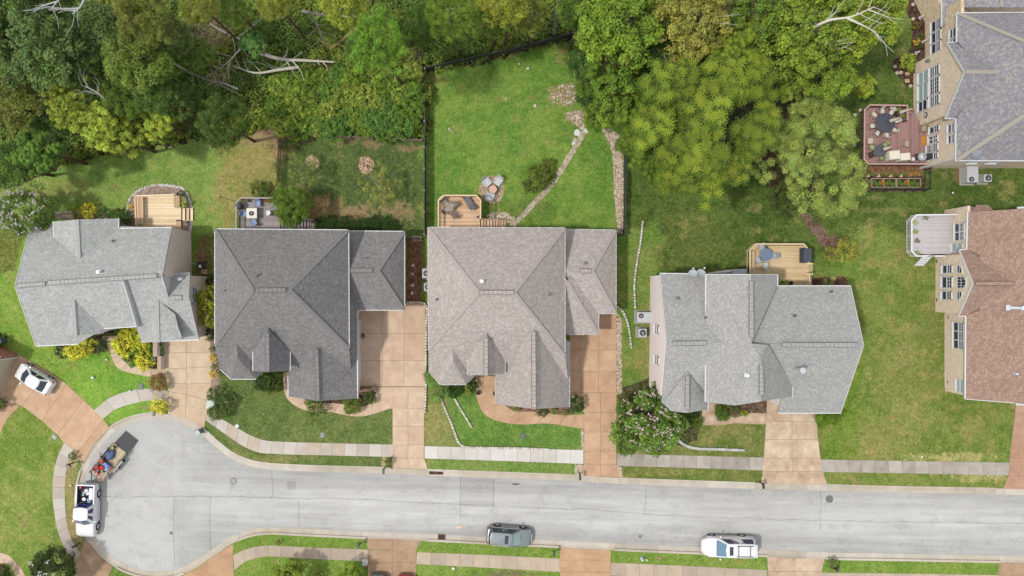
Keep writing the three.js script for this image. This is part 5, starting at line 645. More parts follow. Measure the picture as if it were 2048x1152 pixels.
// fallen trunks and bare branches
function log(label, pts, r0, r1, m = bark.pale, twigs = 6, seed = 1, nm = 'fallen_trunk') {
  const q = RNG(seed + 300), P = pts.map((p) => at(p[0], p[1], p[2])), o = thing(nm, label, nm === 'fallen_trunk' ? 'fallen trunk' : 'bare tree', P[0].clone().setY(0), 0, 'dead wood in the woods'); const L = P.map((p) => p.clone().sub(o.position)); mesh('trunk', limb(L, r0, r1, 7), m, o);
  const cv = new THREE.CatmullRomCurve3(L); for (let k = 0; k < twigs; k++) { const t = .3 + .7 * q(), a = cv.getPointAt(Math.min(1, t)), d = cv.getTangentAt(Math.min(1, t)), s = V(d.z, .2 + q() * .6, -d.x).multiplyScalar(q() < .5 ? -1 : 1).addScaledVector(d, .8); s.y = Math.abs(s.y) * .5; const len = .7 + q() * 1.8, b = a.clone().addScaledVector(s, len * .6).add(V(0, .1, 0)), c = a.clone().addScaledVector(s, len).add(V((q() - .5) * .8, .1, (q() - .5) * .8)); const br = mesh('branch', limb([a, b, c], Math.max(.02, r1 * .8), .012, 5), m, o); }
  return o;
}
[
  ['long pale fallen trunk in the middle of the woods', [[516, 105, 2.6], [560, 118, 2.6], [610, 121, 2.4], [668, 124, 2]], .19, .09, bark.pale, 5], ['pale fallen trunk below the long one', [[598, 134, 2.2], [555, 140, 2.4], [512, 146, 2.4], [466, 132, 2.4]], .17, .05, bark.pale, 3], ['thin pale trunk crossing the long fallen trunk', [[604, 104, 1.6], [575, 126, 1.7], [552, 140, 1.8]], .06, .03, bark.pale, 3], ['slanting mossy fallen trunk right of centre', [[712, 56, 4], [690, 75, 3.4], [660, 98, 2.4]], .2, .12, M(150, 134, 92), 1], ['horizontal pale trunk near the top', [[604, 22, 4.6], [650, 30, 4.8], [730, 34, 4.6]], .14, .06, bark.grey, 4], ['dark leaning trunk among the fallen ones', [[625, 28, 4.8], [638, 60, 4], [652, 88, 3]], .11, .05, bark.grey, 8],
  ['thin fallen pole below the left trees', [[330, 115, 5], [380, 145, 4.4], [440, 170, 3.4], [484, 192, 2.4]], .1, .06, bark.grey, 2], ['pale forked dead branch near the brush', [[420, 48, 4.6], [455, 68, 4.6], [484, 80, 4.2]], .1, .04, bark.pale, 9], ['dead branch fan beside the fallen pole', [[484, 94, 3.4], [462, 118, 3.2], [440, 138, 2.8]], .09, .03, bark.pale, 7], ['broken pale stump top near the thicket', [[476, 178, 2.6], [450, 168, 2.8], [426, 160, 2.6]], .11, .02, bark.pale, 9],
  ['bare white branch at the top left', [[124, -8, 14], [112, 6, 14.4], [102, 20, 14.6]], .08, .02, M(214, 214, 214), 7], ['second bare white branch at the top left', [[170, -6, 14], [160, 14, 14.4], [144, 28, 14.6]], .09, .02, M(214, 214, 214), 9], ['thin dark leaning trunk at the top left', [[196, 2, 8], [225, 36, 6], [252, 70, 4]], .08, .05, bark.grey, 2], ['dead pale branches by the yellow green trees', [[214, 202, 9], [190, 182, 10], [162, 170, 10.4]], .08, .02, bark.pale, 9], ['curled dead branch right of the yellow green trees', [[240, 140, 7], [232, 160, 7.4], [245, 200, 6], [240, 216, 6]], .05, .02, bark.grey, 4],
  ['fallen branch at the left edge of the woods', [[70, 184, 3], [92, 200, 3], [112, 216, 2]], .06, .03, bark.pale, 5], ['brown fallen pole at the left woods edge', [[92, 254, 2.4], [130, 252, 2]], .06, .05, bark.brown, 2], ['standing bare trunk behind the fence', [[895, 86, 0], [899, 60, 4], [902, 44, 7]], .11, .07, bark.grey, 1, 9, 'bare_tree'], ['slanting dead trunk beside the fence corner', [[826, 124, .4], [836, 100, 2.4], [842, 76, 4]], .12, .06, bark.brown, 7],
  ['tall bare tree behind the black fence', [[1107, 76, 0], [1112, 40, 6], [1118, -4, 11]], .16, .07, bark.grey, 10, 5, 'bare_tree'], ['bare tree with spreading white branches behind the fence', [[1140, 55, 0], [1136, 10, 6], [1150, -10, 9]], .13, .06, bark.pale, 4, 6, 'bare_tree'], ['long white branch hanging over the fence', [[1138, -10, 9], [1160, 20, 8.6], [1168, 32, 8], [1194, 42, 8]], .07, .02, M(214, 208, 200), 9], ['white branch bending down to the fence', [[1166, 30, 8], [1160, 50, 6], [1158, 66, 4]], .05, .02, M(214, 208, 200), 4], ['slim bare trunk left of the tall bare tree', [[1080, 56, 0], [1078, 20, 5], [1076, -4, 8]], .1, .06, bark.grey, 3, 8, 'bare_tree'], ['curved dead stem at the fence', [[1036, 66, 1], [1048, 36, 3], [1068, 20, 4]], .05, .03, bark.grey, 3],
  ['dead white branch below the golden tree', [[1300, 60, 10], [1318, 80, 10], [1338, 92, 9.6]], .09, .04, bark.pale, 5], ['pale branch in the gap left of the star leaved tree', [[1234, 150, 9], [1254, 146, 9.6], [1290, 124, 10]], .07, .04, bark.pale, 4], ['short white broken branch in the gap', [[1288, 76, 10], [1300, 96, 10]], .09, .06, bark.pale, 0], ['pale dead branch in the golden tree', [[1376, 58, 13.5], [1396, 48, 14], [1402, 40, 14]], .05, .02, bark.pale, 5],
  ['forked white branch rising from the upper right tree', [[1612, 62, 14.5], [1660, 40, 16], [1700, 34, 16.6], [1748, 14, 17]], .14, .03, M(226, 220, 208), 9], ['second white branch of the upper right tree', [[1694, 36, 16.5], [1720, 48, 16.6], [1752, 64, 16]], .1, .02, M(226, 220, 208), 7], ['short white branch below the forked one', [[1650, 72, 14.5], [1662, 94, 14], [1672, 108, 13.6]], .07, .03, M(216, 208, 196), 4], ['slanting pale branch left of the forked one', [[1600, 54, 14], [1636, 22, 15]], .1, .06, bark.grey, 1],
].forEach((a, i) => log(a[0], a[1], a[2], a[3], a[4], a[5], a[6] ?? i, a[7]));
// piles of dead twigs
function twigs(label, x, y, r, n, m, h = .6, seed = 1) { const q = RNG(700 + seed), g = [], b = at(x, y); for (let k = 0; k < n; k++) { const t = q() * 6.28, d = Math.sqrt(q()) * r / PPM, p = V(Math.cos(t) * d, h * q(), Math.sin(t) * d), u = q() * 6.28, L = .4 + q() * 1; g.push(bar(p, p.clone().add(V(Math.cos(u) * L, (q() - .5) * .4, Math.sin(u) * L)), .012 + q() * .012, 4, .006)); } const o = mesh('brush_pile', g, m); o.position.copy(b); tag(o, label, 'brush pile', null, 'stuff'); return o; }
twigs('heap of dead brown brush right of the yellow tree', 386, 232, 26, 420, M(150, 118, 98), 1.8, 1); twigs('grey dead twigs under the fallen branches', 436, 66, 46, 520, M(160, 138, 122), 3.4, 2); twigs('pale broken twigs by the fallen pole', 462, 175, 34, 420, M(190, 170, 150), 1.6, 3); twigs('brown dead cedar brush near the fence corner', 832, 110, 24, 220, M(132, 108, 88), 1.6, 4); twigs('brown dead brush behind the fence', 978, 74, 24, 160, M(128, 98, 82), 1, 5); twigs('dead twigs at the left woods edge', 112, 262, 26, 160, M(120, 96, 78), 1, 6); twigs('grey twigs by the fallen trunks', 630, 50, 30, 180, M(140, 128, 110), 1, 7); twigs('dead twigs beside the bare tree', 1034, 90, 20, 120, M(170, 146, 124), 1, 8); twigs('pale twigs under the yellow green trees', 270, 215, 24, 140, M(150, 126, 106), 3, 9);
// ================= decks, fences, walls and stones =================
function clipPoly(P, a, b, c) { const o = []; for (let i = 0; i < P.length; i++) { const p = P[i], q = P[(i + 1) % P.length], d = a * p[0] + b * p[1] - c, e = a * q[0] + b * q[1] - c; if (d >= 0) o.push(p); if ((d >= 0) !== (e >= 0)) { const t = d / (d - e); o.push([p[0] + (q[0] - p[0]) * t, p[1] + (q[1] - p[1]) * t]); } } return o; }
const woodTex = (r, g, b, s, v = 20) => TM(tex(256, 256, (i, j, o) => { const n = (fbm(i / 64, j / 4, s, 4, 4) - .5) * v * 1.6 + (hash(i, j, s) - .5) * 8, kn = Math.hypot((i - 90) / 10, (j - 128) / 6) < 1 ? -v : 0; o[0] = r + n + kn; o[1] = g + n + kn; o[2] = b + n + kn; }, true, 2), .8);
const lumber = { raw: [[264, 238, 198], [258, 230, 188], [268, 246, 210], [250, 220, 176]].map((c, i) => woodTex(...c, 801 + i)), cedar: [[236, 200, 164], [228, 188, 150], [240, 208, 174], [222, 182, 142]].map((c, i) => woodTex(...c, 811 + i)), pine: [[232, 206, 164], [226, 198, 154], [236, 212, 172], [222, 192, 146]].map((c, i) => woodTex(...c, 821 + i)), grey: [[176, 166, 166], [168, 158, 158], [182, 172, 172]].map((c, i) => woodTex(...c, 831 + i, 10)), white: [[214, 208, 208], [209, 203, 203], [217, 211, 211]].map((c, i) => woodTex(...c, 841 + i, 30)), red: [[176, 138, 132], [168, 130, 126], [182, 146, 140]].map((c, i) => woodTex(...c, 851 + i, 12)), brown: [[150, 128, 104], [138, 116, 94]].map((c, i) => woodTex(...c, 861 + i)) };
const RD = RNG(88), pick = (a) => a[Math.floor(RD() * a.length)];
function deck(label, px, h, ms, o = {}) {        // floor outline in pixels as seen at height h
  const P = px.map((p) => { const q = at(p[0], p[1], h); return [q.x, q.z]; }), t = thing('deck', label, 'deck', V(P[0][0], 0, P[0][1])); t.userData.P = undefined; delete t.userData.P; const L = P.map((p) => [p[0] - P[0][0], p[1] - P[0][1]]), ax = o.along ?? 0;      // boards run along x (0) or z (1)
  const lo = Math.min(...L.map((p) => p[1 - ax])), hi = Math.max(...L.map((p) => p[1 - ax])), bw = .145; for (let s = lo; s < hi; s += bw) { let q = clipPoly(L, ax ? 1 : 0, ax ? 0 : 1, s + .005); q = clipPoly(q, ax ? -1 : 0, ax ? 0 : -1, -(s + bw - .007)); if (q.length > 2) mesh('board', prism(q, h - .035, h), pick(ms), t); }
  mesh('rim', prism(inset(L, .03), h - .28, h - .042), o.rimM ?? ms[0], t); for (const p of inset(L, .25)) mesh('support_post', box(.14, h - .28, .14, p[0], (h - .28) / 2, p[1]), o.rimM ?? ms[0], t);
  return { t, loc: (x, y, hh) => at(x, y, hh).sub(t.position) };
}
const balG = {};
function railing(d, pts, h, ms, o = {}) {       // pts in pixels as seen at the cap's height
  const { hh = .95, bal = .13, capW = .14, m = pick(ms), bm = m, br = .02 } = o, top = h + hh; const g = balG[hh + '_' + br] ??= box(br * 2, hh - .1, br * 2, 0, 0, 0);
  for (let i = 1; i < pts.length; i++) { const a = d.loc(...pts[i - 1], top), b = d.loc(...pts[i], top), L = a.distanceTo(b), dir = b.clone().sub(a).normalize(); mesh('rail_cap', beam(a.clone().addScaledVector(dir, -.04), b.clone().addScaledVector(dir, .04), capW, .04 + i * .001), m, d.t); mesh('bottom_rail', beam(a.clone().add(V(0, -hh + .1, 0)), b.clone().add(V(0, -hh + .1, 0)), .05, .06), bm, d.t); const n = Math.max(1, Math.round(L / 1.9)); for (let k = i === 1 ? 0 : 1; k <= n; k++) { const p = a.clone().lerp(b, k / n); mesh('rail_post', box(.1, hh + .02, .1, p.x, top - hh / 2 - .03, p.z), bm, d.t); } if (bal) for (let s = bal; s < L - .05; s += bal) { const q = mesh('baluster', g, bm, d.t); q.position.copy(a).addScaledVector(dir, s); q.position.y = top - hh / 2 - .01; } }
}
function stairs(d, a, b, dir, n, h, ms, run = .27) {      // a-b: upper edge ends (pixels at height h); dir: unit step in metres [x, z]
  for (let k = 0; k < n; k++) { const y = h - (k + 1) * h / (n + 1), A = d.loc(...a, h), B = d.loc(...b, h), p = [[A.x, A.z], [B.x, B.z], [B.x + dir[0] * run * .93, B.z + dir[1] * run * .93], [A.x + dir[0] * run * .93, A.z + dir[1] * run * .93]].map((q) => [q[0] + dir[0] * run * (k + .07), q[1] + dir[1] * run * (k + .07)]); mesh('tread', prism(p, y - .04, y), pick(ms), d.t); }
  for (const e of [a, b]) { const A = d.loc(...e, h); mesh('stringer', beam(V(A.x, h - .25, A.z), V(A.x + dir[0] * run * n, .1, A.z + dir[1] * run * n), .05, .26), ms[0], d.t); }
}
{ // raw wood deck behind the light grey roofed house
  const h = .7, d = deck('new raw wood deck with slatted benches behind the light grey house', [[270, 393], [348, 390], [349, 415], [362, 415], [362, 440], [352, 440], [352, 462], [273, 462]], h, lumber.raw); const slat = (x0, x1, y0, y1, n, lab) => { for (let k = 0; k < n; k++) { const xx = x0 + (x1 - x0) * (k + .5) / n; mesh('bench_slat', beam(d.loc(xx, y0, 1.15 + (lab ? .12 * k : 0)), d.loc(xx + (y1 - y0) * .02, y1, 1.15 + (lab ? .12 * k : 0)), (x1 - x0) / n / PPM * .8, .04), pick(lumber.cedar), d.t); } for (const y of [y0 + 4, y1 - 4]) mesh('bench_leg', beam(d.loc(x0 + 1, y, .95), d.loc(x1 - 1, y, .95), .08, .36), lumber.cedar[0], d.t); };
  slat(271, 286, 394, 448, 5, 0); slat(349, 359, 391, 414, 4, 0); slat(351, 362, 442, 464, 4, 0); railing(d, [[269, 392], [348, 389.5]], h, lumber.raw, { hh: .5, bal: 0 }); stairs(d, [362, 416], [362, 440], [1, 0], 3, h, lumber.raw, .31); railing(d, [[269.5, 393], [272, 450]], h, lumber.raw, { hh: .5, bal: 0 });
}
{ // grey deck of the dark roofed house
  const h = 1.8, d = deck('grey composite deck with dark baluster railing', [[480, 409], [488, 400], [560, 400], [560, 462], [480, 462]], h, lumber.grey); railing(d, [[472, 460], [472, 406], [481, 396], [546, 396]], h, lumber.grey, { bal: .13, bm: M(58, 54, 56), m: lumber.grey[2] }); stairs(d, [560, 437], [560, 458], [1, 0], 9, h, lumber.grey, .262);
}
{ // cedar deck of the brown roofed house
  const h = 1.7, d = deck('orange cedar deck with clipped corners behind the brown roofed house', [[878, 402], [889, 392], [951, 392], [960, 402], [960, 460], [878, 460]], h, lumber.cedar); railing(d, [[877, 458], [877, 400.5], [888, 391], [952, 391], [961, 400.5], [961, 437]], h, lumber.cedar, { bal: .13, bm: M(60, 44, 36), m: lumber.cedar[2], br: .012 }); stairs(d, [961, 439], [961, 460], [1, 0], 9, h, lumber.cedar, .275); mesh('stair_rail', beam(d.loc(961, 438, 2.5), d.loc(1012, 441, 1), .09, .1), lumber.cedar[1], d.t); mesh('corner_planter', beam(d.loc(879, 398, 2.62), d.loc(886, 392, 2.62), .2, .06), M(176, 196, 190), d.t);
}
{ // pine deck of the grey house
  const h = 1.5, d = deck('yellow pine deck behind the grey house with two dishes', [[1505, 503], [1515, 491], [1607, 491], [1616, 502], [1616, 576], [1505, 576]], h, lumber.pine); railing(d, [[1500, 553], [1500, 500], [1512, 488], [1607, 488], [1617.5, 500], [1618, 527]], h, lumber.pine, { bal: 0, m: lumber.pine[2] }); railing(d, [[1618, 549], [1620, 576]], h, lumber.pine, { bal: 0, m: lumber.pine[2] });
  const bn = (a, b, w, y) => mesh('bench_board', beam(d.loc(...a, y), d.loc(...b, y), w, .04), pick(lumber.pine), d.t); for (let k = 0; k < 3; k++) bn([1503 + k * 2.6, 501 + k], [1503 + k * 2.6, 553], .1, h + .45 - k * .001); bn([1505, 500], [1516, 489.5], .26, h + .449); for (const y of [505, 527, 548]) mesh('bench_leg', beam(d.loc(1501, y, h + .4), d.loc(1509, y, h + .4), .1, .1), lumber.pine[3], d.t); for (const y of [527.5, 548.5]) mesh('gate_post_beam', beam(d.loc(1611, y, h + .95), d.loc(1626, y, h + .95), .14, .05), lumber.pine[2], d.t); stairs(d, [1616, 529], [1616, 547], [1, 0], 5, h, lumber.pine, .2); for (let k = 0; k < 4; k++) bn([1617 + k * 1.8, 551], [1617 + k * 1.8, 575], .08, .6 + k * .03);
}
{ // white deck of the rust roofed house
  const h = 1.2, d = deck('weathered white deck with white baluster railing', [[1822, 441], [1834, 431], [1904, 430], [1904, 508], [1888, 508], [1832, 508], [1822, 502]], h, lumber.white, { along: 0, rimM: white }); railing(d, [[1913, 429], [1833, 430], [1823.5, 440], [1823.5, 502], [1833, 512], [1850, 512]], h, lumber.white, { m: white, bal: .14, br: .025 }); railing(d, [[1870, 512], [1889, 512]], h, lumber.white, { m: white, bal: .14, br: .025 });
  stairs(d, [1852, 509], [1869, 509], [-.45, .89], 5, h, [white, white], .24);
}
{ // red deck of the blue-grey roofed house
  const h = 1.1, m = M(166, 132, 126, .8), d = deck('dusty red composite deck with dark slat railing and many chairs', [[1730, 221], [1741, 212], [1814, 212], [1814, 218], [1829, 218], [1832, 236], [1854, 252], [1854, 325], [1738, 325], [1730, 317]], h, lumber.red, { along: 1, rimM: m }); railing(d, [[1815, 240], [1815, 211], [1740, 210], [1729.5, 219.5], [1728.6, 318.5], [1737, 327.5], [1854, 328]], h, lumber.red, { m: M(204, 168, 160, .8), bal: .13, bm: M(120, 92, 86) }); stairs(d, [1815, 219], [1829, 219], [0, 1], 3, h + .75, lumber.red, .3);
}
// ---------- fences ----------
const picks = {};
function fence(name, label, px, h, m, o = {}) { const { gap = .12, pw = .03, rails = [.15, .9], post = 2.2, pm = m, pd = .02, cap = 0 } = o; const P = px.map((p) => at(p[0], p[1])), t = thing(name, label, 'fence', P[0].clone(), 0, o.group); const g = picks[h + '_' + pw] ??= box(pw, h * .96, pd, 0, h * .5, 0); let n = 0;
  for (let i = 1; i < P.length; i++) { const a = P[i - 1].clone().sub(P[0]), b = P[i].clone().sub(P[0]), L = a.distanceTo(b), d = b.clone().sub(a).normalize(), k = Math.max(1, Math.round(L / post)); for (let j = i === 1 ? 0 : 1; j <= k; j++) { const p = a.clone().lerp(b, j / k); mesh('post', [box(.1, h + .08, .1, p.x, h / 2 + .04, p.z), box(.13, .03, .13, p.x, h + .1, p.z)], pm, t); } for (const r of rails) for (let j = 0; j < k; j++) mesh('rail', beam(a.clone().lerp(b, j / k).setY(h * r), a.clone().lerp(b, (j + 1) / k).setY(h * r), r > .8 && cap ? cap : .05, .06), m, t); if (gap) for (let s = gap; s < L - .05; s += gap) { if (n++ > 290) break; const q = mesh('picket', g, m, t); q.position.copy(a).addScaledVector(d, s); q.rotation.y = Math.atan2(-d.z, d.x); } } return t; }
const blk = M(52, 50, 52, .6);
fence('picket_fence', 'black board fence between the woods and the backyard', [[854, 145], [960, 122], [1030, 107], [1100, 88], [1182, 68]], 1.7, blk, { gap: .15, pw: .14, rails: [.2, .94], cap: .1 });
fence('picket_fence', 'tall dark fence along the left of the bright backyard', [[853, 147], [852, 300], [852, 470]], 1.5, blk, { gap: .15, pw: .14, rails: [.2, .96], cap: .1, pm: M(170, 166, 162) });
fence('picket_fence', 'black fence along the right gravel strip of the backyard', [[1248, 262], [1248, 360], [1246, 470], [1234, 470]], 1.3, blk, { gap: .14, pw: .1, cap: .08, rails: [.2, .95] });
fence('picket_fence', 'brown picket fence on the left of the fenced yard', [[565, 270], [560, 375]], 1.2, M(108, 90, 70), { gap: .22, pw: .1, rails: [.3, .8] });
fence('rail_fence', 'brown wooden rail fence below the thicket', [[565, 270], [660, 276], [750, 280], [847, 284]], 1.2, M(140, 124, 104), { gap: 0, rails: [.3, .6, .92], post: 2.4 });
fence('metal_fence', 'black metal fence around the raised garden beds', [[1727, 381], [1848, 381], [1848, 340]], 1.2, blk, { gap: .12, pw: .02 }); fence('metal_fence', 'short black metal fence behind the paver path between the houses', [[811, 478], [846, 478]], 1.2, blk, { gap: .12, pw: .02, group: null });
// ---------- block walls ----------
const blockG = [[.27, .16, .2], [.25, .17, .21], [.28, .155, .19]].map((s) => rbox(...s, 0, s[1] / 2, 0, .03)); const blockM = [[226, 220, 206], [214, 206, 190], [236, 232, 222], [204, 194, 176]].map((c) => M(...c, .95));
function blocks(label, px, o = {}) { const { step = .3, courses = 1, ms = blockM, sc = 1, name = 'block_wall' } = o; const P = smooth(px.map(g2), Math.max(8, Math.round(pathLen(px.map(g2)) / step))), t = thing(name, label, o.cat ?? 'wall', V(P[0][0], 0, P[0][1])); for (let k = 0; k + 1 < P.length; k++) { const a = P[k], b = P[k + 1], m = mesh(o.part ?? 'block', pick(blockG), pick(ms), t); m.position.set((a[0] + b[0]) / 2 - P[0][0] + (RD() - .5) * .02, -.02 + RD() * .015, (a[1] + b[1]) / 2 - P[0][1]); m.rotation.y = Math.atan2(-(b[1] - a[1]), b[0] - a[0]) + (RD() - .5) * .12; m.scale.set(sc * step / .3, (o.h ?? 1) * (.95 + RD() * .1), sc); } return t; }
blocks('low pale block wall running down between the two middle houses', [[1285, 442], [1280, 487], [1273, 527], [1268, 573], [1270, 617]], { h: 1.8 }); blocks('curved pale block edge right of the brown driveway', [[1233, 613], [1243, 620], [1250, 633], [1258, 660], [1262, 697]], { h: 1.6 }); blocks('pale block wall along the right of the long driveway', [[812, 605], [845, 605], [853, 612], [853, 650], [852, 720], [852, 773], [850, 825]], { h: 1.8, step: .29 }); blocks('pale block edging from the bush down to the sidewalk', [[882, 796], [889, 815], [900, 840], [908, 861], [915, 880], [921, 889], [932, 893], [980, 895], [1045, 896], [1110, 899]], { h: 1.2 }); blocks('short straight pale block row on the front lawn', [[905, 790], [925, 824], [944, 855]], { h: 1.2 }); blocks('smooth grey curved wall on the front lawn of the grey house', [[1353, 878], [1369, 890], [1390, 896], [1440, 898], [1487, 900]], { h: 1.3, step: .62, ms: [M(196, 196, 194), M(206, 206, 202), M(188, 188, 188)], sc: 1.35 });
const stoneG = [1, 2, 3, 4, 5].map((s) => { const r = RNG(s + 40), g = new THREE.DodecahedronGeometry(1, 0), p = g.attributes.position, c = {}; for (let i = 0; i < p.count; i++) { const k = [p.getX(i), p.getY(i), p.getZ(i)].map((v) => v.toFixed(2)).join(); c[k] ??= .72 + r() * .5; p.setXYZ(i, p.getX(i) * c[k], p.getY(i) * c[k] * .62, p.getZ(i) * c[k]); } g.computeVertexNormals(); return g; });
const stoneM = [[236, 230, 222], [222, 212, 200], [240, 236, 232], [206, 194, 180]].map((c) => M(...c, .95)), tanStone = [[204, 188, 166], [188, 172, 150], [212, 198, 178], [176, 160, 140]].map((c) => M(...c, .95));
function stone(parent, x, z, r, ms = stoneM, nm = 'stone', y = 0) { const m = mesh(nm, pick(stoneG), pick(ms), parent); m.position.set(x, y + r * .15, z); m.scale.setScalar(r); m.rotation.y = RD() * 6; return m; }
{ const t = thing('stone_edging', 'ring of white stones round the raw wood deck bed', 'stone edging', at(254, 424)); const P = smooth([[254, 424], [258, 404], [267, 390], [283, 379], [299, 373], [321, 370], [344, 372], [365, 377], [374, 386], [379, 399], [384, 419], [383, 438], [382, 451], [379, 463]].map(g2), 62); P.forEach((p, i) => { if (i !== 40) stone(t, p[0] - t.position.x + (RD() - .5) * .08, p[1] - t.position.z + (RD() - .5) * .08, .11 + RD() * .07); }); }
{ const t = thing('stone_edging', 'row of white stones behind the light grey roof', 'stone edging', at(112, 426)); smooth([[112, 426], [150, 424], [196, 424], [212, 430]].map(g2), 24).forEach((p) => stone(t, p[0] - t.position.x, p[1] - t.position.z, .09 + RD() * .05)); }
{ const t = surface('stone_path', 'flagstone path climbing the bright backyard'); t.position.copy(at(1027, 450)); const P = smooth([[1024, 452], [1053, 423], [1073, 401], [1097, 377], [1121, 342], [1141, 309], [1157, 284], [1168, 266]].map(g2), 46); P.forEach((p, i) => { const q = P[Math.min(P.length - 1, i + 1)], a = i ? P[i - 1] : p, dx = q[0] - a[0], dz = q[1] - a[1], L = Math.hypot(dx, dz) || 1; for (const s of [-1, 0, 1]) { const w = .16, cx = p[0] - dz / L * s * w + (RD() - .5) * .06, cz = p[1] + dx / L * s * w + (RD() - .5) * .06, n = 6, R = .11 + RD() * .05, pts = []; for (let k = 0; k < n; k++) { const th = k / n * 6.283 + RD() * .5; pts.push([cx + Math.cos(th) * R * (.85 + RD() * .3) - t.position.x, cz + Math.sin(th) * R * (.85 + RD() * .3) - t.position.z]); } mesh('flagstone', prism(pts, -.03, .015 + RD() * .02), pick(tanStone), t); } }); for (const [x, y, r] of [[1154, 265, .36], [1150, 280, .22], [1160, 274, .2], [1171, 262, .25], [1164, 256, .22], [1147, 287, .2], [1146, 232, .18], [1155, 227, .26]]) { const c = at(x, y), pts = []; for (let k = 0; k < 7; k++) { const th = k / 7 * 6.283; pts.push([c.x + Math.cos(th) * r * (.8 + RD() * .4) - t.position.x, c.z + Math.sin(th) * r * (.8 + RD() * .4) - t.position.z]); } mesh('flagstone', prism(pts, -.03, .03), pick(stoneM), t); } }
function gravel(name, label, px, n, size, ms, h = .03, seed = 1) { const P = px.map(g2), q = RNG(seed + 1200), x0 = Math.min(...P.map((p) => p[0])), x1 = Math.max(...P.map((p) => p[0])), z0 = Math.min(...P.map((p) => p[1])), z1 = Math.max(...P.map((p) => p[1])), im = new THREE.InstancedMesh(stoneG[seed % 5], new THREE.MeshPhysicalMaterial({ color: 0xffffff, roughness: .95 }), n), m4 = new THREE.Matrix4(), qa = new THREE.Quaternion(); let c = 0, tries = 0; while (c < n && tries++ < n * 30) { const x = x0 + q() * (x1 - x0), z = z0 + q() * (z1 - z0); if (!inPoly(x, z, P)) continue; const s = size * (.6 + q() * .9); qa.setFromAxisAngle(V(0, 1, 0), q() * 6.28); m4.compose(V(x, h * q(), z), qa, V(s, s, s)); im.setMatrixAt(c, m4); const k = ms[Math.floor(q() * ms.length)], dv = (q() - .5) * 26; im.setColorAt(c, new THREE.Color().setRGB(...alb(k.map((v) => v + dv)))); c++; } im.count = c; im.name = numbered(name); im.castShadow = im.receiveShadow = true; scene.add(im); return tag(im, label, 'gravel', null, 'stuff'); }
const peb = [[210, 186, 156], [190, 162, 134], [226, 206, 180], [170, 146, 124], [232, 220, 204]];
gravel('pebble_bed', 'tan pebble strip inside the black side fence', [[1204, 257], [1218, 252], [1238, 272], [1246, 300], [1247, 468], [1236, 468], [1229, 384], [1226, 310], [1218, 284]], 2600, .075, peb, .03, 1); gravel('pebble_bed', 'tan pebble strip along the brown driveway', [[1234, 628], [1243, 640], [1243, 786], [1234, 788]], 900, .075, peb, .03, 2); gravel('pebble_bed', 'pebbles at the driveway mouth beside the mailbox', [[1151, 930], [1167, 930], [1162, 950], [1149, 948]], 260, .06, peb, .03, 3); gravel('pebble_bed', 'pebble edge between lawn and brown driveway', [[1162, 860], [1168, 860], [1168, 900], [1163, 900]], 220, .06, peb, .03, 4); gravel('rubble', 'scattered broken stones on the upper backyard slope', [[1096, 196], [1120, 172], [1144, 166], [1160, 200], [1128, 212], [1100, 206]], 150, .09, peb, .03, 5); gravel('rubble', 'broken stones at the end of the flagstone path', [[1128, 228], [1160, 220], [1178, 234], [1166, 258], [1150, 250]], 130, .11, peb, .03, 6); gravel('pebble_bed', 'pebble heap beside the cedar deck stairs', [[972, 432], [990, 423], [1012, 426], [1030, 436], [1024, 446], [976, 438]], 420, .085, peb, .06, 7); gravel('pebble_bed', 'round sandy gravel pad under the white chairs', smooth([[958, 384], [966, 362], [984, 352], [1003, 362], [1007, 380], [1000, 400], [988, 407], [972, 402]], 30, true), 1500, .06, [[212, 190, 160], [190, 164, 132], [222, 204, 178], [160, 136, 108]], .02, 8); gravel('pebble_bed', 'pebbles right of the brown driveway mouth', [[1234, 932], [1243, 934], [1246, 954], [1238, 954]], 200, .06, peb, .03, 9);
{ const t = surface('gravel_pad', 'sandy earth pad under the white chairs'); mesh('sand', prism(smooth([[957, 384], [965, 362], [984, 351], [1004, 361], [1008, 380], [1001, 401], [988, 408], [971, 403]].map(g2), 30, true).slice(0, -1), -.05, .012), TM(concTex(188, 164, 134, 333, 40, 50), 1), t); }
gravel('mulch', 'tan wood chips round the middle young tree', smooth([[718, 330], [722, 316], [733, 313], [745, 318], [748, 332], [742, 345], [729, 347], [719, 340]], 24, true), 520, .06, [[226, 192, 160], [206, 164, 132], [236, 208, 180], [180, 128, 100]], .05, 11); gravel('mulch', 'tan wood chips round the left young tree', smooth([[612, 320], [618, 312], [628, 312], [637, 320], [638, 332], [630, 336], [616, 330]], 24, true), 380, .06, [[206, 180, 140], [186, 156, 118], [216, 194, 156]], .05, 12);
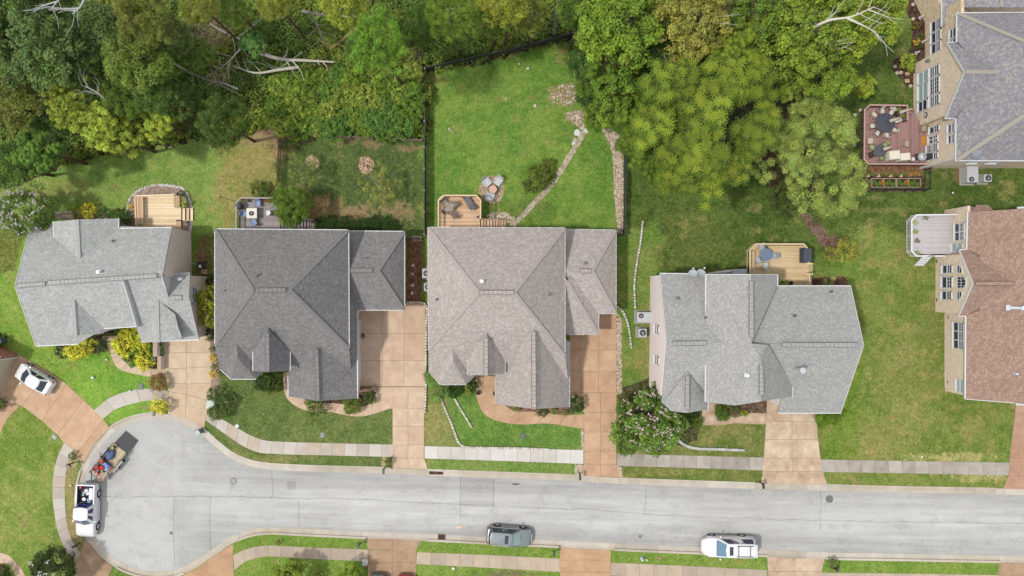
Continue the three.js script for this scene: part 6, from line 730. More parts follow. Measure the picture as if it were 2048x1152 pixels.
// single stones lying about
[['white stone on the bright backyard lawn near the left fence', 899, 259, .17], ['small white stone at the top of the bright backyard', 1038, 128, .14], ['white stone below the top fence', 1056, 137, .16], ['flat white stone right of centre on the backyard', 1070, 212, .22], ['pale stone on the right of the backyard grass', 1012, 197, .12], ['white stone in the bed between the two middle houses, upper', 826, 531, .22], ['white stone in the bed between the two middle houses, middle', 825, 548, .16], ['white stone in the bed between the two middle houses, lower', 825, 570, .2], ['white stone in the bed between the two middle houses, lowest', 824, 586, .17]].forEach(([l, x, y, r]) => { const m = stone(null, 0, 0, r); m.name = numbered('garden_stone'); scene.add(m); const p = at(x, y); m.position.x = p.x; m.position.z = p.z; tag(m, l, 'stone', 'loose stones'); });
for (const [l, x, y] of [['pale cut stone near the red deck, top', 1720, 221], ['pale cut stone near the red deck, second from the top', 1710, 230], ['pale cut stone near the red deck, third from the top', 1709, 264], ['pale cut stone near the red deck, fourth from the top', 1708, 291], ['pale cut stone near the red deck, fifth from the top', 1704.5, 327], ['pale cut stone near the red deck, lowest', 1713, 336]]) { const m = stone(null, 0, 0, .2, [M(216, 200, 182), M(206, 190, 172)]); m.name = numbered('garden_stone'); const p = at(x, y); m.position.x = p.x; m.position.z = p.z; tag(m, l, 'stone', 'loose stones'); }
{ const t = surface('paver_path', 'small square pavers at the foot of the grey deck stairs'); t.position.copy(at(610, 440)); for (let i = 0; i < 4; i++) for (let j = 0; j < 4; j++) mesh('paver', rbox(.24, .05, .22, i * .27, .02, j * .26, .02), pick(tanStone), t); const u = surface('paver_path', 'pale pavers between the two middle houses at the fence'); u.position.copy(at(826, 474)); for (let i = 0; i < 4; i++) for (let j = 0; j < 2; j++) mesh('paver', rbox(.22, .05, .28, i * .25, .02, j * .32, .02), pick(tanStone), u); }
// ================= things that stand about =================
function placed(o, px, py, y, turn = 0) { const p = at(px, py, y); o.position.copy(p); o.rotation.y = turn; return o; }
// ---------- garden furniture ----------
function chair(label, px, py, y, turn, c, o = {}) {      // faces +z before turning
  const { w = .56, d = .54, seat = .42, back = .88, cat = 'chair', group, fm = M(70, 68, 66, .5), slats = 0, cush } = o, t = thing('patio_chair', label, cat, null, 0, group); placed(t, px, py, y, turn); const m = M(...c, .75), lm = fm;
  mesh('seat', slats ? Array.from({ length: 5 }, (_, k) => rbox(w - .06, .03, d / 5 - .02, 0, seat, -d / 2 + d / 5 * (k + .5), .01)) : rbox(w - .06, .05, d, 0, seat, 0, .02), m, t); const bg = slats ? Array.from({ length: 6 }, (_, k) => rbox((w - .08) / 6 - .015, back - seat, .03, -(w - .08) / 2 + (w - .08) / 6 * (k + .5), (back - seat) / 2, 0, .01)) : [rbox(w - .08, back - seat, .05, 0, (back - seat) / 2, 0, .02)]; mesh('backrest', merge(bg).rotateX(-.28).translate(0, seat, -d / 2), m, t);
  for (const sx of [-1, 1]) { mesh('armrest', rbox(.05, .04, d + .06, sx * w / 2, seat + .2, 0, .015), o.arm ?? lm, t); for (const sz of [-1, 1]) mesh('leg', bar(V(sx * w / 2, 0, sz * (d / 2 + .02)), V(sx * w / 2, seat + .19, sz * d / 2), .018), lm, t); }
  return t;
}
function roundTable(label, px, py, y, r, m, o = {}) { const t = thing(o.name ?? 'patio_table', label, 'table', null, 0); placed(t, px, py, y); const h = o.h ?? .72; mesh('table_top', [cyl(r, r, .03, 0, h, 0, 28), new THREE.TorusGeometry(r, .02, 6, 28).rotateX(Math.PI / 2).translate(0, h, 0)], m, t); for (let k = 0; k < 4; k++) { const a = k * Math.PI / 2 + .4; mesh('leg', bar(V(Math.cos(a) * r * .8, 0, Math.sin(a) * r * .8), V(Math.cos(a) * r * .55, h, Math.sin(a) * r * .55), .02), black, t); } if (o.rings) for (const k of [.35, .7]) mesh('top_ring', new THREE.TorusGeometry(r * k, .012, 5, 24).rotateX(Math.PI / 2).translate(0, h + .02, 0), M(84, 84, 92, .4), t); return t; }
function umbrella(label, px, py, y, dx, dz, L, c) { const t = thing('patio_umbrella', label, 'umbrella', null, 0, 'folded umbrellas on the red deck'); placed(t, px, py, y); const a = V(0, .72, 0), e = V(dx, .72 + L, dz); mesh('pole', bar(V(0, 0, 0), a.clone().lerp(e, 1.03), .02), M(150, 140, 120, .5), t); const g = []; for (let k = 0; k < 6; k++) { const th = k / 6 * 6.28, o = V(Math.cos(th) * .06, 0, Math.sin(th) * .06); g.push(limb([a.clone().lerp(e, .3).addScaledVector(o, 1.6), a.clone().lerp(e, .6).addScaledVector(o, 1.3), a.clone().lerp(e, .98)], .075, .02, 6)); } mesh('folded_canopy', g, M(...c, .9), t); mesh('finial', new THREE.SphereGeometry(.035, 8, 6).translate(e.x, e.y + .05, e.z), M(150, 140, 120), t); }
function grill(label, px, py, y, turn, c = [70, 72, 76], o = {}) { const t = thing('grill', label, 'grill', null, 0); placed(t, px, py, y, turn); const m = M(...c, .4); mesh('body', rbox(.62, .26, .5, 0, .78, 0, .05), m, t); const lid = new THREE.CylinderGeometry(.27, .27, .62, 16, 1, false, 0, Math.PI).rotateZ(Math.PI / 2).rotateX(0).translate(0, .9, 0); mesh('lid', rbox(.62, .22, .48, 0, 1.0, 0, .1), m, t); mesh('lid_handle', bar(V(-.2, 1.06, .28), V(.2, 1.06, .28), .015), M(190, 190, 190, .3), t); for (const s of [-1, 1]) mesh('side_shelf', rbox(.3, .04, .42, s * .47, .86, 0, .01), M(110, 112, 116, .5), t); mesh('cart', [box(.04, .7, .04, -.27, .35, .2), box(.04, .7, .04, .27, .35, .2), box(.04, .7, .04, -.27, .35, -.2), box(.04, .7, .04, .27, .35, -.2), box(.56, .04, .44, 0, .14, 0)], black, t); for (const s of [-1, 1]) mesh('wheel', new THREE.CylinderGeometry(.08, .08, .04, 12).rotateZ(Math.PI / 2).translate(s * .3, .08, -.2), black, t); return t; }
function coverBag(label, px, py, y, turn, w, d, h, c, o = {}) { const t = thing('covered_grill', label, 'covered grill', null, 0, o.group); placed(t, px, py, y, turn); const g = new RoundedBoxGeometry(w, h, d, 5, .1), p = g.attributes.position, q = RNG(Math.round(px)); for (let i = 0; i < p.count; i++) { const x = p.getX(i), yy = p.getY(i), z = p.getZ(i), n = vn(x * 5 + 3, z * 5 + yy * 3, Math.round(px)) - .5, f = yy < h * .3 ? 1 + n * .16 : 1; p.setXYZ(i, x * f * (1.06 - .1 * yy / h) , yy + (yy > 0 ? n * .07 : 0), z * f * (1.06 - .1 * yy / h)); } g.computeVertexNormals(); mesh('cover', g.translate(0, h / 2 + .03, 0), M(...c, .9), t); mesh('foot', [box(.08, .06, .08, -w * .35, .03, 0), box(.08, .06, .08, w * .35, .03, 0)], black, t); return t; }
function pot(label, px, py, y, r, h, c, leaf, o = {}) { const t = thing('planter', label, 'planter', null, 0, o.group); placed(t, px, py, y); const prof = [[.62 * r, 0], [r * .95, h * .85], [r * 1.05, h * .86], [r * 1.05, h], [r * .88, h], [r * .85, h * .8], [0, h * .8]].map((a) => new THREE.Vector2(...a)); mesh('pot', new THREE.LatheGeometry(prof, 16), M(...c, .7, { side: 2 }), t); if (leaf) { const f = mesh('foliage', crowns.tiny[0].g, leafM(leaf), t); f.position.y = h + r * .3; f.scale.setScalar(r * (o.spread ?? 2.4)); } else mesh('soil', new THREE.CircleGeometry(r * .85, 14).rotateX(-Math.PI / 2).translate(0, h * .84, 0), M(66, 52, 44, 1), t); return t; }
const R90 = Math.PI / 2, face = (dx, dy) => Math.atan2(dx, dy);     // turn that makes +z look along pixel direction
// grey deck
{ const y = 1.8, g = 'blue cushioned chairs on the grey deck', c = [150, 176, 214], o = { group: g, fm: M(150, 146, 142, .5) }; chair('blue cushioned chair at the top of the grey deck', 519, 408, y, face(0, 1), c, o); chair('blue cushioned chair left of the white deck table', 494, 429, y, face(1, .2), c, o); chair('blue cushioned chair below the white deck table', 511, 445, y, face(-.4, -1), c, o);
  const t = thing('patio_table', 'square white table on the grey deck', 'table'); placed(t, 509, 428, y, .02); mesh('table_top', rbox(1, .04, .98, 0, .72, 0, .015), M(226, 220, 206, .4), t); for (const sx of [-1, 1]) for (const sz of [-1, 1]) mesh('leg', box(.05, .7, .05, sx * .44, .35, sz * .44), M(120, 116, 112), t);
  const b = thing('bowl', 'dark blue bowl on the white deck table', 'bowl'); placed(b, 503, 427, y + .74); mesh('dish', new THREE.LatheGeometry([[0, .01], [.14, .02], [.22, .12], [.2, .12], [.12, .04], [0, .03]].map((a) => new THREE.Vector2(...a)), 18), M(60, 74, 92, .4, { side: 2 }), b); mesh('folded_napkin', rbox(.18, .02, .12, .02, .06, 0, .005), M(150, 170, 184), b);
  const k = thing('grill', 'round black covered grill on the grey deck', 'grill'); placed(k, 482, 413, y); mesh('cover', new THREE.LatheGeometry([[.3, 0], [.33, .3], [.34, .6], [.3, .85], [.16, .98], [0, 1]].map((a) => new THREE.Vector2(...a)), 18), M(110, 106, 110, .8), k); mesh('top_handle', new THREE.TorusGeometry(.07, .015, 6, 12).translate(0, 1.02, 0), black, k);
  const w = thing('patio_chair', 'round white plastic chair under the dark tree', 'chair'); placed(w, 541, 427, y, -R90); mesh('seat', rbox(.5, .05, .5, 0, .42, 0, .1), white, w); mesh('backrest', new THREE.CylinderGeometry(.3, .28, .45, 14, 1, true, 1.2, 3.9).translate(0, .65, 0), M(238, 238, 240, .55, { side: 2 }), w); for (const a of [0, 1, 2, 3]) mesh('leg', bar(V(Math.cos(a * 1.57 + .78) * .28, 0, Math.sin(a * 1.57 + .78) * .28), V(Math.cos(a * 1.57 + .78) * .2, .42, Math.sin(a * 1.57 + .78) * .2), .025), white, w);
  pot('terracotta pot with reddish plant on the grey deck', 538, 402, y, .2, .32, [196, 110, 76], [170, 110, 70]); pot('small empty dark pot on the grey deck', 500, 402, y, .13, .2, [120, 112, 112]); pot('dark pot by the orange plant on the grey deck', 533, 401, y, .13, .24, [60, 66, 60], [84, 104, 60]);
  const l = thing('lamp_post', 'thin dark lamp at the corner of the grey deck railing', 'lamp'); placed(l, 474, 404, y); mesh('post', cyl(.025, .025, 2.2, 0, 1.1, 0, 8), black, l); mesh('arm', bar(V(0, 2.15, 0), V(-.7, 2.2, -.22), .02), black, l); mesh('lantern', cyl(.07, .09, .16, -.7, 2.12, -.22, 10), M(90, 88, 84), l); }
// cedar deck
{ const y = 1.7, g = 'grey sling chairs on the cedar deck', c = [156, 140, 126], o = { group: g, fm: M(120, 108, 98, .5) }; chair('grey sling chair in the upper left of the cedar deck', 891, 407, y, face(.7, 1), c, o); chair('grey sling chair right of the round deck table', 907, 411, y, face(-1, .4), c, o); chair('striped grey chair lower left on the cedar deck', 892.5, 422, y, face(.8, -.6), [120, 112, 106], { ...o, slats: 1 }); chair('striped grey chair lower right on the cedar deck', 909, 430, y, face(-.6, -.7), [124, 116, 108], { ...o, slats: 1 });
  roundTable('low round glass table among the grey deck chairs', 899, 415, y, .5, new THREE.MeshPhysicalMaterial({ color: C(166, 150, 134), roughness: .25 }), { h: .5 });
  const l = thing('sun_lounger', 'dark grey sun lounger on the cedar deck', 'lounger'); placed(l, 940, 407, y, face(-.62, -1)); mesh('frame', [rbox(.64, .06, 1.2, 0, .3, .3, .02)], M(84, 84, 88), l); mesh('mattress', rbox(.6, .07, .95, 0, .365, .22, .03), M(122, 122, 126, .9), l); mesh('backrest', rbox(.6, .07, .55, 0, 0, -.27, .03).rotateX(.5).translate(0, .38, -.25), M(112, 112, 118, .9), l); for (const sx of [-1, 1]) for (const z of [-.3, .8]) mesh('leg', box(.04, .3, .04, sx * .28, .15, z), black, l); mesh('wheel', new THREE.CylinderGeometry(.07, .07, .7, 10).rotateZ(R90).translate(0, .07, -.35), black, l);
  pot('small white pot at the cedar deck stairs', 955.5, 434, y, .13, .22, [240, 240, 240], null); }
// white chairs round the fire table
{ const g = 'white slatted chairs round the fire table', o = { group: g, w: .72, d: .74, seat: .36, back: .95, slats: 1, fm: white, arm: white }; chair('white slatted chair left of the round fire table', 974, 366, .03, face(.75, .9), [226, 228, 234], o); chair('white slatted chair right of the round fire table', 996, 364, .03, face(-.7, .95), [226, 228, 234], o); chair('white slatted chair below the round fire table', 980.5, 394, .03, face(.3, -1), [222, 226, 232], o);
  const t = thing('fire_table', 'round pinkish copper fire table among the white chairs', 'fire table'); placed(t, 986, 380, .03); mesh('top', cyl(.4, .4, .04, 0, .5, 0, 28), M(222, 178, 158, .5), t); mesh('rim', new THREE.TorusGeometry(.41, .03, 8, 28).rotateX(R90).translate(0, .49, 0), M(60, 50, 50), t); mesh('stand', cyl(.3, .34, .46, 0, .23, 0, 18), M(80, 66, 60), t); }
// pine deck
{ const y = 1.5, o = { group: 'grey chairs on the pine deck', fm: M(190, 188, 184, .5) }, c = [190, 196, 204]; chair('grey chair above the blue round table', 1520, 495, y, face(.3, 1), c, o); chair('grey chair left of the blue round table', 1513, 521, y, face(1, -.6), c, o); chair('grey chair right of the blue round table', 1544, 512, y, face(-1, 0), [176, 184, 194], o); chair('grey chair pulled away below the blue round table', 1528, 531, y, face(0, -1), [206, 208, 210], o); roundTable('round blue grey glass table on the pine deck', 1527, 510, y, .6, new THREE.MeshPhysicalMaterial({ color: C(110, 132, 158), roughness: .12 }), {}); coverBag('dark blue covered grill in the corner of the pine deck', 1607, 511, y, R90, 1.3, .8, 1.05, [84, 90, 102]); pot('small dark plant pot at the top of the pine deck', 1530, 495, y, .14, .24, [64, 60, 48], [84, 84, 52]); pot('dark brown round pot at the bottom of the pine deck', 1580, 566, y, .2, .3, [84, 64, 56]); tree('potted_plant', 'leafy green plant at the bottom of the pine deck', 'plant', 1567, 567, 8, y + .4, 'tiny', [104, 140, 52], {}); }
// red deck
{ const y = 1.1, g = 'cream chairs round the big black table', o = { group: g, fm: M(64, 56, 52, .5), w: .5, d: .5 }, cx = 1763, cy = 249; roundTable('big round black table on the red deck', cx, cy, y, .95, M(70, 72, 84, .45), { rings: 1 }); umbrella('folded cream umbrella leaning over the big black table', cx + 2, cy - 1, y, .9, -.25, .9, [206, 196, 178]);
  const L = ['above left', 'straight above', 'upper right', 'right', 'lower right', 'straight below', 'lower left', 'left']; [[-19, -17], [-3, -24], [14, -21], [23, -5], [19, 12], [5, 22], [-13, 19], [-23, 5]].forEach(([dx, dy], i) => chair(`cream cushioned chair ${L[i]} of the big black table`, cx + dx, cy + dy, y, face(-dx, -dy), [226, 220, 204], o));
  roundTable('small round black table on the red deck', 1753, 304, y, .6, M(82, 78, 86, .5), {}); umbrella('folded cream umbrella leaning over the small black table', 1754, 303, y, .75, -.2, .7, [206, 196, 178]); const o2 = { group: 'green chairs round the small black table', fm: o.fm, w: .52 }; chair('green cushioned chair upper left of the small black table', 1740, 297, y, face(1, .6), [170, 190, 130], o2); chair('green cushioned chair upper right of the small black table', 1763, 294, y, face(-.8, 1), [166, 190, 128], o2); chair('green cushioned chair lower right of the small black table', 1757, 315, y, face(-.2, -1), [166, 180, 126], o2); chair('dark chair lower left of the small black table', 1738, 311, y, face(1, -.4), [70, 68, 66], o2);
  chair('tan sling chair alone in the middle of the red deck', 1808, 289, y, face(.2, -1), [196, 178, 156], { fm: M(120, 104, 88, .5) }); chair('tan sling chair against the buff brick wall', 1842, 259, y, face(-.2, 1), [186, 170, 144], { fm: M(110, 96, 82, .5) }); const st = { group: 'small side tables on the red deck' };
  for (const [l, x, yy, w, d] of [['small tan side table at the top of the red deck', 1781, 217, .6, .36], ['small cream side table between the two black tables', 1736.5, 284, .5, .55]]) { const t = thing('side_table', l, 'table'); placed(t, x, yy, y); mesh('table_top', rbox(w, .04, d, 0, .45, 0, .01), M(206, 190, 172, .7), t); for (const sx of [-1, 1]) for (const sz of [-1, 1]) mesh('leg', box(.04, .44, .04, sx * w * .42, .22, sz * d * .42), M(120, 104, 92), t); }
  coverBag('cream covered grill, left one of the two on the red deck', 1779, 313.5, y, .1, 1.05, .85, 1, [240, 232, 214], { group: 'covered grills on the red deck' }); coverBag('cream covered grill, right one of the two on the red deck', 1800.5, 316.5, y, .08, .95, .72, .95, [240, 232, 214], { group: 'covered grills on the red deck' });
  const k = thing('grill', 'black grill with round silver lid on the red deck', 'grill'); placed(k, 1836, 316, y); mesh('cart', [rbox(1.6, .08, .62, .2, .6, 0, .04), box(.06, .58, .06, -.5, .29, .2), box(.06, .58, .06, .9, .29, .2), box(.06, .58, .06, -.5, .29, -.2), box(.06, .58, .06, .9, .29, -.2)], M(60, 60, 64), k); mesh('lid', new THREE.LatheGeometry([[.42, .64], [.43, .8], [.3, .98], [.1, 1.04], [0, 1.05]].map((a) => new THREE.Vector2(...a)), 24), M(190, 192, 194, .35), k); mesh('lid_vent', cyl(.07, .07, .06, 0, 1.07, 0), M(120, 120, 122, .4), k); mesh('side_cover', rbox(.7, .5, .56, .75, .85, 0, .1), M(66, 66, 70, .8), k); const k2 = thing('side_burner', 'small round white pot burner beside the silver lidded grill', 'burner'); placed(k2, 1818, 321, y); mesh('pot', cyl(.17, .17, .3, 0, .6, 0, 16), M(226, 226, 226, .4), k2); mesh('stand', [cyl(.2, .2, .06, 0, .42, 0, 14), box(.04, .4, .04, -.14, .2, .1), box(.04, .4, .04, .14, .2, .1), box(.04, .4, .04, 0, .2, -.15)], black, k2);
  pot('square black planter on the red deck', 1789, 230, y, .24, .4, [50, 54, 62], null); pot('bright leafy potted plant on the red deck, lower one', 1801, 232, y, .2, .3, [120, 96, 84], [150, 176, 60]); pot('bright leafy potted plant on the red deck, upper one', 1794, 221, y, .2, .3, [120, 96, 84], [140, 170, 62]); const u = thing('patio_umbrella', 'folded cream umbrella lying by the deck steps', 'umbrella', null, 0); placed(u, 1800, 225, y + .8); mesh('folded_canopy', limb([V(0, 0, 0), V(.5, .25, -.15), V(.95, .4, -.25)], .17, .06, 8), M(206, 194, 178, .95), u); mesh('pole', bar(V(-.3, -.7, .1), V(1, .42, -.27), .02), M(150, 140, 124), u);
  const mt = thing('door_mat', 'small orange patterned mat by the patio door of the red deck', 'mat'); placed(mt, 1847.5, 281, y + .005); mesh('mat', rbox(.55, .02, .85, 0, .01, 0, .005), TM(tex(64, 64, (i, j, o) => { const k = hash(i >> 3, j >> 3, 5); o[0] = 190 + k * 50; o[1] = 130 + k * 40; o[2] = 60 + k * 30; }, true, .5), .95), mt); mesh('border', [box(.6, .015, .03, 0, .008, .43), box(.6, .015, .03, 0, .008, -.43)], M(150, 100, 60), mt); }
// plants on the white deck
for (const [l, x, y, c] of [['potted plant at the top of the white deck', 1848, 436, [104, 132, 76]], ['bright potted plant on the left of the white deck', 1827, 446, [170, 200, 90]], ['dark green potted plant on the white deck', 1831, 482, [96, 110, 58]], ['pale potted plant at the lower corner of the white deck', 1831, 506, [150, 180, 96]], ['small potted plant midway on the white deck', 1827, 464, [140, 176, 92]]]) pot(l, x, y, 1.2, .17, .26, [210, 204, 198], c, { group: 'potted plants on the white deck', spread: 2.8 });
// front planters
for (const [l, x, y] of [['black round planter on the front walk, left one', 957, 785], ['black round planter on the front walk, half under the roof', 990, 786]]) pot(l, x, y, .012, .2, .36, [54, 50, 50], null, { group: 'black front planters' });
pot('dark empty tub in the yellow shrub bed', 259, 715, 0, .28, .3, [70, 54, 44]);
// ---------- raised garden beds ----------
for (const [l, x0, x1] of [['raised wooden garden bed with two frames, left one', 1741, 1789], ['raised wooden garden bed with two frames, right one', 1791, 1838]]) { const t = thing('raised_bed', l, 'garden bed', at(x0, 358)), w = (x1 - x0) / PPM, d = .85, m = M(206, 176, 152, .85); for (const z of [0, d]) mesh('side_board', box(w, .28, .05, w / 2, .14, z), m, t); for (const x of [0, w * .5, w]) { mesh('cross_board', box(.05, .3, d - .05, x, .15, d / 2), m, t); } mesh('soil', box(w - .06, .05, d - .06, w / 2, .17, d / 2), M(70, 58, 48, 1), t); for (let k = 0; k < 6; k++) { const f = mesh('vegetable', crowns.tiny[k % 2].g, leafM(k === 2 ? [196, 140, 60] : [104, 140, 70]), t); f.position.set(w * (k + .6) / 6.4, .3, d * (.5 + (k % 2) * .2)); f.scale.setScalar(.55); } }
for (let k = 0; k < 4; k++) { const t = thing('garden_ornament', ['small wooden bird silhouette above the beds, leftmost', 'small wooden bird silhouette above the beds, second from the left', 'small wooden bird silhouette above the beds, third from the left', 'small wooden bird silhouette above the beds, rightmost'][k], 'ornament', at([1732, 1753, 1777, 1798][k], 354), 0, 'wooden ornaments by the beds'); const s = new THREE.Shape([[-.22, 0], [-.1, .1], [0, .3], [.1, .1], [.22, 0], [.1, -.04], [-.1, -.04]].map((p) => new THREE.Vector2(...p))); mesh('figure', new THREE.ExtrudeGeometry(s, { depth: .04, bevelEnabled: false }).rotateX(-.9).translate(0, .35, 0), M(216, 188, 164, .9), t); mesh('stake', cyl(.015, .015, .4, 0, .18, 0, 6), M(140, 110, 90), t); }
// ---------- air conditioners and utility boxes ----------
function acFan(label, px, py, w, d, h, turn, o = {}) { const t = thing('air_conditioner', label, 'air conditioner', at(px, py), turn, o.group), m = M(206, 208, 210, .5); mesh('pad', box(w + .3, .08, d + .3, 0, .03, 0), M(180, 172, 160, .95), t); mesh('cabinet', rbox(w, h, d, 0, h / 2 + .07, 0, .05), m, t); const fx = o.fx ?? 0, fz = o.fz ?? 0, r = o.r ?? Math.min(w, d) * .38; mesh('fan_well', cyl(r, r, .02, fx, h + .075, fz, 24), M(34, 38, 48, .5), t); for (let k = 0; k < 4; k++) { const g = box(r * .85, .01, r * .42, r * .45, 0, 0).rotateX(.3).rotateY(k * R90 + .4).translate(fx, h + .095, fz); mesh('fan_blade', g, M(120, 124, 130, .5), t); } mesh('fan_hub', cyl(r * .22, r * .22, .03, fx, h + .1, fz, 12), M(200, 204, 210, .4), t); mesh('fan_guard', [1, .75, .5].map((k) => new THREE.TorusGeometry(r * k, .008, 4, 24).rotateX(R90).translate(fx, h + .115, fz)), M(110, 110, 112, .5), t); return t; }
acFan('pale blue flat air conditioner beside the grey house, upper', 1286, 634, 1.5, 1.05, .8, 0, { fx: -.35, fz: -.15, r: .24, group: 'cooling units of the grey house' }); acFan('square white air conditioner beside the grey house, lower', 1282, 664.5, .82, .82, .85, 0, { group: 'cooling units of the grey house' }); acFan('white air conditioner half under the brown roof, upper', 855, 547, .8, .9, .9, 0, { group: 'cooling units of the brown roofed house' }); acFan('white air conditioner half under the brown roof, lower', 857, 574, .7, .7, .8, 0, { group: 'cooling units of the brown roofed house' }); acFan('large pale packaged cooling unit below the tall house', 1932, 352, 1.1, 1.6, 1, 0, { fx: -.15, fz: .5, r: .25, group: 'cooling units of the tall house' }); acFan('small square cooling unit below the tall house', 1964, 359, .75, .75, .85, 0, { group: 'cooling units of the tall house' });
{ const t = thing('utility_box', 'pale green utility box among shrubs by the driveway', 'utility box', at(426, 807), -.25); mesh('cabinet', rbox(.72, .6, .85, 0, .3, 0, .04), M(190, 206, 190, .6), t); mesh('lid', rbox(.78, .06, .92, 0, .63, 0, .02), M(200, 214, 200, .6), t); mesh('pad', box(.9, .06, 1, 0, .02, 0), M(190, 184, 172), t); }
{ const t = thing('recycling_bin', 'pale green wheeled bin standing in the gutter', 'bin', at(403, 862, 0).setY(-.12), .6); mesh('body', new THREE.CylinderGeometry(.34, .28, .9, 4, 1).rotateY(Math.PI / 4).translate(0, .53, 0), M(120, 134, 130, .6), t); mesh('lid', rbox(.46, .05, .5, 0, 1.0, 0, .03), M(160, 180, 174, .5), t); for (const s of [-1, 1]) mesh('wheel', new THREE.CylinderGeometry(.1, .1, .05, 12).rotateZ(R90).translate(s * .24, .1, -.26), black, t); mesh('handle', bar(V(-.2, 1, -.32), V(.2, 1, -.32), .02), M(90, 100, 96), t); }
for (const [l, x, y, tn, c] of [['grey wheeled bin beside the red brick house, right one', 10, 680, .3, [100, 106, 110]], ['grey wheeled bin beside the red brick house, left one', -2, 676, .3, [150, 160, 166]]]) { const t = thing('wheeled_bin', l, 'bin', at(x, y), tn, 'bins by the red brick house'); mesh('body', new THREE.CylinderGeometry(.42, .34, 1, 4, 1).rotateY(Math.PI / 4).translate(0, .52, 0), M(...c, .6), t); mesh('lid', rbox(.66, .06, .72, 0, 1.06, 0, .04), M(...c.map((v) => v + 16), .5), t); for (const s of [-1, 1]) mesh('wheel', new THREE.CylinderGeometry(.12, .12, .05, 12).rotateZ(R90).translate(s * .28, .12, -.3), black, t); }
for (const [l, x, y, w, d, c, tn] of [['grey utility cover in the lawn near the rust brown bush', 282, 773, .42, .55, [120, 130, 126], 0], ['small grey utility cover in the dark roofed house lawn', 645, 870, .38, .5, [150, 156, 150], 0], ['dark grey utility cover in the block edged lawn', 1046, 872, .4, .5, [110, 110, 118], .1], ['pale utility cover beside the left driveway', 109, 874, .5, .4, [176, 178, 162], -.6], ['small white meter cover by the curved sidewalk', 474, 852, .3, .3, [240, 240, 238], .4]]) { const t = thing('utility_cover', l, 'utility cover', at(x, y), tn, 'covers set in the lawns'); mesh('frame', rbox(w + .06, .05, d + .06, 0, .015, 0, .02), M(...c.map((v) => v * .8), .8), t); mesh('lid', rbox(w, .03, d, 0, .04, 0, .01), M(...c, .7), t); }
// ---------- mailboxes ----------
function mailbox(label, px, py, turn, dark = [52, 50, 52], arm = 0) { const t = thing('mailbox', label, 'mailbox', at(px, py), turn, 'mailboxes along the street'), m = M(...dark, .5); mesh('post', [box(.1, 1.05, .1, 0, .52, 0), box(.1, .08, .55, 0, 1, .12)], m, t); const b = [new THREE.CylinderGeometry(.1, .1, .5, 12, 1, false, -R90, Math.PI).rotateZ(0).rotateX(R90).translate(0, 1.2, .15), box(.2, .16, .5, 0, 1.12, .15)]; mesh('box', b, m, t); mesh('flag', box(.015, .14, .06, .11, 1.22, .2), M(180, 60, 50), t); if (arm) mesh('brace', beam(V(0, .6, 0), V(0, .98, .3), .06, .06), m, t); return t; }
mailbox('black mailbox in front of the golden kerb shrub', 319, 820, 0); mailbox('dark angled mailbox at the left of the turning circle', 148, 925, 1.2, [66, 56, 52], 1); mailbox('black mailbox at the mouth of the long driveway', 771, 934, 0); mailbox('black mailbox on the pebbles by the brown driveway', 1158, 946, 0); mailbox('black mailbox at the blotchy driveway', 1519, 963, 0, undefined, 1); mailbox('green mailbox on the lower verge left of the car noses', 721, 1086, Math.PI, [44, 66, 56], 1); mailbox('black mailbox on the lower verge beside the plain driveway', 1107, 1102, Math.PI); mailbox('dark angled mailbox on the lower right verge', 1664, 1132, Math.PI - .3, undefined, 1); mailbox('dark green mailbox on the left verge below the pickup', 160, 1086, 1.9, [56, 70, 62], 1);
// ---------- covers and grates in the street ----------
for (const [l, x, y, r, c] of [['pale manhole cover near the turning circle', 466, 963, .29, [176, 176, 174]], ['dark manhole cover in the right part of the street', 1660, 999, .34, [128, 120, 124]]]) { const t = thing('manhole_cover', l, 'manhole cover', at(x, y).setY(ROADY)); mesh('ring', new THREE.TorusGeometry(r, .03, 6, 30).rotateX(R90).translate(0, .005, 0), M(110, 106, 106), t); mesh('plate', cyl(r, r, .02, 0, .004, 0, 30), M(...c, .7), t); mesh('lifting_bars', [-.12, 0, .12].map((z) => box(r * 1.3, .012, .025, 0, .018, z)), M(...c.map((v) => v * .8), .7), t); }
for (const [l, x, y, w, d, tn] of [['rusty double kerb drain by the long driveway', 872, 944, 1.35, .5, -.02], ['rusty square kerb drain on the lower side', 883, 1076, .68, .62, -.03]]) { const t = thing('drain_grate', l, 'drain', at(x, y).setY(-.09), tn, 'kerb drains'); mesh('frame', [box(w, .05, .06, 0, .02, -d / 2), box(w, .05, .06, 0, .02, d / 2), box(.06, .05, d, -w / 2, .02, 0), box(.06, .05, d, w / 2, .02, 0), ...(w > 1 ? [box(.08, .055, d, 0, .02, 0)] : [])], M(140, 104, 92), t); mesh('pit', box(w, .02, d, 0, -.02, 0), M(70, 52, 46), t); const n = Math.round(w / .09); for (let k = 1; k < n; k++) mesh('grate_bar', box(.03, .04, d - .04, -w / 2 + w / n * k, .018, 0), M(128, 92, 80), t); }
for (const [l, x, y] of [['small rusty valve cover in the lower lane', 1281, 1074], ['small grey valve cover in the turning circle', 341, 1067]]) { const t = thing('valve_cover', l, 'valve cover', at(x, y).setY(ROADY), 0, 'valve covers'); mesh('plate', rbox(.28, .03, .3, 0, .006, 0, .01), M(150, 138, 136, .8), t); mesh('slot', [box(.2, .01, .03, 0, .024, -.06), box(.2, .01, .03, 0, .024, .06)], M(110, 100, 98), t); }
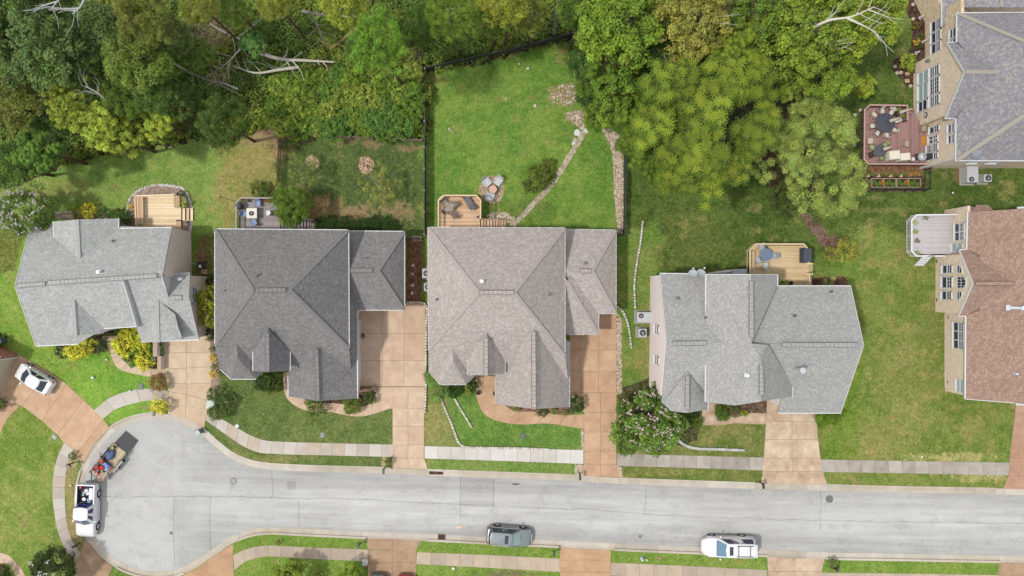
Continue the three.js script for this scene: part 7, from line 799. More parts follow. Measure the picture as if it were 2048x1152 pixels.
{ const t = thing('cardboard_scrap', 'flattened pale cardboard scrap lying in the street', 'litter', at(917, 1056).setY(ROADY), .1); const s = new THREE.Shape([[-.45, 0], [-.2, .12], [.38, .1], [.42, -.16], [.36, -.02], [-.1, -.06]].map((p) => new THREE.Vector2(...p))); mesh('sheet', new THREE.ExtrudeGeometry(s, { depth: .02, bevelEnabled: false }).rotateX(-R90).translate(0, .01, 0), M(250, 214, 188, .9), t); mesh('flap', box(.2, .01, .1, .2, .045, .02, .2), M(244, 206, 178), t); }
// ---------- odds and ends ----------
{ const t = thing('lawn_chair', 'white plastic lawn chair at the end of the lower sidewalk', 'chair', at(732, 1120), Math.PI); mesh('seat', rbox(.44, .04, .42, 0, .38, 0, .03), white, t); mesh('backrest', rbox(.44, .46, .04, 0, .6, -.22, .03), white, t); for (const sx of [-1, 1]) { mesh('armrest', rbox(.06, .03, .44, sx * .24, .56, 0, .01), white, t); for (const sz of [-1, 1]) mesh('leg', bar(V(sx * .24, 0, sz * .2), V(sx * .2, .4, sz * .18), .02), white, t); } }
{ const t = thing('garden_ornament', 'white and blue garden ornament on the lower verge', 'ornament', at(1284, 1117)); mesh('body', new THREE.LatheGeometry([[.2, 0], [.17, .2], [.1, .34], [.12, .44], [.06, .54], [0, .56]].map((a) => new THREE.Vector2(...a)), 14), M(226, 238, 244, .6), t); mesh('base', cyl(.22, .22, .05, 0, .02, 0, 14), M(150, 180, 200), t); const u = thing('garden_ball', 'small lemon coloured ball beside the verge ornament', 'ornament', at(1293, 1119)); mesh('ball', new THREE.SphereGeometry(.13, 12, 8).translate(0, .12, 0), M(230, 232, 150), u); mesh('stem', cyl(.03, .03, .1, 0, .03, 0, 6), black, u); }
for (const [l, x, y, c] of [['small white lawn lamp near the golden shrub', 187, 755, 1], ['small white lawn lamp near the front walk', 215, 719, 0], ['small white lawn lamp above the short curved sidewalk', 261, 781, 0], ['white lawn marker on the left verge beside the pickup', 143, 970, 0], ['white lawn marker on the wide right lawn', 1842, 913, 0], ['white lawn marker beside the lower tan sidewalk', 907, 1136, 1], ['white lawn marker above the rust roofed house', 1904, 386, 0]]) { const t = thing('lawn_marker', l, 'lawn marker', at(x, y), 0, 'white lawn markers'); mesh('head', new THREE.SphereGeometry(.1 + c * .05, 10, 8).scale(1, .6, 1).translate(0, .16, 0), M(244, 244, 244, .5), t); mesh('stake', cyl(.02, .02, .16, 0, .07, 0, 6), M(170, 170, 170), t); }
for (const [l, x, y, o] of [['white stepping disc in the dark bed, topmost', 1826, 9, 0], ['white stepping disc by the upper bed bend', 1826, 38, 0], ['white stepping disc at the left end of the dark bed', 1790, 133, 0], ['white stepping disc in the lower left of the dark bed', 1794, 146, 0], ['white stepping disc right of the lower left one', 1801.5, 145, 0], ['white stepping disc at the bottom tip of the dark bed', 1821, 172, 0], ['white stepping disc at the top of the dark bed bend', 1806, 115, 0]]) { const t = thing('stepping_disc', l, 'stepping stone', at(x, y), 0, 'round discs in the dark bed'); mesh('disc', cyl(.17, .15, .06, 0, .03, 0, 16), M(226, 214, 198), t); mesh('inlay', cyl(.09, .09, .012, 0, .064, 0, 12), M(196, 182, 164), t); }
for (const [l, x, y, tn] of [['white stone statue in the dark bed, upper', 1840, 36, .6], ['white stone statue in the dark bed by the wall', 1846, 84, .4], ['white stone statue in the dark bed, lower', 1832, 107, -.5], ['white stone statue beside the yellow flowers by the wall', 1849, 19, 0]]) { const t = thing('garden_statue', l, 'statue', at(x, y), tn, 'statues in the dark bed'); mesh('figure', new THREE.LatheGeometry([[.14, 0], [.12, .1], [.07, .18], [.12, .34], [.11, .46], [.05, .52], [.08, .6], [.05, .68], [0, .7]].map((a) => new THREE.Vector2(...a)), 12), M(236, 230, 222, .8), t); mesh('plinth', box(.3, .1, .3, 0, .04, 0), M(206, 198, 188), t); }
for (const [l, x, y, tn] of [['flat tan stepping stone in the dark bed, upper', 1815, 147, .2], ['flat tan stepping stone in the dark bed, lower', 1814, 162, -.1]]) { const t = mesh('stepping_stone', prism([[-.24, -.15], [.2, -.2], [.26, .14], [-.2, .2]], -.02, .05), M(216, 178, 138, .95)); t.position.copy(at(x, y)); t.rotation.y = tn; tag(t, l, 'stepping stone', 'tan stepping stones'); }
{ const t = thing('fountain', 'dark oval garden fountain against the buff brick wall', 'fountain', at(1829, 143), .3); mesh('basin', new THREE.LatheGeometry([[.2, 0], [.34, .3], [.42, .42], [.36, .42], [.28, .32], [0, .28]].map((a) => new THREE.Vector2(...a)), 20).scale(.7, 1, 1.2), M(96, 94, 96, .6, { side: 2 }), t); mesh('water', new THREE.CircleGeometry(.34, 20).rotateX(-R90).scale(.7, 1, 1.2).translate(0, .36, 0), M(120, 126, 132, .08), t); }
{ const t = thing('stone_bench', 'brown stone bench at the end of the front walk', 'bench', at(735, 778), .06); mesh('seat', rbox(1.4, .12, .4, -.1, .42, 0, .04), M(150, 124, 102, .95), t); mesh('end_block', rbox(.55, .5, .55, .72, .26, .02, .05), M(176, 146, 118, .95), t); mesh('leg', rbox(.3, .38, .36, -.6, .18, 0, .03), M(140, 114, 94, .95), t); }
{ const m = M(204, 176, 158, .95); for (const [l, x, y, w, d, h] of [['brick wing wall beside the tan garage driveway, upper piece', 322, 696, .36, 1.45, 1.1], ['brick wing wall beside the tan garage driveway, lower piece', 326, 724, .3, 1.3, .7]]) { const t = thing('wing_wall', l, 'wall', at(x, y), 0, 'brick wing walls'); mesh('masonry', box(w, h, d, 0, h / 2, 0), brickPink, t); mesh('cap', rbox(w + .08, .07, d + .08, 0, h + .035, 0, .02), m, t); } const p = thing('garden_gazing_ball', 'white and violet ornament beside the brick wing wall', 'ornament', at(314, 717)); mesh('ball', new THREE.SphereGeometry(.15, 14, 10).translate(0, .5, 0), M(196, 186, 226, .15), p); mesh('stand', cyl(.1, .06, .4, 0, .2, 0, 10), white, p); }
{ const t = thing('garden_bench', 'dark porch bench under the white eave', 'bench', at(222, 663).setY(.2), 0); mesh('seat', rbox(.75, .05, .3, 0, .42, 0, .02), M(58, 54, 62), t); mesh('backrest', rbox(.75, .4, .05, 0, .66, -.15, .02), M(58, 54, 62), t); for (const s of [-1, 1]) mesh('leg', box(.05, .42, .26, s * .33, .21, 0), black, t); }
{ const t = thing('handrail', 'black porch handrail beside the curved front walk', 'handrail', at(222, 676)); const P = [V(0, 0, 0), V(.05, 0, .35), V(.3, 0, 1.0), V(.5, 0, 1.5)]; for (let k = 1; k < 4; k++) mesh('rail', bar(P[k - 1].clone().setY(.9), P[k].clone().setY(.9), .025), black, t); P.forEach((p) => mesh('post', cyl(.02, .02, .9, p.x, .45, p.z, 6), black, t)); const u = thing('handrail', 'black handrail beside the front steps with planters', 'handrail', at(957, 752)); mesh('rail', bar(V(0, .9, 0), V(0, .85, 1.4), .025), black, u); for (const z of [0, .7, 1.4]) mesh('post', cyl(.02, .02, .88, 0, .44, z, 6), black, u); const w = thing('handrail', 'black iron handrail at the grey house front walk', 'handrail', at(1435, 830)); mesh('rail', bar(V(0, .85, -.5), V(0, .85, .5), .025), black, w); for (const z of [-.5, 0, .5]) mesh('post', cyl(.02, .02, .85, 0, .42, z, 6), black, w); }
{ const t = thing('patio_table', 'dark garden table with a white bowl between two houses', 'table', at(408, 531), 0); mesh('table_top', rbox(.8, .05, .7, 0, .7, 0, .02), M(66, 66, 64), t); for (const sx of [-1, 1]) for (const sz of [-1, 1]) mesh('leg', box(.05, .68, .05, sx * .34, .34, sz * .3), black, t); const b = thing('bowl', 'white bowl on the dark garden table', 'bowl', at(407.5, 533).setY(.73)); mesh('dish', new THREE.LatheGeometry([[0, 0], [.1, .01], [.17, .1], [.15, .1], [.09, .03], [0, .02]].map((a) => new THREE.Vector2(...a)), 16), M(240, 240, 238, .4, { side: 2 }), b); mesh('foot', cyl(.07, .06, .02, 0, -.008, 0), white, b); const g = thing('garden_trellis', 'grey metal trellis rack beside the dark garden table', 'trellis', at(396, 528), 0); for (let k = 0; k < 4; k++) mesh('bar', box(.03, 1.1, .03, -.24 + k * .16, .55, 0), M(170, 170, 170), g); for (const y of [.3, .8, 1.08]) mesh('cross_bar', box(.55, .03, .03, 0, y, .03), M(170, 170, 170), g); const f = thing('pallet_stack', 'small wood pallet stack between two houses', 'pallet', at(411, 543), 0); for (let k = 0; k < 4; k++) mesh('slat', rbox(.1, .04, .5, -.26 + k * .17, .3, 0, .01), lumber.cedar[k % 4], f); mesh('bearer', [box(.66, .26, .06, 0, .14, -.2), box(.66, .26, .06, 0, .14, .2)], lumber.brown[0], f); }
for (const [l, a, b] of [['green support stake of the left young tree', [628, 318], [645, 303]], ['green support stake of the middle young tree, left', [728, 318], [727, 300]], ['green support stake of the middle young tree, right', [742, 318], [750, 303]]]) { const p = at(...a), q = at(...b, 1), t = thing('tree_stake', l, 'stake', p.clone(), 0, 'tree stakes'); mesh('pole', bar(V(0, 0, 0), V((q.x - p.x) * .25, 1.3, (q.z - p.z) * .25), .025), M(92, 140, 120), t); mesh('tie', bar(V((q.x - p.x) * .2, 1.1, (q.z - p.z) * .2), V((733 - b[0]) / PPM * .3, 1.1, .6), .01), M(150, 150, 140), t); }
{ const t = mesh('garden_hose', limb([[757, 447], [764, 440], [772, 446], [768, 437], [775, 436], [770, 444]].map(([x, y]) => at(x, y, .05)), .025, .025, 5), M(186, 216, 206, .6)); tag(t, 'pale green hose coiled on the grass near the hedge', 'hose'); const u = mesh('garden_hose', limb([[1340, 778], [1335, 770], [1331, 762], [1330, 752]].map(([x, y]) => at(x, y, .05)), .02, .02, 5), M(200, 200, 190, .6)); u.visible = true; tag(u, 'thin pale hose beside the pink flowering tree', 'hose'); }
// ================= vehicles =================
const tyreM = M(40, 40, 42, .9), rimM = M(190, 192, 196, .35), carGlass = new THREE.MeshPhysicalMaterial({ color: C(66, 78, 92), roughness: .06, specularIntensity: .5 }), carGlassPale = new THREE.MeshPhysicalMaterial({ color: C(150, 178, 174), roughness: .08 }), carGlassBlue = new THREE.MeshPhysicalMaterial({ color: C(110, 150, 176), roughness: .08 });
const paint = (r, g, b, met = 0) => new THREE.MeshPhysicalMaterial({ color: C(r, g, b), roughness: .38, metalness: met, clearcoat: .8, clearcoatRoughness: .12 });
function lerpN(T, x) { for (let i = 1; i < T.length; i++) if (x <= T[i][0]) { const a = T[i - 1], b = T[i], t = (x - a[0]) / (b[0] - a[0] || 1), s = t * t * (3 - 2 * t); return a[1] + (b[1] - a[1]) * s; } return T.at(-1)[1]; }
function carBody(s) {        // lofted lower body, forward is +x
  const { L, W, clear, top } = s, n = 30, rows = [], S = [[-1, 0], [-1.0, .1], [-1.02, .35], [-1, .62], [-.965, .86], [-.86, .97], [-.55, 1.0], [0, 1.02], [.55, 1.0], [.86, .97], [.965, .86], [1, .62], [1.02, .35], [1.0, .1], [1, 0]], pos = [], idx = [], uv = [];
  for (let i = 0; i <= n; i++) { const u = i / n, x = -L / 2 + L * (.5 - .5 * Math.cos(Math.PI * u) * (.35) - .5 * (1 - 2 * u) * .65), e = Math.max(0, (Math.abs(x) - L * .34) / (L * .16)), hw = W / 2 * (1 - (x > 0 ? s.noseTaper : s.tailTaper) * Math.pow(e, 1.8)), yt = lerpN(top, x), yb = clear + .12 * Math.pow(e, 3); for (const [a, b] of S) { pos.push(x, yb + (yt - yb) * b, a * hw * .98); uv.push(x, a); } }
  const m = S.length; for (let i = 0; i < n; i++) for (let j = 0; j < m - 1; j++) { const a = i * m + j, b = a + m; idx.push(a, a + 1, b, b, a + 1, b + 1); } for (const i of [0, n]) { const c = i * m; for (let j = 1; j < m - 1; j++) i ? idx.push(c, c + j, c + j + 1) : idx.push(c, c + j + 1, c + j); }
  const g = new THREE.BufferGeometry(); g.setAttribute('position', new THREE.Float32BufferAttribute(pos, 3)); g.setAttribute('uv', new THREE.Float32BufferAttribute(uv, 2)); g.setIndex(idx); g.computeVertexNormals(); return g;
}
function cabinRings(s) { const r = (xb, xf, w, y, bf, bb) => [[xf - .03, y, -w * .9], [xf + bf, y, 0], [xf - .03, y, w * .9], [xf - .14, y, w], [(xf + xb) / 2, y, w * 1.02], [xb + .14, y, w], [xb + .03, y, w * .88], [xb - bb, y, 0], [xb + .03, y, -w * .88], [xb + .14, y, -w], [(xf + xb) / 2, y, -w * 1.02], [xf - .14, y, -w]].map((p) => V(...p)); const c = s.cab; return [r(c.b0, c.f0, c.w0, c.y0, .12, .05), r(c.b1, c.f1, c.w1, c.y1, .08, .05), r(c.b1 + .1, c.f1 - .1, c.w1 - .1, c.y1 + .05, .06, .03)]; }
function cabinGeo(s) { const R = cabinRings(s), pos = [], n = 12; const q = (a, b, c, d) => { for (const v of [a, c, b, b, c, d]) pos.push(v.x, v.y, v.z); }; for (let k = 0; k < 2; k++) for (let j = 0; j < n; j++) q(R[k][j], R[k][(j + 1) % n], R[k + 1][j], R[k + 1][(j + 1) % n]); const c = R[2].reduce((a, v) => a.add(v), V(0, 0, 0)).multiplyScalar(1 / n); c.y += .02; for (let j = 0; j < n; j++) for (const v of [R[2][j], c, R[2][(j + 1) % n]]) pos.push(v.x, v.y, v.z); const g = rawGeo(pos); const P = g.attributes.position; g.computeVertexNormals(); return g; }
function glassQuad(a, b, c, d, u0, u1, v0, v1, out = .012) { const L = (u, v) => a.clone().lerp(b, u).lerp(d.clone().lerp(c, u), v), p = [L(u0, v0), L(u1, v0), L(u1, v1), L(u0, v1)], n = p[1].clone().sub(p[0]).cross(p[3].clone().sub(p[0])).normalize(); const cc = p.reduce((x, v) => x.add(v), V()).multiplyScalar(.25); if (n.dot(V(cc.x, cc.y - .6, cc.z)) < 0) n.negate(); p.forEach((v) => v.addScaledVector(n, out)); return polyGeo(p, n, .01); }
function car(name, label, cat, px, py, dx, dy, y, s) {
  const t = thing(name, label, cat, at(px, py).setY(y), Math.atan2(-dy, dx)), c = s.cab; mesh('body', carBody(s), s.paint, t); if (c) {
    mesh('cabin', cabinGeo(s), s.paint, t); const R = cabinRings(s), A = R[0], B = R[1];
    const ws = mesh('windshield', merge([glassQuad(A[0], A[1], B[1], B[0], .06, 1, .05, .93), glassQuad(A[1], A[2], B[2], B[1], 0, .94, .05, .93)]), s.glassF ?? carGlass, t); mesh('wiper', beam(A[0].clone().lerp(B[0], .08).add(V(.05, .02, .15)), A[1].clone().lerp(B[1], .1).add(V(.05, .03, .1)), .02, .015), black, ws); mesh('rear_window', merge([glassQuad(A[8], A[7], B[7], B[8], .08, 1, .1, .88), glassQuad(A[7], A[6], B[6], B[7], 0, .92, .1, .88)]), s.glassR ?? carGlass, t);
    for (const sd of [1, -1]) { const f0 = sd > 0 ? A[3] : A[11], b0 = sd > 0 ? A[5] : A[9], f1 = sd > 0 ? B[3] : B[11], b1 = sd > 0 ? B[5] : B[9]; for (const [u0, u1] of s.sideWin) mesh('side_window', glassQuad(f0, b0, b1, f1, u0, u1, .1, .9), s.glassS ?? carGlass, t); const mx = c.f0 - .28; mesh('mirror', [rbox(.14, .13, .2, mx, c.y0 + .06, sd * (s.W / 2 + .1), .04)], s.mirror ?? s.paint, t); }
    if (s.sunroof) mesh('sunroof', rbox(s.sunroof[1], .012, s.sunroof[2], s.sunroof[0], c.y1 + .068, 0, .005), s.glassTop ?? carGlass, t);
  }
  const wr = s.wheelR ?? .34; for (const x of [s.wb / 2 + (s.wo ?? 0), -s.wb / 2 + (s.wo ?? 0)]) for (const sd of [1, -1]) { const w = mesh('wheel', new THREE.CylinderGeometry(wr, wr, .24, 22).rotateX(R90).translate(x, wr, sd * (s.W / 2 - .09)), tyreM, t); mesh('rim', [new THREE.CylinderGeometry(wr * .62, wr * .62, .26, 16).rotateX(R90).translate(x, wr, sd * (s.W / 2 - .09))], rimM, w); mesh('wheel_arch', new THREE.TorusGeometry(wr + .04, .035, 6, 14, Math.PI).translate(x, wr, sd * (s.W / 2 - .012)), s.archM ?? s.paint, t); }
  const fx = s.L / 2, hy = s.lightY ?? .66; for (const sd of [1, -1]) { mesh('headlight', rbox(.3, .12, .26, fx - .36, hy, sd * s.W * (.44 - s.noseTaper * .22), .05), M(226, 230, 234, .15), t); mesh('taillight', rbox(.12, .26, .2, -fx + .12, hy + .14, sd * s.W * .41, .04), M(190, 40, 36, .25), t); }
  mesh('front_bumper', rbox(.18, .2, s.W * (.9 - s.noseTaper * 1.05), fx - .06, s.clear + .22, 0, .08), s.bumper ?? s.paint, t); mesh('rear_bumper', rbox(.18, .2, s.W * .84, -fx + .05, s.clear + .22, 0, .06), s.bumper ?? s.paint, t); mesh('license_plate', box(.012, .12, .3, -fx - .045, s.clear + .45, 0), M(220, 224, 226), t);
  for (const sd of [1, -1]) for (const hx of s.handles ?? []) mesh('door_handle', rbox(.16, .03, .04, hx, s.cab.y0 - .12, sd * s.W * .5, .01), s.handleM ?? s.paint, t);
  return t;
}
// white hatchback on the left driveway, nose towards the garage
car('sedan', 'white compact car on the left driveway', 'car', 77, 756, -.86, -.515, .012, { L: 3.95, W: 1.68, clear: .2, top: [[-2, .62], [-1.9, .9], [-1.55, .98], [.8, .95], [1.5, .82], [1.85, .66], [2, .5]], noseTaper: .3, tailTaper: .22, wb: 2.42, wheelR: .31, paint: paint(248, 248, 248), cab: { b0: -1.6, b1: -.95, f0: 1.02, f1: .2, w0: .74, w1: .57, y0: .9, y1: 1.42 }, sideWin: [[.08, .46], [.52, .92]], glassF: carGlass, handles: [0, -.85], lightY: .68 });
// grey wagon parked on the kerb, nose to the right
{ const t = car('sport_wagon', 'dark grey metallic wagon parked at the lower kerb', 'car', 1019, 1069, 1, .085, ROADY + .005, { L: 4.45, W: 1.84, clear: .24, top: [[-2.2, .7], [-2.15, 1.0], [-1.9, 1.05], [1.0, 1.02], [1.8, .92], [2.1, .76], [2.22, .55]], noseTaper: .3, tailTaper: .14, wb: 2.55, wheelR: .35, paint: paint(158, 166, 166, .9), archM: M(50, 50, 50), bumper: M(60, 60, 60, .7), cab: { b0: -2.05, b1: -1.86, f0: 1.05, f1: .28, w0: .85, w1: .6, y0: .98, y1: 1.66 }, sideWin: [[.03, .36], [.38, .68], [.7, .96]], glassF: carGlassPale, handles: [.1, -.85], handleM: M(190, 190, 190, .3), sunroof: [-.28, .36, .8], lightY: .74 }); for (const sd of [1, -1]) { mesh('roof_rail', bar(V(-1.65, 1.77, sd * .58), V(-.1, 1.77, sd * .58), .02), M(210, 210, 212, .3), t); mesh('side_trim', beam(V(-1.0, .42, sd * .935), V(.9, .42, sd * .935), .03, .07), M(200, 200, 202, .35), t); mesh('chrome_trim', beam(V(-1.85, 1.0, sd * .9), V(.8, 1.0, sd * .9), .02, .04), M(214, 214, 216, .3), t); } mesh('grille', rbox(.06, .14, .9, 2.2, .62, 0, .02), M(210, 212, 214, .3), t); }
// long white wagon with roof rack, nose to the left
{ const t = car('sport_wagon', 'long white wagon with roof rack parked at the lower kerb', 'car', 1453, 1089, -1, -.012, ROADY + .005, { L: 5.25, W: 2.0, clear: .3,  top: [[-2.6, .8], [-2.56, 1.12], [-2.3, 1.18], [1.0, 1.15], [2.0, 1.05], [2.4, .88], [2.6, .6]], noseTaper: .42, tailTaper: .08, wb: 3.02, wheelR: .39, wo: .1, paint: paint(250, 250, 252), cab: { b0: -2.48, b1: -2.36, f0: 1.2, f1: .45, w0: .93, w1: .66, y0: 1.1, y1: 1.9 }, sideWin: [[.03, .31], [.33, .6], [.63, .97]], glassF: carGlassBlue, glassS: new THREE.MeshPhysicalMaterial({ color: C(64, 58, 92), roughness: .08 }), handles: [.3, -.7], sunroof: [.06, .36, .85], lightY: .8 }); mesh('cowl', beam(V(1.22, 1.19, -.75), V(1.22, 1.19, .75), .14, .03), M(120, 124, 150, .5), t); for (const sd of [1, -1]) mesh('roof_rail', bar(V(-2.1, 2.04, sd * .52), V(-.45, 2.04, sd * .52), .032), M(70, 70, 76, .5), t); for (const x of [-1.75, -.6]) mesh('roof_crossbar', bar(V(x, 2.06, -.52), V(x, 2.06, .52), .034), M(70, 70, 76, .5), t); mesh('roof_spoiler', rbox(.14, .04, 1.3, -2.42, 1.93, 0, .02), M(230, 230, 236, .4), t); }
// the two car noses at the bottom edge
car('sedan', 'black car whose nose shows at the bottom edge', 'car', 758, 1188, 0, -1, .012, { L: 4.5, W: 1.8, clear: .2, top: [[-2.25, .66], [-2.1, .98], [-1.4, 1.02], [.9, .98], [1.7, .86], [2.1, .7], [2.25, .5]], noseTaper: .32, tailTaper: .22, wb: 2.7, paint: paint(70, 76, 76), cab: { b0: -1.8, b1: -1.1, f0: 1.05, f1: .25, w0: .8, w1: .6, y0: .95, y1: 1.46 }, sideWin: [[.08, .46], [.52, .92]], lightY: .7 });
car('sedan', 'dark red car whose nose shows at the bottom edge', 'car', 812, 1190, 0, -1, .012, { L: 4.5, W: 1.8, clear: .2, top: [[-2.25, .66], [-2.1, .98], [-1.4, 1.02], [.9, .98], [1.7, .86], [2.1, .7], [2.25, .5]], noseTaper: .32, tailTaper: .22, wb: 2.7, paint: paint(150, 24, 40), cab: { b0: -1.8, b1: -1.1, f0: 1.05, f1: .25, w0: .8, w1: .6, y0: .95, y1: 1.46 }, sideWin: [[.08, .46], [.52, .92]], lightY: .7 });
// white pickup in the turning circle, nose down
const pk = { px: 181, py: 1017, dx: -.035, dy: 1 };
{ const s = { L: 5.3, W: 1.9, clear: .32, top: [[-2.62, .66], [-.75, .66], [-.55, 1.12], [.9, 1.08], [1.2, 1.08], [2.1, 1.02], [2.45, .9], [2.64, .62]], noseTaper: .2, tailTaper: .05, wb: 3.25, wheelR: .39, wo: .02, paint: paint(250, 250, 252), cab: { b0: -.72, b1: -.55, f0: 1.22, f1: .62, w0: .86, w1: .7, y0: 1.06, y1: 1.8 }, sideWin: [[.12, .48], [.55, .9]], glassF: new THREE.MeshPhysicalMaterial({ color: C(104, 122, 140), roughness: .1, specularIntensity: .5 }), glassS: new THREE.MeshPhysicalMaterial({ color: C(60, 56, 110), roughness: .1 }), glassR: new THREE.MeshPhysicalMaterial({ color: C(50, 56, 130), roughness: .1 }), handles: [.5], lightY: .82, bumper: M(200, 200, 206, .35) };
  const t = car('pickup', 'white pickup with a loaded bed in the turning circle', 'pickup', pk.px, pk.py, pk.dx, pk.dy, ROADY + .005, s); mesh('bed_floor', box(1.85, .04, 1.62, -1.65, .7, 0), M(66, 68, 84, .8), t); for (const sd of [1, -1]) { mesh('bed_side', rbox(1.95, .5, .14, -1.64, .9, sd * .86, .05), s.paint, t); mesh('bed_liner', box(1.8, .4, .02, -1.65, .9, sd * .775), M(64, 64, 78), t); mesh('running_board', rbox(1.9, .05, .14, .1, .36, sd * 1.0, .02), M(230, 230, 234, .4), t); } mesh('tailgate', rbox(.1, .5, 1.75, -2.58, .9, 0, .03), s.paint, t); mesh('bed_front', box(.06, .5, 1.7, -.74, .9, 0), M(70, 70, 90), t); mesh('tow_hitch', [box(.3, .06, .08, -2.75, .42, 0), new THREE.SphereGeometry(.05, 10, 8).translate(-2.88, .5, 0)], black, t);
  // things in the bed
  const loc = (x, z, y = .72) => V(x, y, z).applyMatrix4(t.matrix.compose(t.position, t.quaternion, t.scale)); const put = (name, label, cat, x, z, turn = 0, y) => thing(name, label, cat, loc(x, z, y), t.rotation.y + turn, 'load in the pickup bed');
  const w = put('spare_wheel', 'spare wheel with white rim lying in the pickup bed', 'wheel', -1.15, .25); mesh('tyre', new THREE.TorusGeometry(.24, .09, 10, 22).rotateX(R90).translate(0, .1, 0), tyreM, w); mesh('rim', cyl(.19, .17, .1, 0, .11, 0, 18), M(240, 240, 240, .4), w); mesh('hub', cyl(.05, .05, .04, 0, .18, 0, 10), M(90, 50, 50), w);
  const a = put('tool_case', 'white tool case in the pickup bed', 'tool case', -1.9, -.1, .5); mesh('case', rbox(.62, .3, .32, 0, .16, 0, .04), white, a); mesh('handle', bar(V(-.12, .33, 0), V(.12, .33, 0), .02), black, a); const b = put('storage_box', 'large white box along the bed side of the pickup', 'box', -1.75, -.55, 0); mesh('body', rbox(1.1, .32, .35, 0, .17, 0, .03), M(226, 228, 240, .6), b); mesh('lid', rbox(1.14, .05, .39, 0, .35, 0, .02), M(236, 238, 246, .6), b); const c = put('cargo_bag', 'light blue crumpled bag in the pickup bed', 'bag', -1.1, -.35, .3); mesh('bag', stoneG[1].clone().scale(.3, .36, .26).translate(0, .2, 0), M(150, 190, 226, .7), c); mesh('tie', new THREE.TorusGeometry(.06, .02, 6, 10).rotateX(R90).translate(0, .36, 0), M(90, 110, 150), c); const d = put('machine_part', 'grey machine part in the pickup bed', 'machine', -1.75, .2, .2); mesh('housing', [rbox(.4, .26, .3, 0, .15, 0, .05), cyl(.1, .1, .2, .1, .34, 0, 12)], M(150, 154, 166, .5), d); mesh('handle_bar', [bar(V(-.2, .2, .1), V(-.5, .3, .35), .02), bar(V(.2, .2, -.1), V(.45, .34, -.3), .02)], M(110, 90, 100), d); const e = put('fuel_can', 'red fuel can in the corner of the pickup bed', 'fuel can', -2.35, .55); mesh('can', rbox(.3, .32, .2, 0, .16, 0, .05), M(200, 40, 46, .5), e); mesh('spout', cyl(.03, .02, .14, .08, .37, 0, 8), M(230, 200, 60), e); }
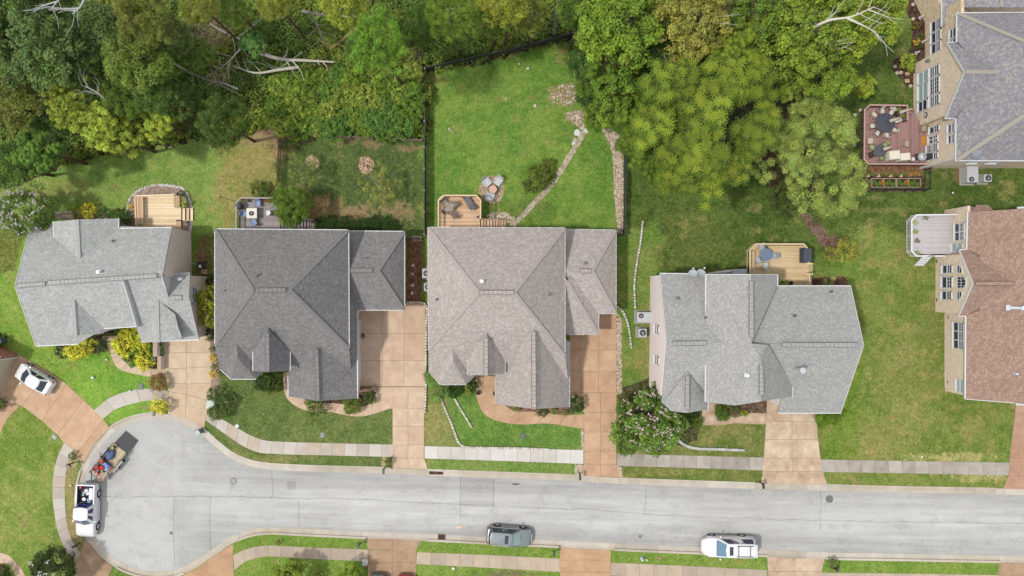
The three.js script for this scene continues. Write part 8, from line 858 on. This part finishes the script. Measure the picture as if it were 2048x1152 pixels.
// open utility trailer behind it, ramp lowered
{ const c = at(216.5, 925, .5), dir = V(-.63, 0, .78).normalize(), t = thing('utility_trailer', 'open utility trailer with lowered mesh ramp behind the pickup', 'trailer', V(c.x, ROADY, c.z), Math.atan2(-dir.z, dir.x)), fl = .52, L = 3.6, W = 1.62, fm = M(60, 60, 64, .6), n = 7; for (let k = 0; k < n; k++) mesh('floor_plank', box(L, .04, W / n - .012, 0, fl, -W / 2 + W / n * (k + .5)), pick([M(206, 188, 158, .9), M(196, 178, 148, .9), M(214, 196, 168, .9)]), t);
  for (const sd of [1, -1]) { mesh('side_rail', [beam(V(-L / 2, fl + .36, sd * W / 2), V(L / 2, fl + .36, sd * W / 2), .05, .05), beam(V(-L / 2, fl - .06, sd * W / 2), V(L / 2, fl - .06, sd * W / 2), .06, .1), ...[-1, -.5, 0, .5, 1].map((k) => box(.05, .4, .05, k * L / 2, fl + .16, sd * W / 2))], fm, t); for (const x of [-.42, .36]) { const w = mesh('wheel', new THREE.CylinderGeometry(.3, .3, .2, 20).rotateX(R90).translate(x - .25, .3, sd * (W / 2 + .16)), tyreM, t); mesh('rim', new THREE.CylinderGeometry(.17, .17, .22, 14).rotateX(R90).translate(x - .25, .3, sd * (W / 2 + .16)), M(226, 226, 228, .4), w); } mesh('fender', rbox(1.5, .03, .26, -.28, .66, sd * (W / 2 + .15), .01), M(150, 140, 140, .5), t); }
  mesh('front_rail', beam(V(L / 2, fl + .36, -W / 2), V(L / 2, fl + .36, W / 2), .05, .05), fm, t); mesh('tongue', [beam(V(L / 2, fl - .06, W / 2), V(L / 2 + 1, fl - .04, 0), .07, .1), beam(V(L / 2, fl - .06, -W / 2), V(L / 2 + 1, fl - .04, 0), .07, .1)], fm, t); mesh('jack', cyl(.04, .04, .7, L / 2 + .7, .4, .12, 8), M(150, 150, 150, .4), t);
  const ra = V(-L / 2 - .02, fl - .02, 0), rb = V(-L / 2 - 1.42, .06, 0); mesh('ramp_frame', [beam(ra.clone().setZ(-W / 2 + .06), rb.clone().setZ(-W / 2 + .06), .05, .05), beam(ra.clone().setZ(W / 2 - .06), rb.clone().setZ(W / 2 - .06), .05, .05), beam(rb.clone().setZ(-W / 2), rb.clone().setZ(W / 2), .05, .06)], fm, t); for (let k = 1; k < 8; k++) mesh('ramp_bar', beam(ra.clone().lerp(rb, k / 8).setZ(-W / 2 + .06), ra.clone().lerp(rb, k / 8).setZ(W / 2 - .06), .035, .035), fm, t); mesh('ramp_mesh', beam(ra.clone().add(V(0, -.03, 0)), rb.clone().add(V(0, -.03, 0)), W - .14, .008), M(104, 104, 108, .8), t);
  t.updateMatrix(); const put = (name, label, cat, x, z, turn = 0) => thing(name, label, cat, V(x, fl + .02, z).applyMatrix4(t.matrix), t.rotation.y + turn, 'load on the trailer');
  const side = 1; // -z is the left-hand (kerb) side seen from above
  const bl = put('tarp_bundle', 'crumpled dark blue tarp bundle on the trailer', 'tarp', -.75, .34, .2); { const g = new THREE.SphereGeometry(.5, 22, 14), p = g.attributes.position; for (let i = 0; i < p.count; i++) { const x = p.getX(i), y = p.getY(i), z = p.getZ(i), k = .72 + .5 * fbm(x * 4 + 5, z * 4 + y * 3 + 5, 23, 3); p.setXYZ(i, x * k * 1.15, Math.max(-.1, y * k * .8), z * k * .95); } g.computeVertexNormals(); mesh('tarp', g.translate(0, .12, 0), M(82, 100, 146, .7), bl); mesh('rope', new THREE.TorusGeometry(.46, .015, 5, 24).rotateX(R90).translate(0, .2, 0), M(60, 66, 90), bl); }
  const ho = put('clippings_bin', 'olive round bin at the back corner of the trailer', 'bin', -1.52, .52); mesh('bin', new THREE.LatheGeometry([[.17, 0], [.21, .42], [.22, .44], [.19, .44], [.17, .06], [0, .05]].map((a) => new THREE.Vector2(...a)), 18), M(120, 122, 84, .8, { side: 2 }), ho); mesh('clippings', cyl(.18, .18, .02, 0, .36, 0, 16), M(176, 178, 110, 1), ho);
  const mow = (label, x, z, turn, c1) => { const m = put('lawn_mower', label, 'lawn mower', x, z, turn); mesh('deck_shell', [cyl(.3, .26, .14, 0, .18, 0, 18), box(.2, .1, .4, .1, .28, 0)], M(58, 54, 56, .5), m); mesh('engine_cowl', [new THREE.SphereGeometry(.19, 16, 10).scale(1, .7, 1).translate(-.02, .38, 0)], M(...c1, .4), m); mesh('air_filter', cyl(.05, .05, .06, .0, .53, 0, 10), M(50, 50, 52), m); m.scale.setScalar(1.25); for (const a of [-1, 1]) for (const b of [-1, 1]) mesh('wheel', new THREE.CylinderGeometry(.1, .1, .06, 14).rotateX(R90).translate(a * .25, .1, b * .27), tyreM, m); mesh('handlebar', [bar(V(-.2, .25, -.2), V(-.75, .75, -.2), .018), bar(V(-.2, .25, .2), V(-.75, .75, .2), .018), bar(V(-.75, .75, -.2), V(-.75, .75, .2), .018)], black, m); return m; };
  mow('orange topped lawn mower in the middle of the trailer', .15, .5, .3, [232, 112, 70]); mow('red topped lawn mower, left of the pair at the front', .92, .42, -.2, [220, 50, 34]); mow('red topped lawn mower, right of the pair at the front', .6, .05, -.2, [224, 52, 36]);
  const bb = put('storage_bin', 'bright blue plastic bin on the trailer', 'bin', .22, -.12, .1); mesh('bin', rbox(.42, .4, .6, 0, .2, 0, .05), M(44, 96, 190, .5), bb); mesh('lid', rbox(.46, .05, .64, 0, .42, 0, .03), M(60, 116, 210, .5), bb); const b2 = put('storage_bin', 'pale blue plastic crate beside the bright blue bin', 'crate', .5, -.3, .1); mesh('bin', rbox(.34, .3, .34, 0, .15, 0, .03), M(120, 150, 190, .5), b2); mesh('lid', rbox(.37, .03, .37, 0, .31, 0, .02), M(150, 176, 210, .5), b2); const og = put('leaf_blower', 'orange and black blower on the trailer', 'blower', .2, -.5, .4); mesh('housing', rbox(.34, .26, .26, 0, .15, 0, .09), M(236, 104, 84, .5), og); mesh('tube', limb([V(.1, .2, .1), V(.4, .2, .2), V(.7, .12, .1)], .05, .04, 8), black, og); const tr = put('string_trimmer', 'bundle of trimmers along the side of the trailer', 'trimmer', .9, -.6, .05); for (let k = 0; k < 3; k++) mesh('shaft', bar(V(-.8, .3 + k * .05, k * .07), V(.7, .34 + k * .05, k * .06), .018), pick([M(190, 190, 190, .4), M(60, 60, 60)]), tr); mesh('motor', [rbox(.2, .16, .16, .75, .38, .05, .05), rbox(.18, .14, .14, .7, .5, .12, .05)], M(226, 90, 70, .5), tr); const gc = put('fuel_can', 'red fuel can at the front left of the trailer', 'fuel can', 1.5, .1, .2); mesh('can', rbox(.3, .3, .22, 0, .15, 0, .05), M(224, 92, 92, .5), gc); mesh('spout', cyl(.03, .02, .12, .08, .34, 0, 8), black, gc); const gd = put('fuel_can', 'white and red can at the front corner of the trailer', 'fuel can', 1.55, .5, -.3); mesh('can', rbox(.26, .26, .2, 0, .13, 0, .05), M(226, 200, 196, .5), gd); mesh('cap', cyl(.05, .05, .06, 0, .28, 0, 8), M(200, 50, 40), gd); const ge = put('backpack_sprayer', 'orange sprayer at the outer front corner of the trailer', 'sprayer', 1.45, .72, 0); mesh('tank', rbox(.24, .4, .2, 0, .2, 0, .06), M(224, 130, 90, .6), ge); mesh('cap', cyl(.06, .06, .05, 0, .42, 0, 10), black, ge);
}
renderer.render(scene, camera);
